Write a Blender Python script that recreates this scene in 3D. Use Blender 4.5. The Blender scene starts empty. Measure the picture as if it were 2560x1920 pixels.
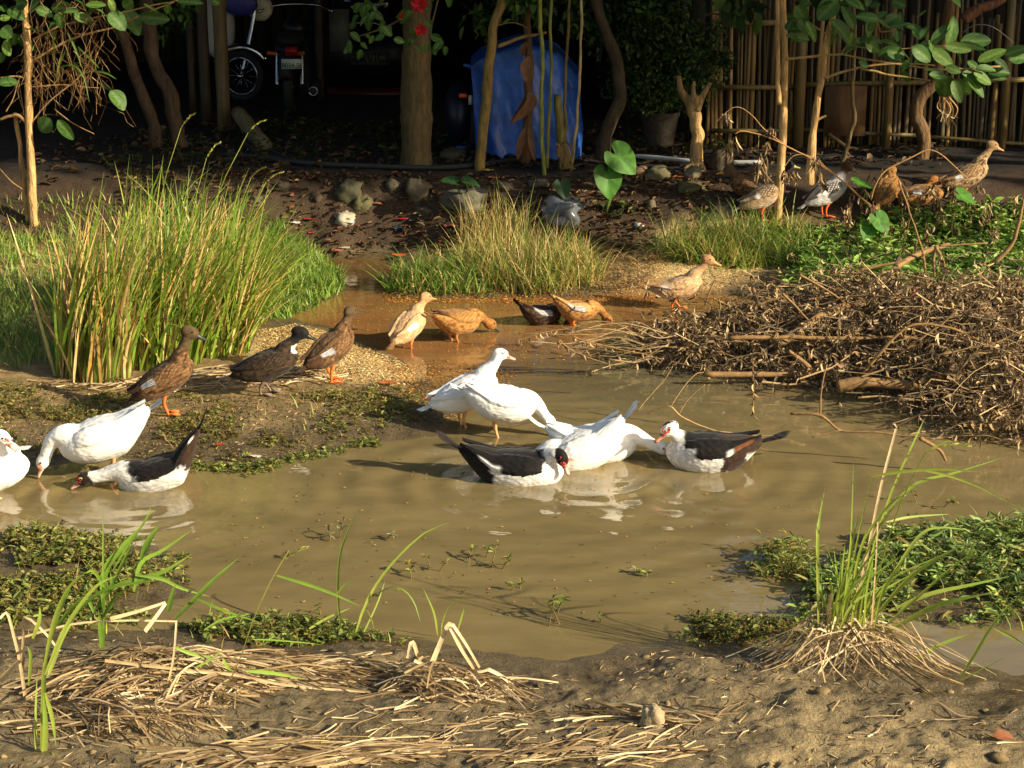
import bpy, math, random
import numpy as np
from mathutils import Vector, Matrix
R = math.radians
rng = np.random.RandomState(7)
random.seed(7)
SC = bpy.context.scene
COL = SC.collection
# ---------------------------------------------------------------- camera
CAMH, PITCH, FPX = 3.3, R(16.2), 4630.0        # focal length in pixels of the 2560 px wide photograph
cd = bpy.data.cameras.new('camera'); cam = bpy.data.objects.new('camera', cd); COL.objects.link(cam)
cam.location = (0, 0, CAMH); cam.rotation_euler = (R(90) - PITCH, 0, 0)
cd.sensor_width = 36.0; cd.lens = 36.0 * FPX / 2560.0; cd.clip_start = 0.1; cd.clip_end = 1500
SC.camera = cam
# ---------------------------------------------------------------- sky and sun
SUN_EL, SUN_AZ = R(24), R(25)                  # azimuth: behind the camera plane, from the right
wd = bpy.data.worlds.new('World'); SC.world = wd; wd.use_nodes = True
nt = wd.node_tree; nt.nodes.clear()
sky = nt.nodes.new('ShaderNodeTexSky'); sky.sky_type = 'NISHITA'; sky.sun_disc = False
sky.sun_elevation = SUN_EL; sky.sun_rotation = R(90) + SUN_AZ
sky.air_density = 1.2; sky.dust_density = 2.5
bg = nt.nodes.new('ShaderNodeBackground'); bg.inputs[1].default_value = 0.075
ow = nt.nodes.new('ShaderNodeOutputWorld')
nt.links.new(sky.outputs[0], bg.inputs[0]); nt.links.new(bg.outputs[0], ow.inputs[0])
sl = bpy.data.lights.new('sun', 'SUN'); sl.energy = 5.0; sl.angle = R(0.5); sl.color = (1.0, 0.87, 0.64)
so = bpy.data.objects.new('sun', sl); COL.objects.link(so)
SUND = Vector((math.cos(SUN_EL) * math.cos(SUN_AZ), -math.cos(SUN_EL) * math.sin(SUN_AZ), math.sin(SUN_EL)))
so.rotation_euler = (-SUND).to_track_quat('-Z', 'Y').to_euler(); so.location = SUND * 40
vs = SC.view_settings; vs.view_transform = 'Standard'; vs.look = 'None'; vs.gamma = 1.0; vs.exposure = 0.85
vs.use_curve_mapping = False

# ---------------------------------------------------------------- geometry of the view
cP, sP = math.cos(PITCH), math.sin(PITCH)
def ray(px, py):
    x = (px - 1280) / FPX; v = -(py - 960) / FPX
    return np.array([x, cP + v * sP, -sP + v * cP])
def P(px, py, z=0.0):
    d = ray(px, py); t = (z - CAMH) / d[2]; return np.array([d[0] * t, d[1] * t, z])
def PD(px, py, Y):
    d = ray(px, py); t = Y / d[1]; return np.array([d[0] * t, Y, CAMH + d[2] * t])
# ---------------------------------------------------------------- noise
def _hash(ix, iy, iz):
    h = (ix * 374761393 + iy * 668265263 + iz * 2147483647 + 1013904223) & 0xffffffff
    h = ((h ^ (h >> 13)) * 1274126177) & 0xffffffff
    return ((h ^ (h >> 16)) & 0xffff) / 65535.0
def vnoise(p):
    p = np.asarray(p, float)
    i = np.floor(p).astype(np.int64); f = p - i; f = f * f * (3 - 2 * f)
    x, y, z = i[:, 0], i[:, 1], i[:, 2]; r = 0
    for dx in (0, 1):
        for dy in (0, 1):
            for dz in (0, 1):
                w = (f[:, 0] if dx else 1 - f[:, 0]) * (f[:, 1] if dy else 1 - f[:, 1]) * (f[:, 2] if dz else 1 - f[:, 2])
                r = r + w * _hash(x + dx, y + dy, z + dz)
    return r * 2 - 1
def fbm(p, o=4):
    p = np.asarray(p, float); s = 0; a = 1.0; t = 0
    for k in range(o):
        s = s + a * vnoise(p * (2 ** k) + 17.3 * k); t += a; a *= 0.5
    return s / t
def n2(x, y, s, o=4, seed=0.0):
    x = np.asarray(x, float)
    return fbm(np.stack([x.ravel() / s + seed, np.asarray(y, float).ravel() / s - seed, np.full(x.size, seed)], 1), o).reshape(x.shape)
def sstep(a, b, x):
    t = np.clip((x - a) / (b - a), 0, 1); return t * t * (3 - 2 * t)
def lin(r, g=None, b=None):
    c = np.array([r, g, b] if g is not None else r, float) / 255.0
    return np.where(c <= 0.04045, c / 12.92, ((c + 0.055) / 1.055) ** 2.4)
# ---------------------------------------------------------------- mesh helpers
def rawmesh(name, V, F, C=None, smooth=False, A=None):
    V = np.asarray(V, np.float32).reshape(-1, 3)
    Fs = F if isinstance(F, (list, tuple)) else [F]
    Fs = [np.asarray(f, np.int32) for f in Fs if len(f)]
    me = bpy.data.meshes.new(name)
    me.vertices.add(len(V)); me.vertices.foreach_set('co', V.ravel())
    nl = sum(f.size for f in Fs); nf = sum(len(f) for f in Fs)
    me.loops.add(nl); me.loops.foreach_set('vertex_index', np.concatenate([f.ravel() for f in Fs]))
    tot = np.concatenate([np.full(len(f), f.shape[1], np.int32) for f in Fs])
    st = np.concatenate([[0], np.cumsum(tot)[:-1]]).astype(np.int32)
    me.polygons.add(nf); me.polygons.foreach_set('loop_start', st)
    try: me.polygons.foreach_set('loop_total', tot)
    except Exception: pass
    if smooth: me.polygons.foreach_set('use_smooth', np.ones(nf, bool))
    if C is not None:
        C = np.asarray(C, np.float32)
        if C.ndim == 1: C = np.tile(C, (len(V), 1))
        if C.shape[1] == 3: C = np.concatenate([C, np.ones((len(V), 1), np.float32) if A is None else np.asarray(A, np.float32).reshape(-1, 1)], 1)
        at = me.color_attributes.new('Col', 'FLOAT_COLOR', 'POINT'); at.data.foreach_set('color', C.ravel())
    me.update(calc_edges=True); me.validate()
    return me
def props(o, label=None, cat=None, group=None, kind=None):
    if label: o['label'] = label
    if cat: o['category'] = cat
    if group: o['group'] = group
    if kind: o['kind'] = kind
    return o
def link(name, me, mat, parent=None):
    o = bpy.data.objects.new(name, me); COL.objects.link(o)
    if mat is not None and not me.materials: me.materials.append(mat)
    if parent is not None: o.parent = parent
    return o
def mk(name, V, F, mat, parent=None, C=None, smooth=False, local=False, A=None, kind=None):
    V = np.asarray(V, float).reshape(-1, 3)
    if parent is not None and not local: V = V - np.array(WORG[parent.name])
    o = link(name, rawmesh(name, V, F, C, smooth, A), mat, parent)
    if kind: o['kind'] = kind
    return o
WORG = {}
def thing(name, label, cat, loc=(0, 0, 0), group=None, rotz=0):
    o = bpy.data.objects.new(name, None); COL.objects.link(o); o.empty_display_size = 0.1
    o.location = tuple(loc); o.rotation_euler = (0, 0, rotz); WORG[o.name] = tuple(float(v) for v in loc)
    return props(o, label, cat, group)
class MB:
    def __init__(s): s.V = []; s.F = {3: [], 4: []}; s.C = []; s.n = 0
    def add(s, V, F, c=(1, 1, 1)):
        V = np.asarray(V, float).reshape(-1, 3)
        Fs = F if isinstance(F, (list, tuple)) and len(F) and np.asarray(F[0]).ndim == 2 else [np.asarray(F)]
        for f in Fs:
            f = np.asarray(f)
            if len(f): s.F[f.shape[1]].append(f + s.n)
        c = np.asarray(c, float)
        s.C.append(np.tile(c, (len(V), 1)) if c.ndim == 1 else c)
        s.V.append(V); s.n += len(V); return s
    def build(s, name, mat, parent=None, smooth=False, local=False, kind=None):
        F = [np.concatenate(s.F[k]) for k in (3, 4) if s.F[k]]
        return mk(name, np.concatenate(s.V), F, mat, parent, np.concatenate(s.C), smooth, local, kind=kind)
def tube(pts, rad, sides=8, cap=True, flat=1.0):
    pts = np.asarray(pts, float); n = len(pts); rad = np.broadcast_to(np.asarray(rad, float), (n,))
    T = np.gradient(pts, axis=0); T /= np.linalg.norm(T, axis=1)[:, None] + 1e-9
    ref = np.array([0, 0, 1.0]) if abs(T[:, 2]).mean() < 0.8 else np.array([0, 1.0, 0])
    U = np.cross(ref, T); U /= np.linalg.norm(U, axis=1)[:, None] + 1e-9; W = np.cross(T, U)
    a = np.linspace(0, 2 * np.pi, sides, endpoint=False)
    V = pts[:, None, :] + rad[:, None, None] * (np.cos(a)[None, :, None] * U[:, None, :] + flat * np.sin(a)[None, :, None] * W[:, None, :])
    V = V.reshape(-1, 3)
    i = np.arange(n - 1)[:, None] * sides; j = np.arange(sides)[None, :]; k = (j + 1) % sides
    F = np.stack([i + j, i + k, i + sides + k, i + sides + j], -1).reshape(-1, 4)
    if not cap: return V, [F]
    V = np.concatenate([V, pts[:1], pts[-1:]])
    jj = np.arange(sides); kk = (jj + 1) % sides
    c0 = np.stack([np.full(sides, n * sides), kk, jj], 1); c1 = np.stack([np.full(sides, n * sides + 1), (n - 1) * sides + jj, (n - 1) * sides + kk], 1)
    return V, [F, np.concatenate([c0, c1])]
def box(c, s, rz=0.0):
    c = np.array(c, float); s = np.array(s, float) / 2
    v = np.array([[x, y, z] for x in (-1, 1) for y in (-1, 1) for z in (-1, 1)], float) * s
    if rz: v = v @ np.array([[math.cos(rz), math.sin(rz), 0], [-math.sin(rz), math.cos(rz), 0], [0, 0, 1]])
    F = np.array([[0, 1, 3, 2], [4, 6, 7, 5], [0, 4, 5, 1], [2, 3, 7, 6], [0, 2, 6, 4], [1, 5, 7, 3]])
    return v + c, [F]
def ball(c, r, nu=12, nv=8, rot=None):
    r = np.broadcast_to(np.asarray(r, float), (3,))
    V = [[0, 0, 1]]
    for i in range(1, nv):
        t = math.pi * i / nv
        for j in range(nu): p = 2 * math.pi * j / nu; V.append([math.sin(t) * math.cos(p), math.sin(t) * math.sin(p), math.cos(t)])
    V.append([0, 0, -1]); V = np.array(V) * r
    if rot is not None: V = V @ np.asarray(rot).T
    T = []; Q = []
    for j in range(nu):
        k = (j + 1) % nu; T.append([0, 1 + j, 1 + k]); b = 1 + (nv - 2) * nu; T.append([len(V) - 1, b + k, b + j])
        for i in range(nv - 2): a = 1 + i * nu; Q.append([a + j, a + nu + j, a + nu + k, a + k])
    return V + np.array(c, float), [np.array(T), np.array(Q)]
def spline(pts, n=24):
    pts = np.asarray(pts, float); m = len(pts)
    if m < 3: return pts[0] + (pts[-1] - pts[0]) * np.linspace(0, 1, n)[:, None]
    p = np.concatenate([2 * pts[:1] - pts[1:2], pts, 2 * pts[-1:] - pts[-2:-1]])
    t = np.linspace(0, m - 1 - 1e-6, n); i = t.astype(int); f = (t - i)[:, None]
    a, b, c, d = p[i], p[i + 1], p[i + 2], p[i + 3]
    return 0.5 * (2 * b + (c - a) * f + (2 * a - 5 * b + 4 * c - d) * f * f + (3 * b - a - 3 * c + d) * f ** 3)
def unit(v): v = np.asarray(v, float); return v / (np.linalg.norm(v, axis=-1, keepdims=True) + 1e-9)
# blades: N bent ribbons
def ribbons(base, az, length, width, lean, bend, c0, c1, segs=6, twist=None, power=1.4, taper=0.75):
    N = len(base); base = np.asarray(base, float)
    B = lambda a: np.broadcast_to(np.asarray(a, float), (N,))
    az, length, width, lean, bend = map(B, (az, length, width, lean, bend))
    t = np.linspace(0, 1, segs + 1)
    th = lean[:, None] + bend[:, None] * (t[None, :] ** power)
    ds = length[:, None] / segs
    hx = np.concatenate([np.zeros((N, 1)), np.cumsum(np.sin((th[:, 1:] + th[:, :-1]) / 2) * ds, 1)], 1)
    hz = np.concatenate([np.zeros((N, 1)), np.cumsum(np.cos((th[:, 1:] + th[:, :-1]) / 2) * ds, 1)], 1)
    d = np.stack([np.cos(az), np.sin(az)], 1)
    p = np.zeros((N, segs + 1, 3)); p[:, :, 0] = base[:, 0:1] + hx * d[:, 0:1]; p[:, :, 1] = base[:, 1:2] + hx * d[:, 1:2]; p[:, :, 2] = base[:, 2:3] + hz
    tw = az + np.pi / 2 + (rng.uniform(-1.2, 1.2, N) if twist is None else twist)
    s = np.stack([np.cos(tw), np.sin(tw), np.zeros(N)], 1)
    w = width[:, None] * 0.5 * np.minimum(1, 0.55 + t * 3)[None, :] * ((1 - t) ** taper + 0.02)[None, :]
    V = np.stack([p - s[:, None, :] * w[:, :, None], p + s[:, None, :] * w[:, :, None]], 2).reshape(-1, 3)
    n1 = (segs + 1) * 2
    i = np.arange(N)[:, None] * n1; k = np.arange(segs)[None, :] * 2
    F = np.stack([i + k, i + k + 1, i + k + 3, i + k + 2], -1).reshape(-1, 4)
    c0 = np.broadcast_to(np.asarray(c0, float), (N, 3)); c1 = np.broadcast_to(np.asarray(c1, float), (N, 3))
    C = (c0[:, None, :] * (1 - t)[None, :, None] + c1[:, None, :] * t[None, :, None])
    C = np.repeat(C, 2, axis=1).reshape(-1, 3)
    return V, F, C
def leaves(base, d, nrm, length, width, col, fold=0.25, curl=0.2):
    """N small leaves, 7 vertices each"""
    N = len(base); d = unit(d); s = unit(np.cross(d, nrm)); u = np.cross(s, d)
    length = np.broadcast_to(np.asarray(length, float), (N,))[:, None]; width = np.broadcast_to(np.asarray(width, float), (N,))[:, None]
    base = np.asarray(base, float)
    def pt(a, b, c): return base + d * length * a + s * width * b + u * (width * abs(b) * 2 * fold - length * curl * c)
    V = np.stack([pt(0, 0, 0), pt(.35, -.5, .1), pt(.38, 0, .1), pt(.35, .5, .1), pt(.72, -.38, .45), pt(.75, .38, .45), pt(1, 0, 1)], 1).reshape(-1, 3)
    i = np.arange(N)[:, None] * 7
    T = np.concatenate([i + np.array([[0, 2, 1]]), i + np.array([[0, 3, 2]]), i + np.array([[4, 2, 6]]), i + np.array([[2, 5, 6]]), i + np.array([[1, 2, 4]]), i + np.array([[2, 3, 5]])])
    C = np.repeat(np.broadcast_to(np.asarray(col, float), (N, 3)), 7, axis=0)
    return V, T, C
def jitter(c, n, amt=0.25, hue=0.1):
    c = np.asarray(c, float); k = rng.uniform(1 - amt, 1 + amt, (n, 1)); return np.clip(c * k * rng.uniform(1 - hue, 1 + hue, (n, 3)), 0.002, 0.95)
def mixc(cols, n, amt=0.2, p=None):
    cols = np.asarray(cols, float); i = rng.choice(len(cols), n, p=p); return np.clip(cols[i] * rng.uniform(1 - amt, 1 + amt, (n, 1)), 0.002, 0.95)
def twig_batch(p0, p1, sag, r0, r1, cols, segs=4, sides=3, wig=0.05):
    """N thin wavy sticks as one vertex soup"""
    N = len(p0); t = np.linspace(0, 1, segs + 1)
    p = p0[:, None, :] * (1 - t)[None, :, None] + p1[:, None, :] * t[None, :, None]
    L = np.linalg.norm(p1 - p0, axis=1)
    wg = rng.normal(0, 1, (N, segs + 1, 3)) * (L * wig)[:, None, None]; wg[:, 0] *= 0.3
    p = p + wg; p[:, :, 2] += np.asarray(sag).reshape(-1, 1) * (4 * t * (1 - t))[None, :]
    T = np.gradient(p, axis=1); T = unit(T); ref = np.where(np.abs(T[..., 2:3]) < 0.8, np.array([0, 0, 1.0]), np.array([0, 1.0, 0]))
    U = unit(np.cross(ref, T)); W = np.cross(T, U)
    r = np.asarray(r0).reshape(-1, 1) * (1 - t)[None, :] + np.asarray(r1).reshape(-1, 1) * t[None, :]
    a = np.linspace(0, 2 * np.pi, sides, endpoint=False)
    V = p[:, :, None, :] + r[:, :, None, None] * (np.cos(a)[None, None, :, None] * U[:, :, None, :] + np.sin(a)[None, None, :, None] * W[:, :, None, :])
    n1 = (segs + 1) * sides
    i = (np.arange(N) * n1)[:, None, None]; k = (np.arange(segs) * sides)[None, :, None]; j = np.arange(sides)[None, None, :]; jn = (j + 1) % sides
    F = np.stack([i + k + j, i + k + jn, i + k + sides + jn, i + k + sides + j], -1).reshape(-1, 4)
    C = np.repeat(np.broadcast_to(np.asarray(cols, float), (N, 3)), n1, axis=0)
    return V.reshape(-1, 3), F, C, p
# ---------------------------------------------------------------- materials
def nodes(name):
    m = bpy.data.materials.new(name); m.use_nodes = True; t = m.node_tree
    return m, t, t.nodes['Principled BSDF'], t.nodes['Material Output']
def N_(t, typ, **kw):
    n = t.nodes.new(typ)
    for k, v in kw.items():
        if k in n.inputs: n.inputs[k].default_value = v
        else: setattr(n, k, v)
    return n
def vary(t, src, scale=8.0, lo=0.75, hi=1.25, stretch=None, detail=4.0):
    """source colour times a noise in object space"""
    tc = N_(t, 'ShaderNodeTexCoord'); mp = N_(t, 'ShaderNodeMapping'); t.links.new(tc.outputs['Object'], mp.inputs[0])
    if stretch: mp.inputs['Scale'].default_value = stretch
    ns = N_(t, 'ShaderNodeTexNoise', Scale=scale, Detail=detail, Roughness=0.65); t.links.new(mp.outputs[0], ns.inputs['Vector'])
    mr = N_(t, 'ShaderNodeMapRange'); mr.inputs[1].default_value = 0.3; mr.inputs[2].default_value = 0.7
    mr.inputs[3].default_value = lo; mr.inputs[4].default_value = hi; t.links.new(ns.outputs[0], mr.inputs[0])
    mx = N_(t, 'ShaderNodeVectorMath', operation='SCALE'); t.links.new(src, mx.inputs[0]); t.links.new(mr.outputs[0], mx.inputs['Scale'])
    return mx.outputs[0], ns.outputs[0], mp.outputs[0]
def bump(t, b, h, strength=0.3, dist=0.01):
    bp = N_(t, 'ShaderNodeBump', Strength=strength, Distance=dist); t.links.new(h, bp.inputs['Height']); t.links.new(bp.outputs[0], b.inputs['Normal']); return bp
def mat_col(name, rough=0.7, scale=10, lo=0.75, hi=1.25, bs=0.3, bd=0.01, stretch=None, transl=0.0, spec=0.4, bscale=None, sheen=0):
    """colour from the vertex colours, varied by noise"""
    m, t, b, o = nodes(name)
    at = N_(t, 'ShaderNodeVertexColor', layer_name='Col')
    c, h, mp = vary(t, at.outputs[0], scale, lo, hi, stretch)
    t.links.new(c, b.inputs['Base Color']); b.inputs['Roughness'].default_value = rough; b.inputs['Specular IOR Level'].default_value = spec
    if sheen: b.inputs['Sheen Weight'].default_value = sheen
    if bs:
        if bscale:
            n = N_(t, 'ShaderNodeTexNoise', Scale=bscale, Detail=3.0); t.links.new(mp, n.inputs['Vector']); h = n.outputs[0]
        bump(t, b, h, bs, bd)
    if transl:
        tr = N_(t, 'ShaderNodeBsdfTranslucent'); mx = N_(t, 'ShaderNodeMixShader'); mx.inputs[0].default_value = transl
        t.links.new(c, tr.inputs[0]); t.links.new(b.outputs[0], mx.inputs[1]); t.links.new(tr.outputs[0], mx.inputs[2]); t.links.new(mx.outputs[0], o.inputs[0])
    return m
def mat_flat(name, col, rough=0.6, metal=0.0, scale=12, lo=0.8, hi=1.2, bs=0.15, bd=0.005, stretch=None, spec=0.4):
    m, t, b, o = nodes(name)
    rg = N_(t, 'ShaderNodeRGB'); rg.outputs[0].default_value = (*[float(v) for v in col], 1)
    c, h, mp = vary(t, rg.outputs[0], scale, lo, hi, stretch); t.links.new(c, b.inputs['Base Color'])
    b.inputs['Roughness'].default_value = rough; b.inputs['Metallic'].default_value = metal; b.inputs['Specular IOR Level'].default_value = spec
    if bs: bump(t, b, h, bs, bd)
    return m
M = {}
M['blade'] = mat_col('grass_blade', 0.5, 6, 0.75, 1.2, 0, transl=0.38)
M['leaf'] = mat_col('leaf', 0.55, 9, 0.72, 1.25, 0.25, 0.004, transl=0.35, spec=0.3)
M['straw'] = mat_col('straw', 0.55, 14, 0.7, 1.25, 0.3, 0.004, stretch=(1, 1, 1), transl=0.12)
M['dryleaf'] = mat_col('dry_leaf', 0.7, 25, 0.6, 1.3, 0.4, 0.006, transl=0.15)
M['twig'] = mat_col('twig_bark', 0.8, 30, 0.6, 1.3, 0.4, 0.005)
M['bark'] = mat_col('bark', 0.85, 16, 0.45, 1.4, 0.9, 0.03, stretch=(1.6, 1.6, 0.45))
M['bamboo'] = mat_col('bamboo', 0.5, 9, 0.6, 1.3, 0.25, 0.006, stretch=(3, 3, 0.35))
def feather_mat(name, lo, hi, bs):
    m, t, b, o = nodes(name); at = N_(t, 'ShaderNodeVertexColor', layer_name='Col')
    c, h, mp = vary(t, at.outputs[0], 30, lo, hi, (0.35, 1, 1)); b.inputs['Roughness'].default_value = 0.75; b.inputs['Specular IOR Level'].default_value = 0.15; b.inputs['Sheen Weight'].default_value = 0.08
    vo = N_(t, 'ShaderNodeTexVoronoi', Scale=46.0); mp2 = N_(t, 'ShaderNodeMapping'); mp2.inputs['Scale'].default_value = (0.6, 1, 1); t.links.new(N_(t, 'ShaderNodeTexCoord').outputs['Object'], mp2.inputs[0])
    nz = N_(t, 'ShaderNodeTexNoise', Scale=18.0, Detail=3.0); t.links.new(mp2.outputs[0], nz.inputs['Vector']); va = N_(t, 'ShaderNodeVectorMath', operation='MULTIPLY_ADD'); t.links.new(nz.outputs['Color'], va.inputs[0]); va.inputs[1].default_value = (.03, .03, .03); t.links.new(mp2.outputs[0], va.inputs[2]); t.links.new(va.outputs[0], vo.inputs['Vector'])
    fn = N_(t, 'ShaderNodeTexNoise', Scale=90.0, Detail=3.0); t.links.new(mp, fn.inputs['Vector']); ad = N_(t, 'ShaderNodeMath', operation='MULTIPLY_ADD'); t.links.new(fn.outputs[0], ad.inputs[0]); ad.inputs[1].default_value = 0.5; t.links.new(vo.outputs['Distance'], ad.inputs[2])
    bump(t, b, ad.outputs[0], bs, 0.006); mr = N_(t, 'ShaderNodeMapRange'); mr.inputs[2].default_value = 0.6; mr.inputs[3].default_value = 1.06; mr.inputs[4].default_value = 1.06 - (hi - lo) * 1.0; t.links.new(vo.outputs['Distance'], mr.inputs[0])
    sc_ = N_(t, 'ShaderNodeVectorMath', operation='SCALE'); t.links.new(c, sc_.inputs[0]); t.links.new(mr.outputs[0], sc_.inputs['Scale']); t.links.new(sc_.outputs[0], b.inputs['Base Color']); return m
M['feather'] = feather_mat('feather', 0.8, 1.15, 0.55); M['white_feather'] = feather_mat('white_feather', 0.94, 1.02, 0.4)
M['skin'] = mat_col('bill_and_leg_skin', 0.45, 60, 0.75, 1.2, 0.25, 0.002)
M['stone'] = mat_col('stone', 0.85, 9, 0.55, 1.35, 0.8, 0.02)
M['paint'] = mat_col('painted_surface', 0.4, 7, 0.75, 1.15, 0.05, 0.002)
M['wood'] = mat_col('weathered_wood', 0.8, 6, 0.6, 1.3, 0.4, 0.008, stretch=(2, 2, 0.3))
M['litter'] = mat_col('plastic_litter', 0.4, 20, 0.7, 1.2, 0.3, 0.006)
M['chrome'] = mat_flat('chrome', (0.55, 0.55, 0.58), 0.15, 1.0, bs=0)
M['black_rubber'] = mat_flat('black_rubber', (0.02, 0.02, 0.02), 0.75)
M['eye'] = mat_flat('eye', (0.006, 0.005, 0.005), 0.08, bs=0, spec=0.8)
M['thatch'] = mat_flat('nipa_thatch', (0.10, 0.075, 0.045), 0.9, scale=5, lo=0.5, hi=1.3, bs=0.8, bd=0.04, stretch=(6, 1, 1))
M['darkwood'] = mat_flat('dark_board_wall', (0.045, 0.036, 0.026), 0.85, scale=4, lo=0.5, hi=1.4, bs=0.5, stretch=(8, 8, 0.5))
def tarp_mat():
    m, t, b, o = nodes('blue_tarpaulin'); rg = N_(t, 'ShaderNodeRGB'); rg.outputs[0].default_value = (0.026, 0.10, 0.40, 1)
    c, h, mp = vary(t, rg.outputs[0], 5, 0.6, 1.4); t.links.new(c, b.inputs['Base Color']); b.inputs['Roughness'].default_value = 0.36
    bump(t, b, h, 0.6, 0.03); return m
M['tarp'] = tarp_mat()
def ground_mat():
    m, t, b, o = nodes('mud_ground')
    at = N_(t, 'ShaderNodeVertexColor', layer_name='Col')
    c, h, mp = vary(t, at.outputs[0], 9, 0.6, 1.4, detail=8.0)
    n2_ = N_(t, 'ShaderNodeTexNoise', Scale=70.0, Detail=5.0, Roughness=0.7); t.links.new(mp, n2_.inputs['Vector'])
    mr = N_(t, 'ShaderNodeMapRange'); mr.inputs[1].default_value = 0.32; mr.inputs[2].default_value = 0.68; mr.inputs[3].default_value = 0.72; mr.inputs[4].default_value = 1.25
    t.links.new(n2_.outputs[0], mr.inputs[0]); sc = N_(t, 'ShaderNodeVectorMath', operation='SCALE'); t.links.new(c, sc.inputs[0]); t.links.new(mr.outputs[0], sc.inputs['Scale'])
    t.links.new(sc.outputs[0], b.inputs['Base Color'])
    ad = N_(t, 'ShaderNodeMath', operation='MULTIPLY_ADD'); t.links.new(n2_.outputs[0], ad.inputs[0]); ad.inputs[1].default_value = 0.7; t.links.new(h, ad.inputs[2])
    bump(t, b, ad.outputs[0], 0.75, 0.03)
    r = N_(t, 'ShaderNodeMapRange'); r.inputs[3].default_value = 0.85; r.inputs[4].default_value = 0.28; t.links.new(at.outputs['Alpha'], r.inputs[0])
    t.links.new(r.outputs[0], b.inputs['Roughness']); b.inputs['Specular IOR Level'].default_value = 0.4
    return m
M['ground'] = ground_mat()
def water_mat():
    m, t, b, o = nodes('murky_water')
    at = N_(t, 'ShaderNodeVertexColor', layer_name='Col')
    c, h, mp = vary(t, at.outputs[0], 2.2, 0.8, 1.2, stretch=(0.6, 1.6, 1), detail=5.0)
    t.links.new(c, b.inputs['Base Color']); b.inputs['Roughness'].default_value = 0.025; b.inputs['IOR'].default_value = 1.4; b.inputs['Specular IOR Level'].default_value = 0.85
    n = N_(t, 'ShaderNodeTexNoise', Scale=9.0, Detail=3.0, Roughness=0.5); mp2 = N_(t, 'ShaderNodeMapping'); mp2.inputs['Scale'].default_value = (0.5, 1.5, 1)
    tc = N_(t, 'ShaderNodeTexCoord'); t.links.new(tc.outputs['Object'], mp2.inputs[0]); t.links.new(mp2.outputs[0], n.inputs['Vector'])
    bump(t, b, n.outputs[0], 0.08, 0.02)
    return m
M['water'] = water_mat()
# ================================================================ terrain
def poly(pts): return np.array([P(x, y)[:2] if y > 300 else [x, y] for x, y in pts])
FG = poly([(-900, 1640), (60, 1590), (300, 1570), (600, 1560), (760, 1590), (1000, 1600), (1180, 1620), (1300, 1650), (1420, 1660), (1560, 1615), (1700, 1590), (1850, 1600), (2050, 1620), (2250, 1640), (2400, 1660), (2560, 1690), (3300, 1690), (3300, 4200), (-900, 4200)])
WL = poly([(-700, 1330), (100, 1325), (330, 1345), (470, 1400), (460, 1480), (350, 1545), (0, 1560), (-700, 1560)])
WR = poly([(1960, 1500), (2050, 1430), (2200, 1350), (2560, 1310), (3300, 1300), (3300, 1560), (2560, 1560), (2350, 1560), (2150, 1560), (2000, 1545)])
LB = poly([(-1500, 1178), (0, 1178), (220, 1150), (420, 1150), (620, 1175), (760, 1140), (900, 1110), (1090, 1085), (1130, 1030), (1080, 950), (1000, 895), (920, 860), (800, 815), (730, 790), (800, 765), (865, 725), (850, 680), (790, 640), (760, 600), (700, 560), (-1500, 560)])
RB = np.concatenate([poly([(-1800, 690), (600, 690), (760, 655), (800, 645), (960, 645), (990, 690), (960, 738), (1100, 748), (1480, 745), (1530, 730), (1750, 735), (1900, 742), (2000, 780), (2100, 900), (2300, 1030), (2560, 1090), (4200, 1100)]), np.array([[40, 60], [-40, 60]])])
HUSK = poly([(640, 850), (740, 820), (860, 845), (980, 900), (1060, 950), (1000, 985), (860, 975), (760, 985), (650, 930)])
HUSK2 = poly([(1490, 735), (1560, 690), (1640, 650), (1760, 640), (1880, 650), (1900, 700), (1800, 735), (1600, 750)])
def sdist(x, y, pg):
    """signed distance to a polygon, positive inside"""
    d2 = np.full(x.shape, 1e9); ins = np.zeros(x.shape, bool)
    n = len(pg)
    for i in range(n):
        ax, ay = pg[i]; bx, by = pg[(i + 1) % n]; ex, ey = bx - ax, by - ay
        t = np.clip(((x - ax) * ex + (y - ay) * ey) / (ex * ex + ey * ey + 1e-12), 0, 1)
        d2 = np.minimum(d2, (x - ax - t * ex) ** 2 + (y - ay - t * ey) ** 2)
        c = (ay > y) != (by > y)
        ins ^= c & (x < ex * (y - ay) / (ey if abs(ey) > 1e-12 else 1e-12) + ax)
    d = np.sqrt(d2); return np.where(ins, d, -d)
PITS = np.stack([rng.uniform(-2.6, 2.6, 80), rng.uniform(5.6, 8.3, 80), rng.uniform(0.03, 0.10, 80), rng.uniform(0.008, 0.022, 80), rng.uniform(0, 3.14, 80)], 1)
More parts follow.
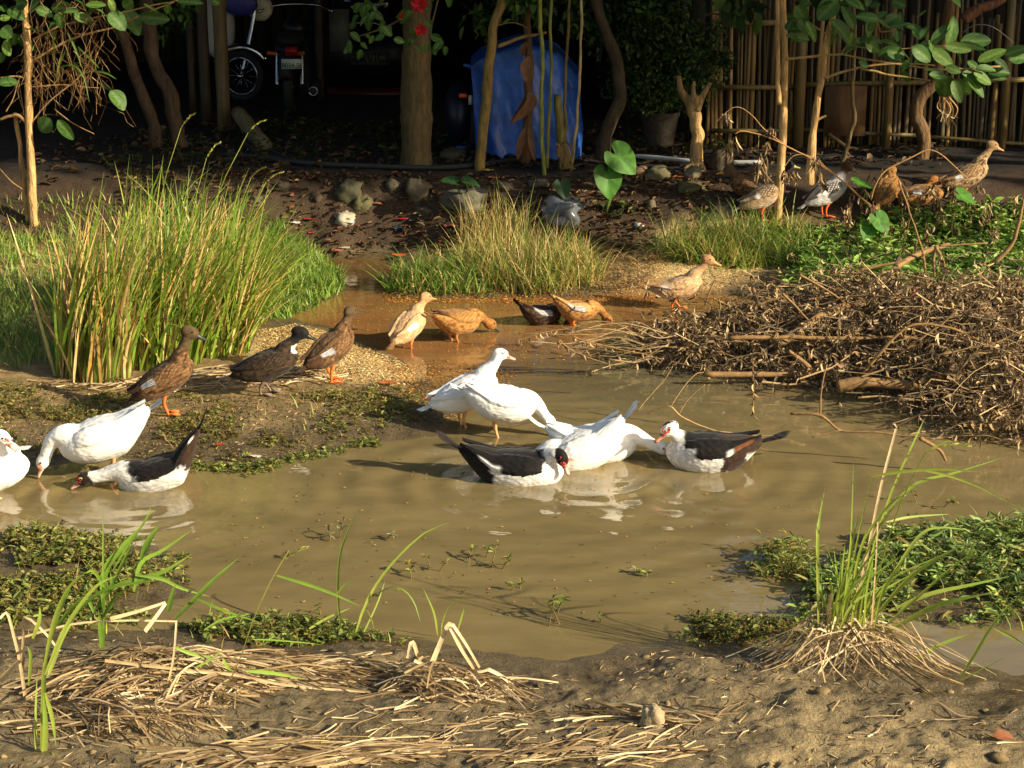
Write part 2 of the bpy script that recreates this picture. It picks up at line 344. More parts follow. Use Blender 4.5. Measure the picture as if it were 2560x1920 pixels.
def hgt(x, y, detail=True, full=False):
    x = np.asarray(x, float); y = np.asarray(y, float)
    wob = 0.10 * n2(x, y, 0.45, 3, 3.1) + 0.03 * n2(x, y, 0.12, 2, 9.1)
    f, l, r = (sdist(x, y, g) + wob * k for g, k in ((FG, 1.3), (LB, 1.0), (RB, 1.0)))
    wl, wr = sdist(x, y, WL) + wob * 2, sdist(x, y, WR) + wob * 2
    dn = lambda d, k: np.where(d < 0, -0.13 * (1 - np.exp(d / k)), 0)
    hf = np.where(f > 0, 0.13 * (1 - np.exp(-np.maximum(f, 0) / 0.7)), dn(f, 0.5))
    hl = np.where(l > 0, 0.09 * (1 - np.exp(-np.maximum(l, 0) / 0.45)), dn(l, 0.5)) + 0.10 * sstep(-2.6, -4.5, x) * (l > 0)
    hr = np.where(r > 0, 0.10 * (1 - np.exp(-np.maximum(r, 0) / 0.3)), dn(r, 0.4)) + 0.5 * sstep(14.9, 15.95, y + 0.35 * sstep(0.5, 2.2, x)) * sstep(0, 0.7, r)
    hw = np.maximum(np.where(wl > 0, 0.035 * (1 - np.exp(-np.maximum(wl, 0) / 0.3)), dn(wl, 0.5)), np.where(wr > 0, 0.04 * (1 - np.exp(-np.maximum(wr, 0) / 0.3)), dn(wr, 0.5)))
    hk = 0.06 * sstep(0, 0.45, sdist(x, y, HUSK)) + 0.05 * sstep(0, 0.4, sdist(x, y, HUSK2))
    h = np.maximum(np.maximum(hf, hl), np.maximum(hr, hw)) + hk
    if detail:
        land = sstep(-0.05, 0.06, h)
        fg = sstep(-0.1, 0.5, f)
        h = h + land * (0.014 * n2(x, y, 0.5, 3, 1.0) + 0.016 * n2(x, y, 0.14, 4, 5.0))
        rid = 1 - np.abs(n2(x, y * 1.6, 0.22, 4, 7.7)) * 2
        h = h + fg * (0.035 * n2(x, y * 1.5, 0.35, 4, 2.0) + 0.020 * rid * (0.5 + 0.5 * n2(x, y, 0.9, 2, 4.0)) + 0.015 * n2(x + 0.06 * n2(x, y, 0.2, 2, 41.0), y * 1.4 + 0.06 * n2(x, y, 0.2, 2, 43.0), 0.08, 4, 8.0) + 0.006 * n2(x, y, 0.03, 2, 18.0))
        if fg.max() > 0:
            wx_, wy_ = 0.05 * n2(x, y, 0.09, 2, 31.0), 0.05 * n2(x, y, 0.09, 2, 37.0)
            for px, py, pr, pd, pa in PITS:
                ca, sa = math.cos(pa), math.sin(pa); ex, ey = x - px + wx_, y - py + wy_
                q = ((ex * ca + ey * sa) ** 2 + ((ey * ca - ex * sa) * 2.0) ** 2) / pr ** 2
                h = h - fg * pd * (np.exp(-q * 1.5) - 0.45 * np.exp(-(np.sqrt(q) - 1.35) ** 2 * 6))
        h = h + sstep(15.0, 16.2, y) * 0.02 * n2(x, y, 0.3, 3, 6.0)
    if full: return h, f, l, r, wl, wr
    return h
LX, LY, LS = -9.0, 4.6, 0.025
_gx, _gy = np.meshgrid(np.arange(LX, 9.0, LS), np.arange(LY, 21, LS)); LUT = hgt(_gx, _gy)
def hfast(x, y):
    fx = np.clip((np.asarray(x, float) - LX) / LS, 0, LUT.shape[1] - 1.001); fy = np.clip((np.asarray(y, float) - LY) / LS, 0, LUT.shape[0] - 1.001)
    i, j = fy.astype(int), fx.astype(int); v, u = fy - i, fx - j
    return (LUT[i, j] * (1 - u) + LUT[i, j + 1] * u) * (1 - v) + (LUT[i + 1, j] * (1 - u) + LUT[i + 1, j + 1] * u) * v
def G(px, py):
    """the point of the ground seen at a pixel (never below the water)"""
    d = ray(px, py); t = np.linspace(5.0, 40, 1400) / d[1]
    x, y, z = d[0] * t, d[1] * t, CAMH + d[2] * t
    h = np.maximum(hfast(x, y), 0.0); i = int(np.argmax(z <= h))
    return np.array([x[i], y[i], float(hfast(x[i:i + 1], y[i:i + 1])[0])])
def onground(x, y, water=False):
    z = hfast(x, y); return np.stack([x, y, np.maximum(z, 0) if water else z], 1)
def scatter_px(pg, n, reject=None):
    """n random points of the z=0 ground inside a polygon given in pixels"""
    w = np.array([G(a, b)[:2] for a, b in pg]) if not isinstance(pg, np.ndarray) else pg
    lo, hi = w.min(0), w.max(0); out = []
    while sum(map(len, out)) < n:
        q = rng.uniform(lo, hi, (n * 2, 2)); out.append(q[sdist(q[:, 0], q[:, 1], w) > 0])
    q = np.concatenate(out)[:n]; return q[:, 0], q[:, 1]

ys = np.concatenate([np.linspace(-6, 5.4, 24, endpoint=False), np.linspace(5.4, 8.8, 280, endpoint=False), np.linspace(8.8, 16.6, 270, endpoint=False), np.linspace(16.6, 26, 60, endpoint=False), np.geomspace(26, 900, 24)])
uu = np.linspace(-1, 1, 560); uu = np.sign(uu) * (0.62 * np.abs(uu) + 0.38 * np.abs(uu) ** 6)
YY = np.repeat(ys[:, None], len(uu), 1); XX = uu[None, :] * (0.46 * np.maximum(YY, 4) + 1.6 + np.maximum(0, YY - 26) * 2)
HH, f_, l_, r_, wl_, wr_ = hgt(XX, YY, True, True)
HH = np.where(YY > 26, 0.6, HH); HH = np.where(YY < 5.0, HH + 0.9 * sstep(5.0, 0.5, YY), HH)
nr, nc = XX.shape
i = np.arange(nr - 1)[:, None] * nc; j = np.arange(nc - 1)[None, :]
GF = np.stack([i + j, i + j + 1, i + nc + j + 1, i + nc + j], -1).reshape(-1, 4)
# soil colours
mud, wetmud, soil, husk, dirt, olive = lin(154, 134, 95), lin(96, 82, 57), lin(66, 50, 33), lin(208, 180, 126), lin(158, 128, 80), lin(112, 104, 52)
def lerp(a, b, w): return a * (1 - w[..., None]) + b * w[..., None]
n_a, n_b = n2(XX, YY, 0.6, 4, 11.0), n2(XX, YY, 0.16, 4, 13.0)
GC = np.tile(mud, (nr, nc, 1))
GC = lerp(GC, lin(117, 102, 72), sstep(-0.25, 0.25, n_a))
GC = lerp(GC, dirt, sstep(0.2, 0.6, l_) * 0.8); GC = lerp(GC, olive, np.clip(sstep(0.05, 0.5, n_b) * (l_ > 0) * 0.6, 0, 1))
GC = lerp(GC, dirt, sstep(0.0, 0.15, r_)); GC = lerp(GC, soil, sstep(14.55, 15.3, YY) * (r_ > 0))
GC = lerp(GC, lin(30, 24, 17), sstep(15.5, 16.3, YY))  # yard floor: deep shade painted into the soil colour
hkm = np.maximum(sstep(-0.12, 0.12, sdist(XX, YY, HUSK) + 0.2 * n_b), sstep(-0.15, 0.15, sdist(XX, YY, HUSK2) + 0.2 * n_b))
GC = lerp(GC, husk, hkm)
spill = sstep(0.15, 0.5, n_b) * sstep(0.5, 0.1, np.abs(l_)) * sstep(-1.6, -0.3, XX); GC = lerp(GC, lin(180, 130, 66), np.clip(spill * 0.8 + sstep(0.22, 0.04, np.abs(r_)) * sstep(-1.2, -0.8, XX) * (XX < 2.5) * 0.75, 0, 1))
wet = np.clip(sstep(0.10, 0.0, HH), 0, 1) * (1 - hkm); GC = lerp(GC, wetmud, np.clip(wet + sstep(0.03, -0.05, HH - 0.12) * 0.35, 0, 1))
GC = np.where((YY > 26)[..., None], lin(80, 75, 40), GC)
WETA = np.clip(wet * 0.9 + sstep(0.1, 0.5, n_a) * 0.85 * (f_ > 0), 0, 1)
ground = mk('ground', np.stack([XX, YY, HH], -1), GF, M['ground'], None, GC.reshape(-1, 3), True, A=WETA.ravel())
props(ground, 'muddy brown ground and banks of the duck pond', None, None, 'structure')
# ================================================================ water, with rings spreading from the swimming birds
wx = np.concatenate([np.linspace(-9, -3.9, 40, endpoint=False), np.linspace(-3.9, 3.9, 400), np.linspace(3.9, 9, 40)[1:]])
wy = np.concatenate([np.linspace(6.3, 13.2, 400), np.linspace(13.2, 17, 70)[1:]])
WX, WY = np.meshgrid(wx, wy)
WZ = 0.0022 * n2(WX, WY * 1.8, 0.5, 3, 21.0) + 0.0007 * n2(WX, WY * 1.6, 0.11, 2, 23.0)
for (qx, qy, amp, wl2, fall) in ((1265, 1215, 0.0085, 0.24, 1.1), (1770, 1185, 0.006, 0.21, 0.8), (1480, 1170, 0.006, 0.2, 0.7), (330, 1235, 0.007, 0.19, 0.8), (200, 1245, 0.004, 0.11, 0.35), (1360, 1085, 0.003, 0.1, 0.3), (1340, 815, 0.003, 0.13, 0.5)):
    c = P(qx, qy); rr = np.hypot(WX - c[0], (WY - c[1]) * 1.0) + 0.13 * n2(WX, WY, 0.8, 3, qx * 0.01)
    WZ = WZ + 0.95 * amp * (0.6 + 0.9 * n2(WX, WY, 0.6, 2, qx * 0.02)) * np.sin(rr * 2 * np.pi / wl2) * np.exp(-rr / fall) * sstep(0.05, 0.3, rr)
calm = sstep(0.0, 0.35, -np.maximum.reduce([sdist(WX, WY, g) for g in (FG, LB, RB)])); WZ *= 0.25 + 0.75 * calm
wolive, worange, wteal = lin(124, 109, 73), lin(142, 100, 56), lin(95, 91, 68)
WC = np.tile(wolive, WX.shape + (1,))
WC = lerp(WC, worange, sstep(10.9, 12.2, WY + 0.5 * n2(WX, WY, 0.8, 3, 2.0)) * 0.9)
tq = P(1650, 930); WC = lerp(WC, wteal, np.clip(np.exp(-(((WX - tq[0]) / 1.1) ** 2 + ((WY - tq[1]) / 0.9) ** 2)) * 0.9, 0, 1))
tq = P(880, 680); WC = lerp(WC, lin(80, 66, 36), np.clip(np.exp(-(((WX - tq[0]) / 0.6) ** 2 + ((WY - tq[1]) / 0.8) ** 2)) * 0.8, 0, 1))
nr2, nc2 = WX.shape; i = np.arange(nr2 - 1)[:, None] * nc2; j = np.arange(nc2 - 1)[None, :]
WF = np.stack([i + j, i + j + 1, i + nc2 + j + 1, i + nc2 + j], -1).reshape(-1, 4)
water = mk('pond_water', np.stack([WX, WY, WZ], -1), WF, M['water'], None, WC.reshape(-1, 3), True)
props(water, 'murky brown pond water with ripples', None, None, 'structure')
# ================================================================ ducks
PU = np.array([0, .08, .2, .35, .5, .65, .8, .9, .97, 1.0])
PW = np.array([.05, .105, .165, .205, .222, .218, .182, .13, .068, .004])
PT = np.array([.025, .065, .11, .145, .165, .168, .15, .115, .062, .004])
PB = np.array([.03, .085, .16, .205, .222, .218, .19, .14, .07, .004])
def loft(rings):
    n = len(rings[0]); V = np.concatenate(rings); m = len(rings)
    i = np.arange(m - 1)[:, None] * n; j = np.arange(n)[None, :]; k = (j + 1) % n
    F = np.stack([i + j, i + k, i + n + k, i + n + j], -1).reshape(-1, 4)
    V = np.concatenate([V, rings[0].mean(0)[None], rings[-1].mean(0)[None]]); jj = np.arange(n); kk = (jj + 1) % n
    T = np.concatenate([np.stack([np.full(n, m * n), kk, jj], 1), np.stack([np.full(n, m * n + 1), (m - 1) * n + jj, (m - 1) * n + kk], 1)])
    return V, [F, T]
def remesh(V, Fs, vox, it):
    me = rawmesh('tmp', V, Fs); o = bpy.data.objects.new('tmp', me); COL.objects.link(o)
    m = o.modifiers.new('r', 'REMESH'); m.mode = 'VOXEL'; m.voxel_size = vox
    s = o.modifiers.new('s', 'SMOOTH'); s.factor = 0.5; s.iterations = it
    dg = bpy.context.evaluated_depsgraph_get(); ev = o.evaluated_get(dg); e = ev.to_mesh()
    v = np.zeros(len(e.vertices) * 3, np.float32); e.vertices.foreach_get('co', v)
    q = np.array([p.vertices[:] for p in e.polygons if len(p.vertices) == 4], np.int32); tr = [p.vertices[:] for p in e.polygons if len(p.vertices) == 3]
    ev.to_mesh_clear(); bpy.data.objects.remove(o); bpy.data.meshes.remove(me)
    return v.reshape(-1, 3).astype(float), [q] + ([np.array(tr, np.int32)] if tr else [])
def dvec(yaw, pit): return np.array([math.cos(pit) * math.cos(yaw), math.cos(pit) * math.sin(yaw), math.sin(pit)])
class D: pass
def duck(label, cat, pos, heading, colf, wingf, L=0.47, pitch=8, cz=0.2, head=(0.3, 0, 0.45), hd=(0, -8), d0=None, d1=None, tail=15, taill=0.1, legs=2,
         legx=0.0, bill='duck', billc=lin(190, 140, 60), legc=lin(214, 112, 46), tailc=None, white=False, neckr=1.0, eyec=None, fat=1.06, k0=0.55, k1=0.4, group='ducks of the pond', step=0.0, name='duck', mask=None, hk=None):
    pos = np.array(pos, float)
    root = thing(name, label, cat, pos, group, R(heading))
    p = R(pitch); a = np.array([math.cos(p), 0, math.sin(p)]); n = np.array([-math.sin(p), 0, math.cos(p)]); c = np.array([0, 0, cz]); yv = np.array([0, 1.0, 0])
    tz = lambda u: np.where(u < .35, (0.35 - u) * math.tan(R(tail)), 0) * L - np.where(u > .8, (u - .8) ** 2 * .3, 0) * L
    ang = np.linspace(0, 2 * np.pi, 20, endpoint=False)
    def ring(u, k=1.0):
        w, ht, hb = (np.interp(u, PU, q) * L * k * fat for q in (PW, PT, PB))
        return c + a * (u - .5) * L + n * tz(u) + yv * (np.cos(ang) * w)[:, None] + n * (np.where(np.sin(ang) > 0, ht, hb) * np.sin(ang))[:, None]
    parts = [loft([ring(u) for u in np.concatenate([np.linspace(0, .9, 16), [.94, .97, .99, 1.0]])])]
    # neck and head
    S = c + a * .28 * L + n * .045 * L; Hc = np.array(head, float); hdv = dvec(R(hd[0]), R(hd[1]))
    D0 = unit(a + 0.9 * n if d0 is None else np.array(d0, float)); D1 = unit(np.array([0.15, 0, 1.0]) if d1 is None else np.array(d1, float))
    dist = np.linalg.norm(Hc - S); b1 = S + D0 * dist * k0; b2 = Hc - D1 * dist * k1
    t = np.linspace(0, 1, 22)[:, None]; NK = S * (1 - t) ** 3 + 3 * b1 * t * (1 - t) ** 2 + 3 * b2 * t * t * (1 - t) + Hc * t ** 3
    NR = np.interp(t[:, 0], [0, .18, .4, .7, .9, 1], np.array([.16, .135, .092, .07, .066, .06]) * 0.47 * neckr * (L / .47) ** .5)
    parts.append(tube(NK, NR, 12))
    hs = (L / .47) ** .4 * (hk or (1.1 if bill == 'muscovy' else 1.3))
    hf = hdv; hsde = unit(np.cross(np.array([0, 0, 1.0]), hf)); hu = np.cross(hf, hsde)
    rot = np.stack([hf, hsde, hu], 1); hr = np.array([.047, .029, .033]) * hs
    parts.append(ball(Hc + hf * .012 * hs, hr, 16, 10, rot)); parts.append(ball(Hc + hf * .042 * hs - hu * .006, np.array([.02, .018, .018]) * hs, 12, 8, rot))
    hips = []
    if legs:
        for sgn in (-1, 1)[:max(legs, 1)] if legs < 2 else (-1, 1):
            hp = c + a * (-.02) * L + yv * sgn * .085 * L - n * .12 * L; parts.append(ball(hp, (.065 * L * 1.5, .05 * L * 1.3, .085 * L * 1.4), 12, 8)); hips.append((sgn, hp))
    V = []; F3 = []; F4 = []; o = 0
    for v, fs in parts:
        V.append(v)
        for f in fs: (F3 if f.shape[1] == 3 else F4).append(f + o)
        o += len(v)
    V, F = remesh(np.concatenate(V), [np.concatenate(F3), np.concatenate(F4)], .0075, 7)
    # coordinates the plumage is described in
    d = D(); d.q = V; d.u = ((V - c) @ a) / L + .5; d.v = ((V - c) @ n) / L; d.y = V[:, 1] / L
    dd = np.linalg.norm(V[:, None, :] - NK[None], axis=2) / (NR[None] * 1.35); kx = dd.argmin(1)
    d.t = np.where((dd.min(1) < 1.15) & ((d.u > .78) | (d.v > .2) | (dd.min(1) < .9)), kx / 21.0, 0.0)
    d.nf = ((V - NK[kx]) @ unit(hf * [1, 1, 0])) / NR[kx]
    hq = (V - Hc) @ rot / hs; d.h = hq; d.head = np.linalg.norm(hq / np.array([.07, .042, .045]), axis=1) < 1.0; d.t = np.where(d.head, 1.0, d.t)
    d.n1 = fbm(V * 30 + pos * 3, 3); d.n2 = fbm(np.stack([(V - c) @ a * 45, V[:, 1] * 110, (V - c) @ n * 110], 1) + pos, 2)
    C = np.clip(colf(d), 0.003, 0.9)
    V = V + 0.0022 * (d.n2 * (1 - 0.7 * np.minimum(d.t, 1)))[:, None] * unit(V - c)
    fm = M['white_feather'] if white else M['feather']
    mk('body', V, F, fm, root, C, True, True)
    # folded wings hugging the flanks
    if wingf is not None:
        aa = np.linspace(0, 1, 44); bb = np.linspace(0, 1, 21)
        for sgn in (-1, 1):
            A, B = np.meshgrid(aa, bb, indexing='ij')
            u = .84 - A * .82
            top = R(78) - 0.15 * A; low = R(-14) + 1.05 * A ** 2.2; env = np.sin(np.pi * np.clip(A * .93 + .035, 0, 1)) ** .45
            mid = (top + low) / 2; ph = mid + (top - low) / 2 * (1 - 2 * B) * env
            uw = np.maximum(u, .22)
            w, ht, hb = (np.interp(uw, PU, q) * L * fat for q in (PW, PT, PB))
            edge = np.minimum(np.minimum(B, 1 - B) * 5, np.minimum(A * 7, 1)); off = .017 * np.minimum(1, edge) - .007
            saw = lambda q: (q / (2 * np.pi)) % 1.0 - .5
            off = off + .005 * saw(A * 52 + 1.4 * np.sin(B * 24)) * (A < .5) - .005 * saw(B * 40 + A * 4) * (A >= .5)
            sq = np.where(u < .22, .72 + .28 * u / .22, 1.0)
            cy = np.cos(ph) * (w * sq + off); czz = np.where(np.sin(ph) > 0, ht, hb) * np.sin(ph) + off * np.sin(ph)
            X = c + a * ((u - .5) * L)[..., None] + n * (tz(uw) + np.where(u < .22, (.22 - u) * math.tan(R(tail * .6)) * L, 0))[..., None] + yv * (sgn * cy)[..., None] + n * czz[..., None]
            m_, k_ = A.shape; i = np.arange(m_ - 1)[:, None] * k_; j = np.arange(k_ - 1)[None, :]
            Fw = np.stack([i + j, i + j + 1, i + k_ + j + 1, i + k_ + j], -1).reshape(-1, 4)
            w2 = D(); w2.a = A.ravel(); w2.b = B.ravel(); w2.q = X.reshape(-1, 3); w2.n = fbm(w2.q * 35 + pos, 3); w2.f = fbm(np.stack([w2.a * 9, w2.b * 22, w2.b * 0 + pos[0]], 1), 2)
            mk('wing', w2.q, Fw, fm, root, np.clip(wingf(w2), .003, .9), True, True)
    # tail feathers
    tb = c + a * (-.46) * L + n * tz(.04); td = unit(-a * math.cos(R(tail)) + n * math.sin(R(tail)))
    mb = MB(); tn = unit(np.cross(td, yv)); tn = tn if tn[2] > 0 else -tn; tcol = np.asarray(tailc if tailc is not None else C[np.argmin(d.u)])
    for k in range(-4, 5):
        f = unit(td + yv * k * .085); ln = taill * (1 - .035 * abs(k)); s_ = unit(np.cross(f, tn)); rows = []
        for q, wq in ((-.35, .5), (0, .9), (.45, 1.0), (.8, .85), (1.0, .25)):
            x = tb + f * ln * q + tn * (.006 - abs(k) * .0022 + .02 * q * q * (1 if tail > 20 else 0)); rows.append(x - s_ * .0125 * wq * L / .47); rows.append(x + tn * .002); rows.append(x + s_ * .0125 * wq * L / .47)
        fi = np.array([[r * 3 + e, r * 3 + e + 1, r * 3 + e + 4, r * 3 + e + 3] for r in range(4) for e in (0, 1)])
        mb.add(rows, fi, tcol * rng.uniform(.8, 1.15))
    mb.build('tail', fm, root, False, True)
    # bill
    bb_ = Hc + hf * .046 * hs - hu * .004; bl = .056 * hs; rings = []
    th = np.linspace(0, 2 * np.pi, 12, endpoint=False)
    prof = ((-.25, .0165, .019), (0, .0155, .0165), (.3, .0125, .0115), (.55, .0118, .0078), (.8, .0138, .0058), (.94, .0125, .0048), (1.0, .006, .0026)) if bill == 'duck' else ((-.25, .017, .02), (0, .015, .018), (.25, .0115, .0135), (.5, .0105, .009), (.8, .0115, .007), (.95, .010, .006), (1.0, .005, .003))
    for q, w, h in prof: rings.append(bb_ + hf * bl * q - hu * (.004 + .013 * q - .006 * q * q) + hsde * (np.cos(th) * w * hs)[:, None] + hu * (np.where(np.sin(th) > 0, h * 1.15, h * .8) * np.sin(th) * hs)[:, None])
    v, fs = loft(rings); bc = np.tile(np.asarray(billc, float), (len(v), 1)); q = ((v - bb_) @ hf) / bl
    if bill == 'muscovy': bc = np.where((q > .18)[:, None] & (q < .42)[:, None] & (((v - bb_) @ hu) > -.008)[:, None], bc * .25, bc); bc = np.where((q > .9)[:, None], bc * .35, bc)
    mk('bill', v, fs, M['skin'], root, bc, True, True)
    for sgn in (-1, 1):
        e = Hc + hf * .021 * hs + hu * .010 * hs + hsde * sgn * .0255 * hs
        if eyec is not None: ev, ef = ball(e - hsde * sgn * .0015, np.array([.0078, .003, .0078]) * hs, 12, 8, rot); mk('eye_ring', ev, ef, M['skin'], root, eyec, True, True)
        ev, ef = ball(e, .0048 * hs, 10, 8); mk('eye', ev, ef, M['eye'], root, None, True, True)
    if bill == 'muscovy':
        for sgn in (-1, 1):
            mb = MB()
            for k in range(16):
                x = Hc + hf * hs * rng.uniform(.012, .05) + hu * hs * rng.uniform(-.004, .018) + hsde * sgn * hs * .022
                x = x + hf * 0; x = x - hsde * sgn * hs * max(0, ((x - Hc) @ hf) / hs - .03) * .45
                if np.linalg.norm(x - (Hc + hf * .021 * hs + hu * .010 * hs + hsde * sgn * .0255 * hs)) < .0105: continue
                mb.add(*ball(x, rng.uniform(.0035, .0065) * hs, 8, 5), np.asarray(mask if mask is not None else lin(206, 74, 58)) * rng.uniform(.75, 1.15))
            if mb.n: mb.build('face_caruncles', M['skin'], root, True, True)
    for sgn, hp in hips:
        fx = legx + sgn * step; ank = np.array([fx, hp[1] * .9, .012]); kn = np.array([(hp[0] + fx) / 2 - .012, hp[1], (hp[2] - .03) * .55])
        pts = spline([hp - n * .02, kn + np.array([-.006, 0, .01]), ank + np.array([-.008, 0, .02]), ank], 10)
        v, fs = tube(pts, np.interp(np.linspace(0, 1, 10), [0, .35, .5, .8, 1], [.016, .0105, .0075, .0075, .009]), 8)
        lg = mk('leg', v, fs, M['skin'], root, legc, True, True)
        mb = MB(); tips = [ank + np.array([.07 * math.cos(q), .07 * math.sin(q), -.006]) for q in (-.42, 0, .42)]
        web = np.array([ank + [-.01, 0, .012], tips[0], (tips[0] + tips[1]) / 2 - [.012, 0, -.001], tips[1], (tips[1] + tips[2]) / 2 - [.012, 0, -.001], tips[2], ank + [0, 0, -.008]])
        mb.add(web, np.array([[0, 1, 2], [0, 2, 3], [0, 3, 4], [0, 4, 5], [6, 2, 1], [6, 3, 2], [6, 4, 3], [6, 5, 4]]), np.asarray(legc) * .8)
        for q in tips: mb.add(*tube([ank, (ank + q) / 2 + [0, 0, .005], q], [.006, .0048, .003], 6), np.asarray(legc))
        mb.add(*tube([ank, ank + [-.02, 0, .004]], [.004, .002], 5), np.asarray(legc))
        ft = mb.build('foot', M['skin'], lg, True, True)
    return root
# ---------------------------------------------------------------- plumages
def band(x, a, b, s=.03): return sstep(a - s, a + s, x) * (1 - sstep(b - s, b + s, x))
def mixm(a, b, w): return a * (1 - w[:, None]) + b * w[:, None]
WHT = lin(236, 233, 226); BLK = lin(24, 22, 22)
def plum(base, dark, light, headc, chest=None, belly=None, rump=None, capc=None, bib=None, scal=1.0):
    base, dark, light, headc = map(np.asarray, (base, dark, light, headc))
    def f(d):
        C = np.tile(base, (len(d.q), 1)); C = mixm(C, dark, sstep(.05, .45, d.n2) * scal); C = mixm(C, light, sstep(.05, .5, -d.n2) * .8 * scal)
        if belly is not None: C = mixm(C, np.asarray(belly), sstep(-.02, -.14, d.v + .03 * d.n1))
        if rump is not None: C = mixm(C, np.asarray(rump), sstep(.3, .12, d.u + .05 * d.n1))
        if chest is not None: C = mixm(C, np.asarray(chest), sstep(.78, .92, d.u + .04 * d.n1))
        C = mixm(C, headc * 1.0, sstep(.35, .6, d.t))
        if capc is not None: C = mixm(C, np.asarray(capc), sstep(.006, .016, d.h[:, 2]) * d.head)
        if bib is not None: C = mixm(C, WHT, ((d.t > .1) & (d.t < .6) & (d.nf > .5 + .3 * d.n1)).astype(float))
        return C * (1 + .10 * d.n1[:, None])
    return f
def wplum(base, dark, light, spec=(.52, .74), specw=None, tip=None, scal=1.0, specb=None):
    base, dark, light = map(np.asarray, (base, dark, light))
    def f(w):
        C = np.tile(base, (len(w.a), 1)); sc = np.sin(w.a * 60 + np.sin(w.b * 30) * 2.2)
        C = mixm(C, light, sstep(.55, .95, sc) * (w.a < .6) * scal); C = mixm(C, dark, sstep(.1, .5, w.f) * .7 * scal)
        if tip is not None: C = mixm(C, np.asarray(tip), sstep(.7, .8, w.a))
        if specw is not None:
            m = band(w.a, *spec) * sstep(.42, .5, w.b) * (1 - sstep(.9, .96, w.b)); C = mixm(C, np.asarray(specw), m)
            if specb is not None: C = mixm(C, np.asarray(specb), m * (np.sin(w.b * 60) > .55) + band(w.a, *spec) * sstep(.86, .92, w.b))
        return C * (1 + .12 * w.n[:, None])
    return f
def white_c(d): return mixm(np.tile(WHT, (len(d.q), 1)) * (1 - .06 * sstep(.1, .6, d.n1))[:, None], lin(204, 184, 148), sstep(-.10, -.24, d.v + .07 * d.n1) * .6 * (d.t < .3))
def white_w(w): return np.tile(WHT, (len(w.a), 1)) * (1 - .10 * sstep(.3, .7, w.f) - .16 * ((w.b * 40 + w.a * 4) / 6.283 % 1 > .82) * (w.a > .5) - .10 * ((w.a * 52 + 1.4 * np.sin(w.b * 24)) / 6.283 % 1 > .8) * (w.a < .5))[:, None]
BR, BRD, BRL, BRH = lin(112, 80, 48), lin(62, 42, 26), lin(160, 122, 78), lin(96, 76, 50)
FW = lin(214, 172, 124); FWD = lin(172, 126, 78); FWL = lin(236, 206, 164); BF = lin(176, 124, 62); BFD = lin(120, 76, 38); BFL = lin(206, 160, 96)
DK, DKD, DKL = lin(62, 48, 32), lin(34, 26, 20), lin(88, 68, 46)
brown_c = plum(BR, BRD, BRL, BRH, rump=lin(84, 58, 36)); brown_w = wplum(BR * .95, BRD, BRL, specw=WHT, specb=lin(40, 44, 80), tip=lin(74, 52, 34))
fawn_c = plum(FW, FWD, FWL, lin(196, 150, 102), scal=.5); fawn_w = wplum(FW, FWD, FWL, (.45, .72), WHT, lin(190, 160, 120), scal=.6)
buff_c = plum(BF, BFD, BFL, lin(160, 108, 52), scal=.8); buff_w = wplum(BF * .8, BFD, BFL, tip=lin(96, 66, 40), scal=.9)
def pied(white_to, crown, rump_white=False, brown=lin(58, 40, 28), fleck=False):
    def f(d):
        C = np.tile(WHT, (len(d.q), 1)); e = .05 * d.n1 + .04 * d.n2
        back = sstep(.02, .06, d.v + e - .10 * sstep(.75, .9, d.u)) * sstep(.86, .80, d.u + e) * (1 - sstep(.2, .4, d.t))
        C = mixm(C, BLK, back); C = mixm(C, brown, sstep(white_to + .03, white_to - .03, d.u + e * 1.4))
        if rump_white: C = mixm(C, WHT, sstep(.2, .14, d.u + e) * sstep(.06, .0, d.v))
        hz, hx = d.h[:, 2], d.h[:, 0]
        if crown == 'cap': C = mixm(C, BLK, (d.head & (hz + .35 * hx + .006 * d.n1 > -.004) & (hx > -.045)).astype(float))
        if crown == 'full': C = mixm(C, lin(44, 32, 24), (d.head & (hx + .008 * d.n1 > -.018)).astype(float))
        if crown == 'fleck': C = mixm(C, BLK, (d.head & (hz + .3 * -hx + .03 * d.n2 + .02 * d.n1 > .024)).astype(float))
        return C
    return f
def pied_w(stripe, sh=None, brownp=False):
    def f(w):
        C = np.tile(BLK * .8, (len(w.a), 1)); C = mixm(C, lin(44, 34, 24), sstep(.1, .5, w.f) * .5)
        C = mixm(C, WHT, band(w.a, *stripe) * sstep(.62, .72, w.b + .06 * w.n))
        if brownp: C = mixm(C, lin(120, 72, 40), band(w.a, .66, .9) * sstep(.55, .65, w.b))
        if sh: C = mixm(C, WHT, sstep(sh + .05, sh - .05, w.a + .1 * w.n) * sstep(.5, .62, w.b))
        return C
    return f
MUS = dict(bill='muscovy', L=.52, neckr=1.05, billc=lin(224, 172, 150), legc=lin(226, 166, 112))
def gp(px, py, z=None): return G(px, py) if z is None else P(px, py, z)
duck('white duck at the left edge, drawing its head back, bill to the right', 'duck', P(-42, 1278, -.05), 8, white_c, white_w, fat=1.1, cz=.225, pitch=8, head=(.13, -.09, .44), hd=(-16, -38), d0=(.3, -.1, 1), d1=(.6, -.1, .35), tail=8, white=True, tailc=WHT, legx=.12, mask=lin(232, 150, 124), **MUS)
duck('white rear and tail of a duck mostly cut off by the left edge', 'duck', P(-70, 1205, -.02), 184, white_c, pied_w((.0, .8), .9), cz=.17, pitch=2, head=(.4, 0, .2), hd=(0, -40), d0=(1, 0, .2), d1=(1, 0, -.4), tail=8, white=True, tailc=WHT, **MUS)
kw = dict(MUS); kw['L'] = .53
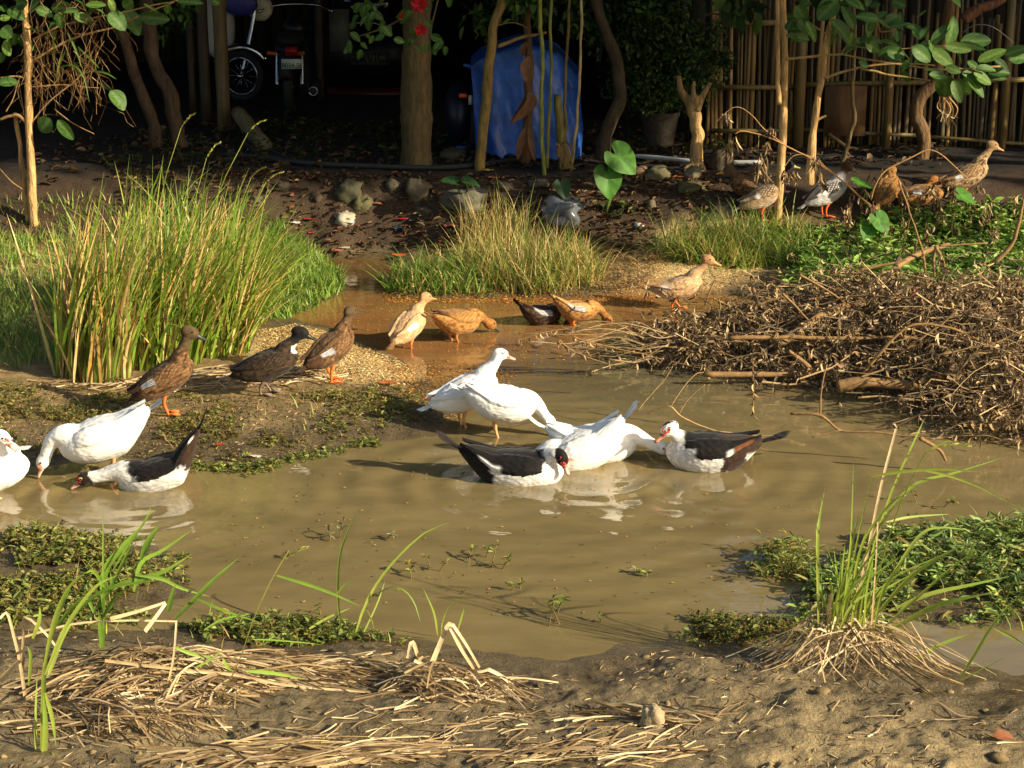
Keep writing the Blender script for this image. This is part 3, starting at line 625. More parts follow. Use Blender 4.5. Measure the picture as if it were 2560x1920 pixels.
duck('big white duck bending its neck down at the left shore', 'duck', P(272, 1190, .0), 190, white_c, white_w, cz=.235, pitch=-15, head=(.335, -.02, .115), hd=(4, -62), d0=(1, 0, .45), d1=(.45, 0, -.9), tail=20, taill=.12, fat=1.18, white=True, tailc=WHT, k0=.75, k1=.35, mask=lin(226, 128, 104), **kw)
duck('black and white duck with dark head skimming the water at left', 'duck', P(412, 1222, -.01), 184, pied(.26, 'full'), pied_w((.86, .93), .10), cz=.105, pitch=-17, head=(.405, .0, .075), hd=(-6, -28), d0=(1, 0, .3), d1=(1, 0, .02), tail=42, taill=.17, legs=0, tailc=BLK, eyec=lin(220, 200, 160), fat=.95, **MUS)
duck('brown mottled duck standing tall with white wing bar, leftmost on the mud', 'duck', gp(408, 1040), 14, brown_c, brown_w, L=.43, pitch=28, cz=.225, head=(.165, 0, .50), hd=(-4, -20), d0=(.35, 0, 1), d1=(.15, 0, 1), tail=-6, billc=lin(52, 52, 50), legc=lin(210, 110, 50), neckr=.95, legx=.03, k0=.5)
duck('dark brown duck with white bib and black head beside the tall grass', 'duck', gp(665, 988), 12, plum(DK, DKD, DKL, lin(30, 28, 24), bib=.19), wplum(DK * .7, DKD, DKL, tip=DKD), L=.43, pitch=17, cz=.19, head=(.205, 0, .385), hd=(-4, -20), d0=(.4, 0, 1), d1=(.1, 0, 1), tail=2, billc=lin(28, 30, 30), legc=lin(120, 100, 84), neckr=.95, legx=.0, step=.03)
duck('brown duck seen from behind stepping over the husks, white and blue wing bar', 'duck', gp(825, 958), 48, brown_c, brown_w, L=.43, pitch=24, cz=.22, head=(.175, 0, .425), hd=(10, -6), d0=(.3, 0, 1), d1=(.1, 0, 1), tail=6, billc=lin(70, 66, 54), legc=lin(220, 112, 46), neckr=.9, legx=.02, step=.03)
duck('fawn duck with white wings seen from behind, wading', 'duck', P(1020, 880, -.03), 62, fawn_c, fawn_w, L=.41, pitch=16, cz=.185, head=(.19, -.02, .345), hd=(-12, -8), d0=(.4, 0, 1), d1=(.05, 0, 1), tail=-8, billc=lin(160, 130, 70), legc=lin(214, 120, 70), tailc=FWD, neckr=.9)
duck('warm brown duck dabbling with bill in the shallow water, next to the fawn duck', 'duck', P(1140, 862, -.03), 42, buff_c, buff_w, L=.43, pitch=-10, cz=.175, head=(.30, 0, .105), hd=(-6, -30), d0=(1, 0, .15), d1=(.8, 0, -.6), tail=12, billc=lin(84, 76, 58), legc=lin(190, 120, 70), fat=1.08)
duck('dark brown duck with raised blue and white wing bar, floating farther back', 'duck', P(1350, 812, -.01), 38, plum(BRD, DKD, BR, BRH), wplum(BRD, DKD, BR, (.3, .75), WHT, specb=lin(40, 44, 80)), L=.38, pitch=-6, cz=.075, head=(.26, 0, .06), hd=(0, -40), d0=(1, 0, .2), d1=(.7, 0, -.7), tail=28, legs=0, billc=lin(60, 56, 50))
duck('buff duck with black and white striped wing dabbling by the brush twigs', 'duck', P(1436, 822, -.03), 22, buff_c, wplum(BFL * .95, BFD, BFL, (.25, .7), WHT, specb=lin(70, 60, 60)), L=.36, pitch=-8, cz=.14, head=(.25, 0, .06), hd=(-4, -55), d0=(1, 0, .1), d1=(.6, 0, -.8), tail=30, billc=lin(120, 100, 60), legs=2, fat=1.05)
duck('fawn duck walking right with head up in the shallow, beside the brush heap', 'duck', P(1690, 775, -.01), 6, fawn_c, wplum(FW, FWD, FWL, (.62, .78), WHT, lin(170, 130, 90)), L=.40, pitch=14, cz=.175, head=(.215, 0, .38), hd=(-4, -16), d0=(.5, 0, 1), d1=(.12, 0, 1), tail=14, billc=lin(208, 148, 92), legc=lin(230, 120, 50), tailc=FWD, neckr=.92, step=.03)
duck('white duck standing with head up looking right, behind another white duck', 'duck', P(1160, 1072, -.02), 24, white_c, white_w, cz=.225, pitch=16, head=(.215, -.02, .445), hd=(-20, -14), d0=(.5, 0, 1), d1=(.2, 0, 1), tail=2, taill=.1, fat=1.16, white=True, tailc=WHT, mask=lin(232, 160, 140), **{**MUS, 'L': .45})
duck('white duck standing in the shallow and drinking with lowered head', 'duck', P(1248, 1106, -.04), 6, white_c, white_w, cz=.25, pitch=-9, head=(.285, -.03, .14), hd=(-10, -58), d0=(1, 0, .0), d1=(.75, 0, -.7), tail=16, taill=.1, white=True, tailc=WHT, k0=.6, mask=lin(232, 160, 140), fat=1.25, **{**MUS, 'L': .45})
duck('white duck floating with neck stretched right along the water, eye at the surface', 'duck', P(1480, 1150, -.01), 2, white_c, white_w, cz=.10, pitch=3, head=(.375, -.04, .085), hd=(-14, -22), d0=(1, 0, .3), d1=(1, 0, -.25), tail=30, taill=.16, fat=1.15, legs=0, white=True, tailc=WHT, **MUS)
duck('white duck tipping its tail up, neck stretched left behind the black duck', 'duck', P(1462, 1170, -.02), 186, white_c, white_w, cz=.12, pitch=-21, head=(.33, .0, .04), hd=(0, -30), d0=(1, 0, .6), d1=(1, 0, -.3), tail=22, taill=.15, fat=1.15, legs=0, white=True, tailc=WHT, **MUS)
kw = dict(MUS); kw['L'] = .58
duck('black backed duck with white breast floating in front, bill pointing down to the right', 'duck', P(1278, 1205, -.02), -8, pied(.34, 'cap', brown=lin(36, 28, 24)), pied_w((.50, .76)), cz=.085, pitch=-2, head=(.268, -.05, .185), hd=(-28, -52), d0=(.5, 0, 1), d1=(.75, -.1, .1), tail=24, taill=.18, legs=0, tailc=lin(40, 30, 26), k0=.5, mask=lin(206, 70, 52), **kw)
kw['L'] = .53; kw['billc'] = lin(190, 130, 96)
duck('black and white duck with red face floating to the left near the fallen branch', 'duck', P(1782, 1174, -.02), 179, pied(.43, 'fleck', True), pied_w((.56, .64), .14, True), cz=.105, pitch=1, fat=1.2, hk=1.2, head=(.235, .03, .255), hd=(22, -30), d0=(.5, 0, 1), d1=(.1, 0, 1), tail=20, taill=.19, legs=0, tailc=BLK, mask=lin(214, 66, 44), eyec=lin(210, 90, 60), **kw)
g1 = gp(1903, 556); back = 'ducks resting on the far bank'
duck('grey fawn drake with dark green head behind the slender trunk', 'duck', g1, 14, plum(lin(176, 140, 106), FWD, FWL, lin(20, 30, 22), chest=lin(150, 100, 64), belly=lin(206, 186, 160), scal=.4), wplum(lin(120, 96, 74), BRD, FWL, (.55, .66), WHT, lin(140, 124, 104)), L=.43, pitch=22, cz=.215, head=(.20, 0, .46), hd=(0, -8), tail=-4, billc=lin(150, 140, 60), neckr=.9, tailc=lin(190, 176, 150), group=back)
duck('brown mottled duck half hidden behind the grey fawn drake', 'duck', gp(1885, 520), 168, brown_c, brown_w, L=.43, pitch=10, cz=.17, head=(.2, 0, .3), hd=(0, -8), tail=5, group=back)
duck('white breasted duck with brown head beside the forked trunk', 'duck', gp(2062, 545), 22, plum(lin(206, 200, 196), lin(170, 160, 150), WHT, lin(84, 56, 38), chest=lin(200, 190, 186), scal=.4), wplum(lin(96, 84, 74), BRD, WHT, (.5, .75), WHT, lin(80, 66, 56)), L=.42, pitch=24, cz=.21, head=(.18, 0, .42), hd=(-50, -20), tail=-2, billc=lin(120, 110, 70), legc=lin(226, 104, 44), neckr=.95, group=back)
duck('rusty brown duck preening behind dry leaves on the far bank', 'duck', gp(2213, 536), 60, plum(BF * .75, BFD, BFL, BF * .7), buff_w, L=.42, pitch=24, cz=.18, head=(.12, 0, .33), hd=(150, -30), tail=0, neckr=.95, group=back)
duck('buff brown duck crouching with tucked head on the far bank', 'duck', gp(2300, 520), 20, buff_c, brown_w, L=.44, pitch=5, cz=.11, head=(.12, 0, .22), hd=(170, -30), tail=4, legs=0, group=back)
duck('pale mottled duck standing alert at the far right, orange bill', 'duck', gp(2408, 502), 16, plum(lin(170, 138, 98), BRD, lin(206, 178, 136), lin(166, 132, 92)), wplum(lin(140, 106, 70), BRD, lin(200, 168, 122), (.6, .75), WHT), L=.44, pitch=20, cz=.21, head=(.22, 0, .455), hd=(-4, -18), d0=(.4, 0, 1), d1=(.12, 0, 1), tail=2, billc=lin(226, 140, 96), neckr=.95, group=back)
# ================================================================ plants: helpers
SCALE = lambda Y: FPX / (Y * 1.045)
def face_ribbon(pts, w, c0, c1, fold=.35, tilt=0.0, segs=10, prof='leaf'):
    """a folded blade along a world polyline, its width turned partly to the viewer"""
    p = spline(pts, segs + 1); T = unit(np.gradient(p, axis=0)); view = unit(np.array([0, 0, CAMH]) - p)
    s = unit(np.cross(T, view)); u = np.cross(s, T); ct, st = math.cos(tilt), math.sin(tilt); s, u = s * ct + u * st, u * ct - s * st
    t = np.linspace(0, 1, segs + 1)
    k = {'leaf': np.minimum(1, .45 + t * 2.2) * (1 - t ** 3) + .03, 'straw': np.full_like(t, 1.0) * (1 - .3 * t), 'broad': np.sin(np.pi * np.clip(t * .96 + .03, 0, 1)) ** .7 + .03}[prof] * w / 2
    V = np.stack([p - s * k[:, None] + u * (k * fold)[:, None], p, p + s * k[:, None] + u * (k * fold)[:, None]], 1).reshape(-1, 3)
    F = np.array([[r * 3 + e, r * 3 + e + 1, r * 3 + e + 4, r * 3 + e + 3] for r in range(segs) for e in (0, 1)])
    C = np.repeat(np.asarray(c0) * (1 - t)[:, None] + np.asarray(c1) * t[:, None], 3, 0)
    return V, F, C
def blade_part(parent, name, cpts, Y, wpx, c0, c1, mat, prof='leaf', lean=None, fold=.35, segs=10):
    """pixel polyline at distance Y, leaning a little towards or away along its length"""
    n = len(cpts); lean = rng.uniform(-.14, .14) if lean is None else lean
    pts = [PD(x, y, Y + lean * q / max(n - 1, 1)) for q, (x, y) in enumerate(cpts)]
    V, F, C = face_ribbon(pts, wpx / SCALE(Y), c0, c1, fold, rng.uniform(-.5, .5), segs, prof)
    return mk(name, V, F, M[mat], parent, C, True)
GRN, GRN2, YGR, DRY, DRY2, DGR = lin(112, 146, 46), lin(140, 172, 62), lin(172, 180, 78), lin(208, 180, 120), lin(180, 144, 86), lin(56, 84, 26)
STRAW, STRAW2, STRAW3 = lin(220, 198, 154), lin(194, 166, 118), lin(146, 120, 82)
def seedhead(mb, tip, d, ln=.16, n=26, col=lin(178, 176, 84)):
    t = rng.uniform(0, 1, n); az = rng.uniform(0, 6.28, n)
    droop = np.stack([np.cos(az) * .25, np.sin(az) * .25, -np.ones(n) * .35], 1)
    b = tip + unit(d) * (t * ln)[:, None] + np.array([0, 0, -1]) * (t ** 2 * ln * .35)[:, None]
    V, F, C = leaves(b, unit(unit(d) + droop), rng.normal(0, 1, (n, 3)), .022, .008, jitter(col, n, .2)); mb.add(V, F, C)
def grass_clump(name, label, cpx, rx, ry, n, hmin, hmax, width, lean, azm, azs, cols_g, cols_d, dry=.4, bend=(.1, .9), heads=0, cat='grass', group=None):
    c = G(*cpx); root = thing(name, label, cat, c, group)
    for part, frac, cols, mat in (('green_blades', 1 - dry, cols_g, 'blade'), ('dry_stalks', dry, cols_d, 'straw')):
        m = int(n * frac)
        if m < 3: continue
        r = np.sqrt(rng.uniform(0, 1, m)); th = rng.uniform(0, 6.28, m); x = c[0] + rx * r * np.cos(th); y = c[1] + ry * r * np.sin(th)
        az = np.where(rng.uniform(size=m) < (.88 if width > .02 else .72), azm + rng.normal(0, azs, m), rng.uniform(0, 6.28, m))
        b = onground(x, y); b[:, 2] -= .02
        c0 = mixc(cols, m, .25); c1 = mixc(cols, m, .2)
        ln = rng.uniform(hmin, hmax, m) * (1.0 if part == 'green_blades' else .86)
        V, F, C = ribbons(b, az, ln, rng.uniform(.6, 1.25, m) * width, np.abs(rng.normal(0, lean, m)), rng.uniform(*bend, m) * (1 if part == 'green_blades' else .45), c0, c1, 7)
        mk(part, V, F, M[mat], root, C, True, kind='stuff')
    if heads:
        mb = MB(); sh = MB()
        for k in range(heads):
            a_ = azm + rng.normal(0, .5); x0 = c + [rng.uniform(-rx, rx) * .7, rng.uniform(-ry, ry) * .7, 0]; ln = hmax * rng.uniform(.95, 1.15); le = rng.uniform(.05, .3)
            pts = [x0 + np.array([math.cos(a_) * math.sin(le * q) * ln * q, math.sin(a_) * math.sin(le * q) * ln * q, ln * q * math.cos(le * q)]) for q in np.linspace(0, 1, 6)]
            sh.add(*tube(pts, np.linspace(.004, .002, 6), 4), YGR * .8); seedhead(mb, pts[-1], pts[-1] - pts[-2] + np.array([math.cos(a_) * .06, 0, -.02]), .17)
        sh.build('seed_stalks', M['blade'], root, kind='stuff'); mb.build('seed_heads', M['blade'], root, kind='stuff')
    return root
gcols = [GRN, GRN2, YGR, GRN * .8]; dcols = [DRY, DRY2, lin(212, 186, 120), lin(176, 140, 70)]
g_ = 'clumps of tall grass on the left bank'
grass_clump('tall_grass_clump', 'tall reedy grass clump with yellow stems, leftmost on the bank', (235, 945), .24, .18, 480, .5, 1.38, .022, .15, .1, .9, gcols, dcols, .52, (.1, 1.4), heads=0, group=g_)
grass_clump('tall_grass_clump', 'tall grass clump with seed heads behind the leftmost brown duck', (390, 905), .3, .22, 640, .4, 1.42, .022, .24, .05, .9, gcols, dcols, .42, (.1, 1.6), heads=2, group=g_)
grass_clump('tall_grass_clump', 'leaning tall grass clump beside the dark duck with white bib', (520, 875), .28, .22, 560, .35, 1.3, .022, .34, .05, .8, gcols, dcols, .38, (.1, 1.6), heads=1, group=g_)
grass_clump('tall_grass_clump', 'bushy yellow green grass behind the tall clumps', (430, 800), .5, .32, 1050, .4, 1.2, .022, .34, .1, 1.0, gcols, dcols, .2, (.2, 1.7), heads=0, group=g_)
grass_clump('tall_grass_clump', 'tall arching grass stalks reaching over the inlet', (590, 800), .2, .2, 130, .6, 1.0, .013, .38, .15, .35, gcols, dcols, .25, (.2, .7), heads=2, group=g_)
def grass_patch(name, label, pg, n, hmin, hmax, w, cols, lean=.35, bend=(.3, 1.3), azm=None, segs=4):
    x, y = scatter_px(pg, n); b = onground(x, y); ok = b[:, 2] > -.02; b = b[ok]; m = len(b)
    az = rng.uniform(0, 6.28, m) if azm is None else azm + rng.normal(0, .8, m)
    hm = np.clip(.75 + .6 * n2(b[:, 0], b[:, 1], .35, 2, 4.4), .4, 1.3)
    V, F, C = ribbons(b - [0, 0, .01], az, rng.uniform(hmin, hmax, m) * hm, rng.uniform(.6, 1.3, m) * w, np.abs(rng.normal(0, lean, m)), rng.uniform(*bend, m), mixc(cols, m, .25), mixc(cols, m, .25), segs)
    return props(mk(name, V, F, M['blade'], None, C, True), label, 'grass', None, 'stuff')
lgr = [lin(108, 146, 52), lin(136, 168, 70), lin(94, 128, 46), lin(164, 174, 84)]
grass_patch('low_grass', 'bright green leafy grass sloping to the inlet right of the tall clumps', [(560, 640), (700, 560), (790, 640), (850, 690), (860, 730), (780, 775), (690, 800), (560, 800)], 3600, .1, .30, .016, lgr)
grass_patch('low_grass', 'bright green low grass at the left edge behind the tall clump', [(-250, 600), (160, 600), (210, 760), (160, 900), (60, 925), (-250, 925)], 3200, .08, .24, .014, lgr)
grass_patch('low_grass', 'short grass and straw at the far left under the slender tree', [(-300, 500), (520, 500), (560, 620), (-300, 620)], 1500, .05, .2, .012, lgr + [DRY, DRY2])
# ---------------------------------------------------------------- centre and right tussocks on the rear bank
fine_g = [lin(132, 156, 66), lin(110, 138, 54), lin(164, 172, 86), lin(186, 174, 100)]; fine_d = [lin(196, 164, 100), lin(170, 132, 76), lin(210, 184, 120)]
g_ = 'grass tussocks on the rear bank'
grass_clump('grass_tussock', 'straw coloured fine grass tussock in the middle of the rear bank', (1330, 690), .56, .4, 1900, .2, .56, .010, .55, 1.6, 3, fine_g, fine_d, .36, (.4, 2.0), group=g_)
grass_clump('grass_tussock', 'greener low tussock at the inlet, left of the straw coloured one', (1120, 705), .5, .26, 1600, .12, .38, .013, .6, 1.6, 3, lgr, fine_d, .15, (.4, 1.8), group=g_)
grass_clump('grass_tussock', 'tall upright wisps behind the middle tussock', (1240, 610), .3, .2, 420, .2, .58, .008, .35, .5, 3, fine_g, fine_d, .55, (.3, 1.4), group=g_)
grass_clump('grass_tussock', 'rounded green tussock above the husk mound', (1790, 640), .46, .32, 1700, .2, .5, .011, .6, 1.6, 3, lgr + fine_g, fine_d, .2, (.5, 2.0), group=g_)
grass_clump('grass_tussock', 'green tussock at the foot of the slender trunks', (1920, 640), .44, .32, 1300, .14, .4, .012, .6, 1.6, 3, lgr, fine_d, .15, (.5, 1.8), group=g_)
# withered wisps hanging over the bank beside the walking fawn duck
x, y = scatter_px([(1480, 735), (1500, 660), (1640, 640), (1660, 730)], 260); b = onground(x, y) + [0, 0, .05]
V, F, C = ribbons(b, -1.57 + rng.normal(0, .9, 260), rng.uniform(.08, .24, 260), .012, rng.uniform(.5, 1.2, 260), rng.uniform(.8, 1.8, 260), mixc([STRAW3, DRY2], 260), mixc([STRAW3 * .8, DRY2], 260), 4)
props(mk('withered_grass', V, F, M['straw'], None, C, True), 'withered brown grass drooping over the small bank behind the walking fawn duck', 'grass', None, 'stuff')
# ---------------------------------------------------------------- creeping weeds
def weeds(name, label, pg, n, k, hmax, ll, lw, cols, water=False, stems=True, cl=.0, mat='leaf', kind='stuff', soft=.3):
    x, y = scatter_px(pg, n); b = onground(x, y, water)
    if cl: m = n2(b[:, 0], b[:, 1], .3, 2, 12.0) > cl * 2 - 1; b = b[m]
    pw = np.array([G(a, c)[:2] for a, c in pg]); sd = sdist(b[:, 0], b[:, 1], pw) + .12 * n2(b[:, 0], b[:, 1], .25, 3, 77.); keep = rng.uniform(size=len(b)) < .05 + .95 * sstep(-.02, soft, sd); b, sd = b[keep], sd[keep]
    ok = b[:, 2] > -.05; b, sd = b[ok], sd[ok]; m = len(b); b[:, 2] = np.maximum(b[:, 2], 0)
    h = rng.uniform(.25, 1, m) * hmax * (.45 + .55 * sstep(0, soft, sd)); tl = rng.normal(0, .45, (m, 2))
    top = b + np.stack([tl[:, 0] * h, tl[:, 1] * h, h], 1)
    q = rng.uniform(.15, 1, (m, k)); bs = (b[:, None, :] * (1 - q[..., None]) + top[:, None, :] * q[..., None]).reshape(-1, 3); N = len(bs)
    az = rng.uniform(0, 6.28, N); d = np.stack([np.cos(az), np.sin(az), rng.uniform(.0, .9, N)], 1)
    V, F, C = leaves(bs, d, np.array([0, 0, 1.0]) + rng.normal(0, .35, (N, 3)), rng.uniform(.6, 1.25, N) * ll * np.repeat(rng.choice([.6, .9, 1.0, 1.5], m), k), rng.uniform(.7, 1.2, N) * lw * np.repeat(rng.uniform(.7, 1.4, m), k), mixc(cols, N, .3) * np.repeat(rng.uniform(.7, 1.2, m), k)[:, None])
    mb = MB().add(V, F, C)
    if stems:
        V, F, C, _ = twig_batch(b - [0, 0, .01], top, np.zeros(m), np.full(m, .0022), np.full(m, .0015), mixc([lin(120, 96, 50), lin(104, 110, 50)], m), 2, 3, .04); mb.add(V, F, C)
    return props(mb.build(name, M[mat], None), label, 'weeds', None, kind)
wc = [lin(130, 148, 68), lin(154, 160, 84), lin(104, 120, 54), lin(140, 126, 66)]
weeds('creeping_weeds', 'tangled small leaved weeds on the near left mud, below the feeding ducks', [(-400, 1330), (120, 1310), (320, 1335), (470, 1390), (490, 1450), (420, 1540), (300, 1580), (-400, 1600)], 3000, 7, .06, .032, .013, wc + [lin(166, 160, 92), lin(150, 128, 74)], cl=.36)
weeds('creeping_weeds', 'lush lance leaved weeds at the near right shore behind the rice stubble', [(1960, 1560), (2000, 1470), (2080, 1400), (2220, 1340), (2380, 1310), (2800, 1290), (2800, 1570), (2400, 1570), (2150, 1590)], 1700, 8, .11, .055, .016, [lin(146, 170, 88), lin(124, 150, 74), lin(166, 182, 110), lin(106, 128, 64), lin(170, 160, 90)], cl=.3)
weeds('creeping_weeds', 'sparse weeds along the near shore, left half', [(430, 1560), (700, 1540), (860, 1560), (1010, 1570), (1060, 1600), (1010, 1625), (700, 1620), (450, 1610)], 620, 7, .06, .03, .013, wc, cl=.36, soft=.12)
weeds('creeping_weeds', 'brownish weeds along the near shore left of the rice stubble', [(1690, 1570), (1780, 1520), (1880, 1540), (2050, 1560), (2060, 1610), (1880, 1625), (1700, 1610)], 520, 6, .06, .026, .011, wc + [lin(104, 82, 50), lin(120, 96, 56)], cl=.3, soft=.12)
weeds('creeping_weeds', 'upright weeds in the water left of the rice stubble', [(1830, 1450), (1900, 1390), (2000, 1360), (2060, 1400), (2000, 1460), (1900, 1470)], 170, 8, .13, .04, .011, [lin(132, 156, 76), lin(146, 136, 70)], True, soft=.12)
weeds('creeping_weeds', 'small olive weeds on the trodden mud below the brown ducks', [(-300, 960), (300, 950), (600, 990), (900, 960), (1060, 980), (1110, 1060), (900, 1105), (740, 1135), (600, 1170), (400, 1145), (-300, 1170)], 3600, 6, .035, .024, .010, wc + [lin(150, 128, 72), lin(160, 130, 70), lin(110, 88, 50)], cl=.4)
weeds('creeping_weeds', 'low weeds at the waterline of the left bank', [(380, 1150), (620, 1170), (760, 1135), (900, 1105), (1100, 1080), (1110, 1100), (900, 1130), (740, 1165), (620, 1200), (400, 1175)], 620, 6, .035, .022, .010, wc, cl=.4, soft=.06)
weeds('creeping_weeds', 'bright green broad leaved weeds on the far right bank', [(1940, 720), (1990, 600), (2130, 550), (2300, 515), (2700, 490), (2700, 790), (2300, 800), (2050, 780)], 3400, 8, .2, .06, .028, [lin(150, 184, 82), lin(126, 164, 66), lin(172, 192, 104), lin(100, 136, 56)])
weeds('creeping_weeds', 'dusty ivy leaved weeds in the shade below the taro', [(1510, 560), (1480, 500), (1560, 480), (1610, 520), (1600, 565)], 60, 7, .12, .06, .04, [lin(104, 112, 64), lin(76, 88, 46)])
weeds('creeping_weeds', 'thin seedlings on the husk edge', [(900, 960), (1060, 960), (1080, 1040), (960, 1080), (880, 1020)], 150, 5, .04, .024, .008, [lin(150, 150, 70), lin(176, 136, 66)])
grass_patch('thin_grass', 'thin grass blades among the near left weeds', [(-300, 1330), (320, 1340), (480, 1430), (420, 1570), (1000, 1580), (1000, 1625), (-300, 1640)], 260, .06, .2, .006, [GRN, YGR, DRY2], .5)
grass_patch('thin_grass', 'thin grass blades among the near right weeds', [(1850, 1600), (1980, 1480), (2200, 1350), (2750, 1300), (2750, 1590), (2100, 1620)], 320, .08, .24, .006, [GRN2, YGR, DRY2], .5)
grass_patch('thin_grass', 'thin grass blades scattered over the left bank', [(-250, 950), (300, 945), (620, 985), (900, 950), (1060, 970), (1110, 1060), (760, 1135), (400, 1145), (-250, 1170)], 420, .03, .11, .006, [GRN, YGR, DRY, DRY2], .6)
# ---------------------------------------------------------------- sprigs standing in the near water
def sprig(px, py, n, h, ll, label, cols, name='water_weed', lean=.5, lw=.014, spread=.05):
    b = P(px, py, -.01); root = thing(name, label, 'weed', b, 'weeds standing in the near water'); mb = MB(); st = MB()
    for k in range(max(1, n // 6)):
        x0 = b + [rng.normal(0, spread), rng.normal(0, spread), 0]; tp = x0 + np.array([rng.normal(0, lean * h), rng.normal(0, lean * h), h * rng.uniform(.5, 1.1)])
        pts = spline([x0, (x0 + tp) / 2 + [0, 0, h * .15], tp], 6); st.add(*tube(pts, np.linspace(.0035, .002, 6), 5), lin(112, 92, 52))
        m = 7; q = rng.uniform(.35, 1.0, m); bs = np.stack([np.interp(q, np.linspace(0, 1, 6), pts[:, e]) for e in range(3)], 1); az = rng.uniform(0, 6.28, m)
        mb.add(*leaves(bs, np.stack([np.cos(az), np.sin(az), rng.uniform(-.2, 1, m)], 1), np.array([0, 0, 1.]) + rng.normal(0, .4, (m, 3)), rng.uniform(.7, 1.3, m) * ll, lw, mixc(cols, m, .25)))
    st.build('stem', M['twig'], root, kind='stuff'); mb.build('leaves', M['leaf'], root, kind='stuff')
greyl = [lin(150, 146, 112), lin(128, 124, 84)]
for a_ in ((855, 1345, 14, .10, .04, 'pale leaved sprig in the water beside the long thin grass blade', greyl), (975, 1345, 10, .06, .035, 'pale leaved sprig leaning right, near the drinking ducks reflections', greyl),
           (1085, 1425, 24, .07, .028, 'muddy brown sprig cluster in the middle of the near water', wc + [lin(150, 110, 56)]), (1195, 1415, 30, .09, .032, 'leafy yellow green sprig beside the muddy brown cluster', wc),
           (1290, 1475, 14, .05, .028, 'low drab sprigs in front of the leafy yellow green one', wc), (1620, 1440, 14, .05, .03, 'small drab sprig alone in open water', wc + greyl),
           (1375, 1560, 24, .15, .034, 'bright green upright sprig near the front shore', [lin(140, 158, 70), lin(112, 134, 52)]), (1855, 1405, 10, .07, .035, 'small green sprig between the pied duck and the rice stubble', wc),
           (1500, 1555, 7, .05, .03, 'single bent leaf sprig at the front shore', wc), (960, 1500, 7, .03, .02, 'dark sprig near the clump of thin grass', [lin(70, 64, 40)]),
           (720, 1400, 10, .03, .02, 'dark stubby sprig near the leaning seed stalk', [lin(84, 70, 40)]), (2260, 1330, 10, .14, .035, 'reddish sprig beyond the rice stubble', wc + [lin(190, 130, 60)]),
           (2340, 1270, 12, .11, .03, 'thin olive sprig right of the reddish one', wc), (800, 1530, 10, .05, .026, 'green sprig at the shore behind the straw', wc)):
    sprig(*a_)
# ---------------------------------------------------------------- straw
def straw_heap(label, cpx, rx, ry, hh, n, az0, azs, lmin, lmax, nparts=70, kink=.3, w=(.0035, .010), name='straw_heap'):
    c = G(*cpx); root = thing(name, label, 'straw', c); rest = MB()
    for k in range(n):
        r = math.sqrt(rng.uniform()); th = rng.uniform(0, 6.28); x, y = c[0] + rx * r * math.cos(th), c[1] + ry * r * math.sin(th)
        a_ = az0 + rng.normal(0, azs); ln = rng.uniform(lmin, lmax) * (1 if k < nparts else .6); lift = hh * max(0, 1 - r ** 1.5) * rng.uniform(.15, 1)
        d = np.array([math.cos(a_), math.sin(a_)]); q = np.array([-.5, -.2, .15, .5]); pz = [x + d[0] * ln * e for e in q]; py_ = [y + d[1] * ln * e for e in q]
        off = rng.normal(0, .022 * ln, 4); px_ = np.array(pz) - d[1] * off; py_ = np.array(py_) + d[0] * off
        z = np.maximum(hfast(px_, py_), -.01) + .008 + lift * np.array([.55, 1, 1, .55]) + (np.array([0, rng.uniform(0, kink) * .1, rng.uniform(0, kink) * .1, 0]) if rng.uniform() < .3 else 0) * ln / .4
        pts = np.stack([px_, py_, z], 1)
        V, F, C = face_ribbon(pts, rng.uniform(*w), *(mixc([STRAW, STRAW2, STRAW3, STRAW3, lin(116, 94, 62), lin(88, 70, 46)], 2, .2)), .3, rng.uniform(-.9, .9), 6, 'straw')
        if k < nparts: mk('straw', V, F, M['straw'], root, C)
        else: rest.add(V, F, C)
    if rest.n: rest.build('loose_straw', M['straw'], root, kind='stuff')
    return root
straw_heap('big heap of pale flattened straw on the near left shore', (400, 1700), .44, .24, .12, 680, .15, .55, .25, .62, 110)
straw_heap('straw spreading right from the big near left heap', (690, 1690), .38, .18, .05, 420, -.1, .35, .22, .55, 70)
straw_heap('dark damp straw below the big near left heap', (290, 1800), .38, .16, .05, 300, -.5, .45, .2, .5, 50)
straw_heap('peaked straw heap in the middle of the near mud', (1130, 1725), .26, .16, .10, 260, -.45, .6, .18, .42, 80)
straw_heap('flat straw streak along the bottom edge, left of centre', (780, 1890), .5, .1, .015, 200, .12, .25, .2, .55, 60)
straw_heap('flat straw streak along the bottom edge, in the middle', (1480, 1890), .4, .09, .02, 90, .2, .35, .15, .35, 40)
straw_heap('matted grey straw beside the upright clod', (1600, 1800), .24, .09, .03, 90, -.45, .3, .15, .32, 40)
straw_heap('thin straw scattered on the near right mud', (2150, 1800), .75, .25, .004, 60, .3, .9, .06, .22, 30, .05, (.003, .007))
straw_heap('scattered straw bits over the middle of the near mud', (1250, 1820), .8, .22, .004, 150, .3, .9, .05, .26, 40, .05, (.003, .008))
straw_heap('pressed straw mat under the brown duck on the husks', (640, 945), .42, .28, .03, 260, .1, .5, .15, .4, 60, w=(.006, .011))
straw_heap('fallen stalks at the foot of the tall grass', (400, 960), .75, .14, .03, 130, .2, .6, .15, .45, 40, w=(.006, .012))
def peak(cpts, Y, w, root): return blade_part(root, 'straw', cpts, Y, w, STRAW, STRAW2, 'straw', 'straw', .05, .4)
ph = [o for o in bpy.data.objects if o.get('label') == 'peaked straw heap in the middle of the near mud'][0]; Yp = ph.location.y
c6 = lambda *p: [(900 + x / 2.212, 1280 + y / 2.212) for x, y in p]
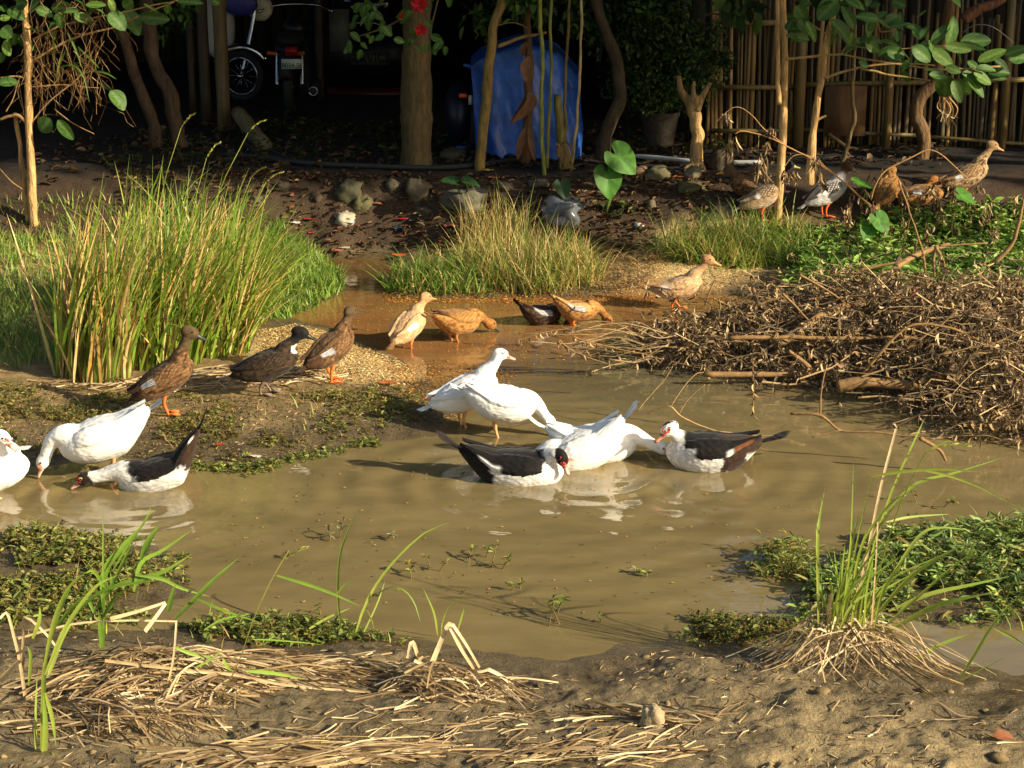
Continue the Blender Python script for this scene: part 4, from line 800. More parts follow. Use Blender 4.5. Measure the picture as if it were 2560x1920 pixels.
for q, w in ((((400, 830), (440, 730), (490, 620), (520, 640)), 14), (((500, 640), (560, 760), (630, 870)), 11), (((510, 620), (590, 740), (660, 860)), 9), (((160, 1010), (260, 880), (350, 800)), 10), (((270, 810), (290, 720), (330, 830)), 13), (((710, 870), (800, 920), (870, 1000), (880, 1120)), 10), (((300, 820), (480, 900), (640, 980)), 9), (((480, 980), (620, 900), (720, 870)), 9)):
    peak(c6(*q), Yp, w, ph)
# ---------------------------------------------------------------- rice clump in the right foreground
c7 = lambda *p: [(1760 + x / 1.885, 1040 + y / 1.885) for x, y in p]
c5 = lambda *p: [(x / 2.212, 1280 + y / 2.212) for x, y in p]
rc = G(2120, 1660); rice = thing('rice_stubble', 'rice stubble clump with green shoots over pale bent straw at right', 'rice plant', rc); Yr = rc[1]
for q, w in ((((540, 1010), (535, 600), (545, 480), (570, 340)), 9), (((650, 960), (690, 600), (705, 210)), 5), (((640, 980), (720, 600), (790, 280)), 5), (((620, 960), (680, 700), (730, 440)), 9),
             (((720, 900), (860, 420), (990, 120), (1040, 10)), 7), (((790, 285), (900, 265), (1000, 255), (1130, 250), (1310, 265)), 9), (((1010, 250), (1150, 280), (1300, 335), (1480, 430)), 7),
             (((740, 700), (850, 480), (1000, 320), (1180, 270), (1410, 195)), 9), (((860, 500), (980, 475), (1160, 462)), 7), (((770, 960), (920, 700), (1020, 560), (1110, 525), (1270, 540)), 9),
             (((800, 950), (960, 770), (1100, 670), (1260, 590)), 11), (((870, 920), (1060, 840), (1240, 800), (1440, 755)), 11), (((840, 1030), (1060, 910), (1180, 870), (1350, 835)), 14), (((830, 1010), (1000, 860), (1160, 720), (1300, 620)), 7),
             (((960, 1170), (1100, 1085), (1245, 1028)), 11), (((690, 900), (740, 620), (860, 430), (960, 360)), 7), (((600, 1000), (640, 800), (665, 600)), 8), (((610, 990), (600, 800), (560, 720)), 7),
             (((660, 980), (700, 780), (760, 560), (810, 520)), 7), (((680, 990), (760, 800), (880, 640)), 8), (((630, 970), (650, 760), (640, 640)), 8), (((700, 980), (800, 840), (900, 800)), 7)):
    blade_part(rice, 'blade', c7(*q), Yr, w, YGR * .9, GRN2, 'blade')
for q, w in ((((700, 960), (760, 700), (830, 350), (905, 60)), 9), (((790, 1000), (810, 700), (820, 500)), 5), (((690, 960), (770, 640), (850, 470), (950, 370)), 5), (((590, 990), (590, 900), (605, 835)), 11)):
    blade_part(rice, 'dry_blade', c7(*q), Yr, w, STRAW2, STRAW, 'straw', 'straw')
for k in range(34):
    x0 = rng.uniform(560, 800); a_ = rng.normal(.25, .35); h_ = rng.uniform(180, 520); blade_part(rice, 'blade', c7((x0, 1010), (x0 + h_ * a_ * .3, 1010 - h_ * .5), (x0 + h_ * a_, 1010 - h_ * (1 - .15 * a_))), Yr + rng.normal(0, .05), rng.uniform(4, 9), YGR * .9, GRN2, 'blade')
q = c7((780, 900), (900, 480), (1010, 240), (1060, 160), (1160, 115)); blade_part(rice, 'seed_stalk', q, Yr, 4, YGR, YGR, 'blade', 'straw', 0)
mb = MB(); seedhead(mb, PD(*q[-2], Yr), PD(*q[-1], Yr) - PD(*q[-2], Yr), .17, 34); mb.build('seed_head', M['blade'], rice, kind='stuff')
for k in range(150):
    a_ = rng.uniform(-.4, 3.6); r0 = rng.uniform(0, .09); ln = rng.uniform(.16, .42) * (1.25 if math.cos(a_) > .3 else .9)
    x0, y0 = rc[0] + rng.normal(0, .09), rc[1] + rng.normal(0, .06); dx, dy = math.cos(a_ * 1.0), -abs(math.sin(a_)) * .55 + rng.normal(0, .25)
    ex, ey = x0 + dx * ln, y0 + dy * ln * .8; ez = float(hfast(np.array([ex]), np.array([ey]))[0]) + .006
    pts = [(x0, y0, rc[2] + rng.uniform(.1, .22)), (x0 + dx * ln * .35, y0 + dy * ln * .3, rc[2] + rng.uniform(.08, .19)), (x0 + dx * ln * .7, y0 + dy * ln * .65, (rc[2] + ez) / 2 + .05), (ex, ey, ez)]
    V, F, C = face_ribbon(pts, rng.uniform(.004, .009), *mixc([STRAW, STRAW2, STRAW3, lin(112, 90, 58)], 2, .2), .4, rng.uniform(-.8, .8), 6, 'straw'); mk('straw', V, F, M['straw'], rice, C)
sg = thing('grass_shoot', 'single green shoot leaning right at the bottom right of the rice stubble', 'grass', G(2395, 1705)); Ys = sg.location.y
for q, w in ((((1195, 1255), (1290, 1100), (1370, 970), (1500, 830)), 9), (((1370, 1000), (1450, 1040), (1520, 1085)), 8), (((1200, 1255), (1300, 1200), (1420, 1135)), 5)): blade_part(sg, 'blade', c7(*q), Ys, w, YGR, GRN2, 'blade')
# left foreground shoots
lf = thing('grass_shoots', 'tall green rice shoots at the near left corner', 'grass', G(105, 1880)); Yl = lf.location.y
for q, w in ((((230, 1416), (240, 1100), (255, 800), (330, 560), (420, 350)), 10), (((200, 1400), (195, 1150), (205, 900)), 6), (((270, 900), (330, 720), (400, 610)), 11), (((240, 1416), (250, 1200), (240, 1000)), 12), (((250, 1000), (290, 1150), (310, 1300)), 8), (((180, 700), (215, 600), (220, 520)), 9), (((290, 1416), (295, 1330)), 9),
             (((245, 850), (300, 600), (380, 420), (480, 330)), 8), (((250, 900), (360, 640), (520, 420), (650, 350)), 8), (((160, 960), (170, 800), (150, 740)), 7)):
    blade_part(lf, 'blade', c5(*q), Yl, w * 1.4, YGR * .8, GRN2, 'blade')
lm = thing('grass_shoots', 'arching green blades rising from the big near left straw heap', 'grass', G(258, 1640)); Ym = lm.location.y
for q, w in ((((575, 770), (572, 400), (570, 200), (572, -40)), 5), (((570, 560), (580, 330), (680, 190), (780, 80)), 14), (((780, 260), (830, 150), (885, 75)), 14), (((740, 440), (780, 280), (900, 210), (1060, 100)), 9), (((600, 420), (760, 370), (900, 330), (1065, 230)), 11),
             (((960, 600), (1110, 450), (1200, 360), (1325, 250)), 10), (((370, 600), (560, 440), (760, 390), (880, 380)), 7), (((760, 350), (900, 370), (1000, 420), (1160, 468)), 8), (((480, 600), (600, 440), (690, 260), (740, 160)), 9), (((280, 680), (430, 500), (600, 440)), 8),
             (((1090, 480), (1250, 550), (1450, 615)), 6), (((570, 800), (555, 640), (545, 540)), 11), (((590, 460), (620, 400), (610, 330)), 9), (((520, 560), (480, 440), (500, 360)), 8), (((930, 550), (950, 470), (970, 400)), 10), (((560, 600), (640, 470), (720, 420)), 8), (((620, 330), (700, 200), (820, 20), (830, -30)), 5), (((600, 440), (520, 330), (470, 340)), 7)):
    blade_part(lm, 'blade', c5(*q), Ym, w * 1.3, GRN, GRN2, 'blade')
lr = thing('grass_shoots', 'green leaves lying over the straw, right of the arching blades', 'grass', G(520, 1720)); Yq = lr.location.y
for q, w in ((((970, 750), (1080, 790), (1200, 805)), 10), (((1060, 900), (1230, 950), (1380, 1015), (1500, 1020)), 10), (((1360, 880), (1500, 890), (1690, 925)), 11), (((1400, 705), (1550, 712), (1790, 735)), 5), (((1130, 650), (1240, 590), (1390, 565)), 6), (((1230, 810), (1260, 860), (1290, 890)), 9), (((1080, 860), (1160, 820), (1240, 760)), 6)):
    blade_part(lr, 'blade', c5(*q), Yq, w, GRN2, GRN2, 'blade', lean=.05)
ss = thing('seed_stalk', 'thin leaning stalk with a feathery seed head over the left water', 'grass', G(540, 1770)); Yq = ss.location.y
q = c5((1190, 1080), (1320, 830), (1400, 600), (1500, 380), (1600, 210)); blade_part(ss, 'stalk', q, Yq, 3.5, lin(128, 100, 60), YGR, 'blade', 'straw', .1)
blade_part(ss, 'blade', c5((1530, 350), (1700, 400), (1850, 455), (1990, 520)), Yq + .1, 9, GRN2, GRN2, 'blade'); mb = MB()
seedhead(mb, PD(*q[-1], Yq + .1) - [0.02, 0, .04], PD(*c5((1725, 85))[0], Yq + .1) - PD(*q[-1], Yq + .1), .12, 34, lin(190, 186, 96)); mb.build('seed_head', M['blade'], ss, kind='stuff')
ms = thing('grass_shoots', 'slim grass shoots with one long upright blade at the middle left shore', 'grass', G(865, 1600)); Yq = ms.location.y
for q, w in ((((1890, 680), (1870, 460), (1880, 250), (1920, 120), (1975, 0)), 8), (((1950, 740), (2000, 560), (2080, 400), (2190, 260), (2340, 120), (2490, 55)), 8), (((1980, 730), (2080, 520), (2130, 380)), 5), (((2060, 470), (2150, 420), (2230, 430), (2290, 500), (2325, 610)), 5), (((1690, 660), (1800, 590), (1940, 530)), 7), (((1860, 460), (1900, 410), (1955, 370)), 6), (((2420, 680), (2400, 560), (2340, 420)), 6), (((2440, 680), (2450, 600), (2500, 510), (2640, 450)), 4), (((2530, 660), (2560, 560), (2570, 520)), 6)):
    blade_part(ms, 'blade', c5(*q), Yq, w, YGR, GRN2, 'blade')
ds = thing('dry_stalks', 'tall dry bent stalks at the near left edge', 'straw', G(60, 1740)); Yq = ds.location.y
for q, w in ((((150, 1100), (110, 830), (80, 700), (40, 560), (0, 590)), 9), (((120, 830), (130, 700), (135, 580), (240, 660), (330, 770)), 8), (((880, 1230), (920, 1000), (960, 800), (975, 610)), 7), (((100, 700), (400, 620), (700, 600), (980, 605)), 6), (((0, 820), (120, 770), (260, 700)), 9), (((0, 930), (60, 870), (110, 820)), 16), (((730, 960), (790, 800), (760, 690)), 4), (((610, 590), (760, 550), (915, 500)), 10), (((800, 660), (860, 580), (915, 505)), 12), (((250, 1320), (450, 1270), (740, 1225)), 9), (((950, 1370), (1040, 1290), (1125, 1210)), 10), (((580, 820), (900, 860), (1300, 900), (1600, 960), (2050, 995)), 9)):
    blade_part(ds, 'dry_stalk', c5(*q), Yq, w, STRAW2, STRAW, 'straw', 'straw')
# upright clod on the near right mud
def rock(c, r, seed, squash=(1, 1, .8), nu=16, nv=11, amp=.25, col=lin(120, 108, 84)):
    V, F = ball((0, 0, 0), 1.0, nu, nv); k = 1 + amp * fbm(V * 1.4 + seed, 3) + amp * .5 * fbm(V * 3.5 + seed, 2); V = V * k[:, None] * np.array(squash) * r
    return V + np.array(c), F, np.clip(np.asarray(col) * (1 + .3 * fbm(V / r * 2.5 + seed, 3))[:, None], .01, .8)
c = G(1632, 1815); V, F, C = rock(c + [0, 0, .028], .055, 3.3, (.75, .7, 1.0), amp=.6, col=lin(160, 140, 106)); props(mk('mud_clod', V, F, M['stone'], None, C, True), 'upright pale clod of dried mud on the near shore', 'clod')
c = G(2490, 1855); V, F, C = leaves(np.array([c + [-.02, 0, .02]]), np.array([[1, -.2, .1]]), np.array([[0, -.5, 1.]]), .085, .05, lin(150, 96, 60)); props(mk('fallen_leaf', V, F, M['dryleaf'], None, C), 'single curled reddish leaf on the near right mud', 'leaf')

def flakes(name, label, x, y, z, ll, lw, cols, mat='dryleaf', flat=.4):
    n = len(x); az = rng.uniform(0, 6.28, n); V, F, C = leaves(np.stack([x, y, z], 1), np.stack([np.cos(az), np.sin(az), rng.normal(0, flat * .5, n)], 1), np.array([0, 0, 1.]) + rng.normal(0, flat, (n, 3)), rng.uniform(.6, 1.3, n) * ll, lw, mixc(cols, n, .25), .4, .1)
    return props(mk(name, V, F, M[mat], None, C), label, 'husks', None, 'stuff')
hc = [lin(220, 190, 130), lin(200, 164, 100), lin(234, 208, 150), lin(176, 138, 82)]
for pg, n, lb in ((HUSK, 6500, 'golden rice husks heaped on the left bank beside the wading ducks'), (HUSK2, 3800, 'golden rice husks on the low mound behind the walking fawn duck')):
    q = scatter_px(pg, n); b = onground(*q); flakes('rice_husks', lb, b[:, 0], b[:, 1], b[:, 2] + .004, .02, .007, hc)
x, y = scatter_px([(960, 905), (1100, 900), (1300, 930), (1250, 990), (1140, 1060), (1000, 1000)], 1500); b = onground(x, y, True); flakes('rice_husks', 'orange husks washed up at the tip of the left bank', b[:, 0], b[:, 1], b[:, 2] + .005, .018, .007, [lin(206, 150, 70), lin(176, 116, 52)], flat=.15)
x, y = scatter_px([(960, 735), (1500, 735), (1640, 745), (1640, 765), (1480, 762), (960, 760)], 1700); b = onground(x, y, True); flakes('rice_husks', 'orange husks along the waterline below the middle tussock', b[:, 0], b[:, 1], b[:, 2] + .006, .02, .008, [lin(214, 156, 72), lin(184, 120, 54)], flat=.2)
x, y = scatter_px([(780, 790), (900, 760), (1600, 780), (1560, 860), (1350, 920), (1100, 880), (960, 870)], 700); flakes('floating_husks', 'specks of husk floating on the shallow orange water', x, y, np.full(len(x), .004), .016, .007, [lin(206, 160, 90), lin(170, 110, 56)], flat=.05)
x, y = scatter_px([(500, 1250), (1000, 1130), (1900, 1230), (2100, 1300), (1900, 1480), (1500, 1560), (1100, 1560), (600, 1500)], 260); flakes('floating_specks', 'tiny leaf specks floating on the near water', x, y, np.full(len(x), .005), .016, .008, [lin(196, 150, 80), lin(120, 96, 56)], flat=.05)
qx, qy = rng.uniform(-2.7, 2.7, 6500), rng.uniform(5.7, 8.1, 6500); qz = hfast(qx, qy); ok = (qz > .03) & (n2(qx, qy, .5, 3, 55.) + rng.normal(0, .25, 6500) > -.1); flakes('straw_chaff', 'chaff and rotting straw bits pressed into the near mud', qx[ok], qy[ok], qz[ok] + .003, .045, .006, [STRAW2, STRAW3, lin(110, 88, 58), lin(70, 56, 38), lin(206, 182, 136)], 'straw', .25)
x, y = scatter_px([(-250, 950), (300, 945), (620, 985), (900, 950), (1060, 970), (1110, 1060), (900, 1105), (740, 1135), (600, 1170), (400, 1145), (-250, 1170)], 4200); b = onground(x, y); flakes('dry_bits', 'dry grass bits trodden into the left bank below the brown ducks', x, y, b[:, 2] + .004, .035, .006, [STRAW2, STRAW3, lin(110, 90, 56), lin(76, 62, 40), lin(128, 128, 66)], 'straw', .3)
# crumbs and clods of the near mud
mb = MB(); rx = rng.uniform(-2.6, 2.6, 1500); ry = rng.uniform(5.7, 8.0, 1500); keep = rng.uniform(size=1500) < .12 + .3 * n2(rx, ry, .4, 2, 2.2); rz = hfast(rx, ry); U0, UF = ball((0, 0, 0), 1, 7, 5)
for k in range(1500):
    if rz[k] < .03 or not keep[k]: continue
    r = abs(rng.normal(0, .009)) + .004; V = U0 * (1 + .35 * rng.uniform(-1, 1, (len(U0), 1))) * [r * 1.3, r * 1.2, r * .7]; mb.add(V + [rx[k], ry[k], rz[k] + r * .1], UF, lin(140, 118, 78) * rng.uniform(.6, 1.15))
props(mb.build('mud_crumbs', M['stone'], None), 'crumbs of mud strewn over the near shore', 'mud', None, 'stuff')
# ================================================================ the brush heap at right
c8 = lambda *p: [(1760 + x / 2.5525, 450 + y / 2.5525) for x, y in p]
BP = poly([(1540, 885), (1640, 870), (1760, 840), (1900, 805), (2000, 775), (2150, 785), (2300, 805), (2850, 825), (2850, 1130), (2420, 1105), (2250, 1010), (2000, 965), (1800, 945), (1620, 920)])
def mound(x, y): return .04 + .29 * sstep(-.05, .75, sdist(x, y, BP)) * (1 + .35 * n2(x, y, .5, 2, 3.0)) * (.45 + .55 * sstep(.7, 2.2, x))
bc = P(2150, 900); brush = thing('brush_heap', 'wide heap of dry twigs and withered leaves lying across the right bank', 'brush heap', bc)
tw = [lin(150, 124, 86), lin(122, 98, 66), lin(184, 158, 114), lin(90, 72, 50), lin(104, 90, 70)]
def inside(n): 
    lo, hi = BP.min(0), BP.max(0); q = rng.uniform(lo, hi, (n * 3, 2)); return q[sdist(q[:, 0], q[:, 1], BP) > 0][:n]
def twigs(n, lmin, lmax, r, cols, zup, tilt=.22):
    q = inside(n); m = len(q); zt = mound(q[:, 0], q[:, 1]); z0 = np.maximum(onground(q[:, 0], q[:, 1])[:, 2], 0)
    h = z0 + zt * rng.uniform(.1, 1, m) ** .7 + zup * rng.uniform(0, 1, m) ** 4
    az = np.where(rng.uniform(size=m) < .6, rng.normal(0, .45, m), rng.uniform(-1.6, 1.6, m)); el = rng.normal(0, tilt, m); L = rng.uniform(lmin, lmax, m)
    d = np.stack([np.cos(az) * np.cos(el), np.sin(az) * np.cos(el), np.sin(el)], 1); c = np.stack([q[:, 0], q[:, 1], h], 1)
    p0, p1 = c - d * L[:, None] / 2, c + d * L[:, None] / 2; p0[:, 2] = np.maximum(p0[:, 2], .0); p1[:, 2] = np.maximum(p1[:, 2], .0)
    return twig_batch(p0, p1, rng.normal(.03, .05, m), rng.uniform(.5, 1.2, m) * r, rng.uniform(.3, .6, m) * r, mixc(cols, m, .3), 5, 3, .022)
mb = MB(); ends = []
for n, a_, b_, r, z, tl in ((700, .3, 1.0, .004, .06, .3), (1000, .12, .4, .0026, .14, .6), (110, .5, 1.2, .008, .02, .15), (260, .3, .7, .003, .3, .8)):
    V, F, C, p = twigs(n, a_, b_, r, tw, z, tl); mb.add(V, F, C); ends.append(p.reshape(-1, 3))
mb.build('twigs', M['twig'], brush, kind='stuff')
E = np.concatenate(ends); E = E[rng.choice(len(E), 19000)]; n = len(E); dl = [lin(172, 144, 102), lin(144, 116, 78), lin(116, 92, 62), lin(196, 170, 126), lin(86, 68, 48)]
d = np.stack([rng.normal(0, .45, n), rng.normal(0, .45, n), rng.uniform(-1.3, .25, n)], 1)
V, F, C = leaves(E, d, rng.normal(0, 1, (n, 3)), rng.uniform(.025, .085, n), rng.uniform(.007, .022, n), mixc(dl, n, .35), .6, .35); mk('withered_leaves', V, F, M['dryleaf'], brush, C, kind='stuff')
def limb(q, Y, r, root=None, name='branch', col=lin(140, 108, 66), dz=0, mat='twig', end=.6, wig=.012):
    pts = [PD(x, y, Yy) for (x, y), Yy in zip(q, np.linspace(*Y, len(q)) if isinstance(Y, tuple) else [Y] * len(q))]
    p = spline(pts, 6 * len(q)); p = p + wig * np.stack([fbm(p * 6 + k * 9, 2) for k in range(3)], 1)
    V, F = tube(p, np.linspace(r, r * end, len(p)) * (1 + .2 * fbm(p * 9, 2)), 8); return mk(name, V, F, M[mat], root or brush, np.asarray(col) * (1 + .25 * fbm(V * 8, 2))[:, None], True)
for q, Y, r in ((((0, 1240), (400, 1240), (700, 1230), (1000, 1210)), (11.3, 11.4), .02), (((850, 1320), (1000, 1285), (1200, 1300), (1460, 1350)), 10.9, .04), (((450, 1060), (620, 950), (780, 850), (920, 800), (1100, 790)), (11.6, 12.2), .034), (((150, 1010), (500, 1000), (900, 1010), (1300, 1010), (1800, 1040)), 11.5, .016),
                (((1180, 600), (1300, 510), (1440, 440), (1560, 410)), (12.9, 13.4), .026), (((700, 1220), (620, 1150), (540, 1090)), 11.3, .018), (((1000, 1250), (1130, 1100), (1280, 950), (1400, 920), (1560, 940), (1750, 1020), (1880, 1110)), 11.1, .011), (((610, 600), (780, 700), (920, 800)), 11.9, .008),
                (((1430, 740), (1400, 480), (1340, 290), (1240, 0)), 12.4, .009), (((1850, 530), (1960, 420), (2000, 300), (2042, 120)), 12.6, .018), (((1480, 420), (1465, 500), (1470, 620)), 12.6, .013), (((1470, 420), (1520, 500), (1540, 580)), 12.6, .011), (((1200, 1150), (1320, 1060), (1500, 930), (1620, 820)), 11.2, .010), (((500, 720), (620, 850), (690, 930)), 11.8, .009),
                (((0, 890), (140, 890), (300, 820), (420, 770), (540, 740)), 12.2, .016), (((1300, 1320), (1600, 1180), (1800, 1060), (2042, 960)), 11.0, .010), (((1000, 570), (1150, 540), (1300, 510)), 12.9, .012), (((1500, 420), (1650, 410), (1810, 408)), 13.0, .010), (((1380, 1540), (1700, 1480), (1900, 1420)), 10.6, .012), (((0, 800), (60, 660), (100, 650), (300, 690), (500, 730)), 12.6, .006),
                (((230, 910), (280, 840), (320, 780)), 12.1, .008), (((1250, 1000), (1500, 1040), (1700, 1020), (1950, 1100)), 11.4, .014), (((1500, 1150), (1700, 1200), (2042, 1190)), 11.0, .02)):
    limb(c8(*q), Y, r)
for px, py, Y, s, a_ in ((2420, 960, 10.9, .12, 1.2), (2375, 985, 10.9, .13, 2.4), (2530, 930, 10.8, .16, 1.7), (2550, 900, 10.9, .15, 2.0), (2510, 1010, 10.6, .11, .8), (2450, 1080, 10.5, .1, 2.8), (2540, 1060, 10.5, .11, .3), (2100, 910, 11.1, .07, 2.5), (2290, 735, 12.3, .1, 1.4), (2480, 1050, 10.5, .12, 1.0)):
    b = PD(px, py, Y); dd = np.array([math.cos(a_), rng.uniform(-.4, .2), math.sin(a_)]); V, F, C = leaves(np.array([b - dd * s / 2]), dd[None], np.array([[rng.normal(0, .4), -1, .4]]), s, s * .6, (lin(176, 140, 104) if px != 2290 else lin(176, 92, 40)) * rng.uniform(.7, 1.1), .35, .4); mk('big_dry_leaf', V, F, M['dryleaf'], brush, C)
# branches lying in the water beside it
wb = thing('fallen_branch', 'thin forked branch lying in the water right of the red faced duck', 'branch', P(2150, 1085))
for q, Y, r in ((((550, 1490), (740, 1500), (870, 1600), (1100, 1610), (1300, 1640), (1480, 1655)), (9.9, 9.7), .009), (((740, 1500), (745, 1350), (785, 1180)), 9.9, .006), (((870, 1600), (690, 1642)), 9.75, .005), (((1380, 1650), (1500, 1720), (1540, 1790)), 9.6, .012)): limb(c8(*q), Y, r, wb, 'twig')
c1 = lambda *p: [(1040 + x / 2.404, 840 + y / 2.404) for x, y in p]
wt = thing('curved_twig', 'long curved pale twig arching over the red faced duck', 'twig', P(1850, 1080))
for q, Y, r in ((((1405, 465), (1470, 435), (1530, 425), (1620, 500), (1800, 565), (2000, 590), (2212, 600)), (10.0, 9.8), .006), (((1530, 425), (1600, 320), (1680, 230), (1730, 215)), 10.1, .004), (((1330, 450), (1420, 340), (1500, 250), (1545, 180)), 10.4, .0035), (((1580, 470), (1640, 380), (1740, 290)), 10.1, .003)): limb(c1(*q), Y, r, wt, 'twig', lin(176, 140, 90))
for k, (q, lb) in enumerate(((((940, 0), (1020, 30), (1150, 60), (1350, 100), (1480, 140)), 'bare twig dipping into the water left of the brush heap'), (((600, 30), (680, 5), (800, -30), (980, -60)), 'dark thin twig over the shallow orange water'), (((2020, 130), (2030, 300), (2030, 470)), 'straight dry stalk hanging into the water from the brush heap'), (((860, 20), (900, 60), (1000, 110), (1100, 100)), 'twisted twig with hanging dead leaves in the shallow water'))):
    t_ = thing('dead_twig', lb, 'twig', P(*c1(q[0])[0])); limb(c1(*q), 10.9 if k != 2 else 10.3, .004, t_, 'stem'); a0 = [PD(x, y, 10.9 if k != 2 else 10.3) for x, y in c1(*q)]; a0 = spline(a0, 14); V, F, C = leaves(a0, np.stack([rng.normal(0, .4, 14), rng.normal(0, .3, 14), -np.ones(14)], 1), rng.normal(0, 1, (14, 3)), .045, .012, mixc(dl, 14), .6, .3); mk('dead_leaves', V, F, M['dryleaf'], t_, C, kind='stuff')
sb = thing('dead_branch', 'spray of bare twigs reaching from the brush heap towards the dabbling buff duck', 'branch', P(1600, 850))
for k in range(26):
    x0, y0 = rng.uniform(1560, 1700), rng.uniform(820, 880); a_ = rng.normal(3.1, .35); ln = rng.uniform(80, 300); limb([(x0, y0), (x0 + math.cos(a_) * ln * .5, y0 - math.sin(a_) * ln * .3 + rng.normal(0, 12)), (x0 + math.cos(a_) * ln, y0 - math.sin(a_) * ln * .25 + rng.normal(0, 14))], 11.4, .0035, sb, 'twig', tw[k % 4])
# ================================================================ broad leaves shared by the slender trees
def leafmesh(name, L, W, cup, bend, c_mid, c_edge, wavy=.0):
    u = np.linspace(0, 1, 9); v = np.linspace(-1, 1, 7); U, Vv = np.meshgrid(u, v, indexing='ij')
    wd_ = W / 2 * np.sin(np.pi * np.clip(U ** .85 * .97 + .015, 0, 1)) ** .6
    X = U * L; Y = Vv * wd_; Z = cup * wd_ * np.abs(Vv) ** 1.3 - bend * L * U ** 2 + wavy * wd_ * np.sin(U * 26) * np.abs(Vv)
    i = np.arange(8)[:, None] * 7; j = np.arange(6)[None, :]; F = np.stack([i + j, i + j + 1, i + 8 + j, i + 7 + j], -1).reshape(-1, 4)
    vein = np.clip(1 - np.abs(Vv) * 6, 0, 1) * .6 + .25 * (np.sin(U * 38 - np.abs(Vv) * 7) > .6); C = np.asarray(c_edge) * (1 - vein[..., None]) + np.asarray(c_mid) * vein[..., None]
    me = rawmesh(name, np.stack([X, Y, Z], -1).reshape(-1, 3), F, C.reshape(-1, 3), True); me.materials.append(M['leaf']); return me
LM = [leafmesh('leaf', 1, .5, .25, .15, lin(124, 150, 84), lin(62, 100, 36)), leafmesh('leaf', 1, .55, .35, .28, lin(116, 140, 80), lin(72, 108, 44), .08), leafmesh('leaf', 1, .45, .15, .05, lin(132, 156, 84), lin(84, 116, 42)), leafmesh('leaf', 1, .5, .4, .35, lin(96, 124, 60), lin(48, 82, 28), .12)]
def put_leaf(root, p0, p1, wpx_ratio=None, twist=None, name='leaf', meshes=LM, view=.6):
    """one shared leaf mesh from its stalk p0 to its tip p1"""
    o = bpy.data.objects.new(name, meshes[rng.randint(len(meshes))]); COL.objects.link(o); d = p1 - p0; L = np.linalg.norm(d); d = d / L
    up = unit(np.array([0, 0, 1.0]) * (1 - view) + unit(np.array([0, 0, CAMH]) - p0) * view + rng.normal(0, .3, 3)); s = unit(np.cross(up, d)); u = np.cross(d, s)
    w = L if wpx_ratio is None else L * wpx_ratio
    m = Matrix(((d[0] * L, s[0] * w, u[0] * L * .9, p0[0] - WORG[root.name][0]), (d[1] * L, s[1] * w, u[1] * L * .9, p0[1] - WORG[root.name][1]), (d[2] * L, s[2] * w, u[2] * L * .9, p0[2] - WORG[root.name][2]), (0, 0, 0, 1)))
    o.parent = root; o.matrix_local = m; return o
def px_leaves(root, lst, f, Y, dep=.22):
    for x0, y0, x1, y1, w in lst:
        (a0, b0), (a1, b1) = f((x0, y0), (x1, y1)); y_ = Y + rng.normal(0, dep); L = math.hypot(a1 - a0, b1 - b0) + 1e-3; wpx = w / (2.572 if f is cA else 3.687)
        g0, g1 = PD(a0, b0, y_), PD(a1, b1, y_ + rng.uniform(-.05, .05)); put_leaf(root, g0 - (g1 - g0) * .08, g1 + (g1 - g0) * .1, min(2.6, max(.8, wpx / L / .44)))
cA = lambda *p: [(x / 2.572, y / 2.572) for x, y in p]; cB = lambda *p: [(1960 + x / 3.687, y / 3.687) for x, y in p]; cC = lambda *p: [(1500 + x / 3.687, y / 3.687) for x, y in p]; cD = lambda *p: [(960 + x / 3.687, y / 3.687) for x, y in p]
pale = lin(196, 156, 100)
def crown(root, c, r, n, cols, ll=.11, name='crown', sq=(1, 1, .7), mat='leaf', lw=.5):
    """many leaves gathered in clumps through a crown's volume"""
    k = max(6, n // 90); cc = unit(rng.normal(0, 1, (k, 3))) * (rng.uniform(.15, 1, (k, 1)) ** .5); cc = c + cc * r * np.array(sq)
    i = rng.randint(k, size=n); b = cc[i] + rng.normal(0, .17 * r, (n, 3)) * np.array([1, 1, .8])
    d = rng.normal(0, 1, (n, 3)); d[:, 2] -= .5; V, F, C = leaves(b, d, rng.normal(0, .5, (n, 3)) + [0, 0, 1], rng.uniform(.6, 1.3, n) * ll, rng.uniform(.7, 1.2, n) * ll * lw, mixc(cols, n, .35))
    return mk(name, V, F, M[mat], root, C, kind='stuff')
tg = [lin(62, 92, 34), lin(44, 70, 26), lin(84, 112, 44), lin(36, 56, 22)]
# slender pale trees at right
b1 = G(1945, 560); t1 = thing('slender_tree', 'slender pale double trunk right of the grass tussock, standing straight', 'tree', b1); Y1 = b1[1]
limb([(1944, 568), (1950, 440), (1956, 330), (1960, 240), (1962, 150), (1960, 60), (1958, -60), (1950, -260)], Y1, .036, t1, 'trunk', pale, mat='bark', wig=.01)
limb([(1947, 260), (1945, 200), (1944, 100), (1945, 0), (1940, -120)], Y1 - .06, .022, t1, 'trunk', pale * .9, mat='bark', wig=.008)
crown(t1, np.array([b1[0] - .1, Y1 + .2, 2.55]), .75, 500, tg, .15)
b2 = G(2008, 575); t2 = thing('slender_tree', 'slender pale trunk leaning right with broad leafy boughs over the fence', 'tree', b2); Y2 = b2[1]
limb(cC((1935, 1700), (1945, 1500), (1965, 1250), (1990, 1000), (2030, 800), (2065, 650), (2090, 400), (2110, 300), (2150, 130), (2190, -150)), Y2, .034, t2, 'trunk', pale, mat='bark', wig=.012, end=.5)
limb(cC((2000, 1110), (2040, 1090), (2075, 1072)), Y2, .012, t2, 'branch', pale)
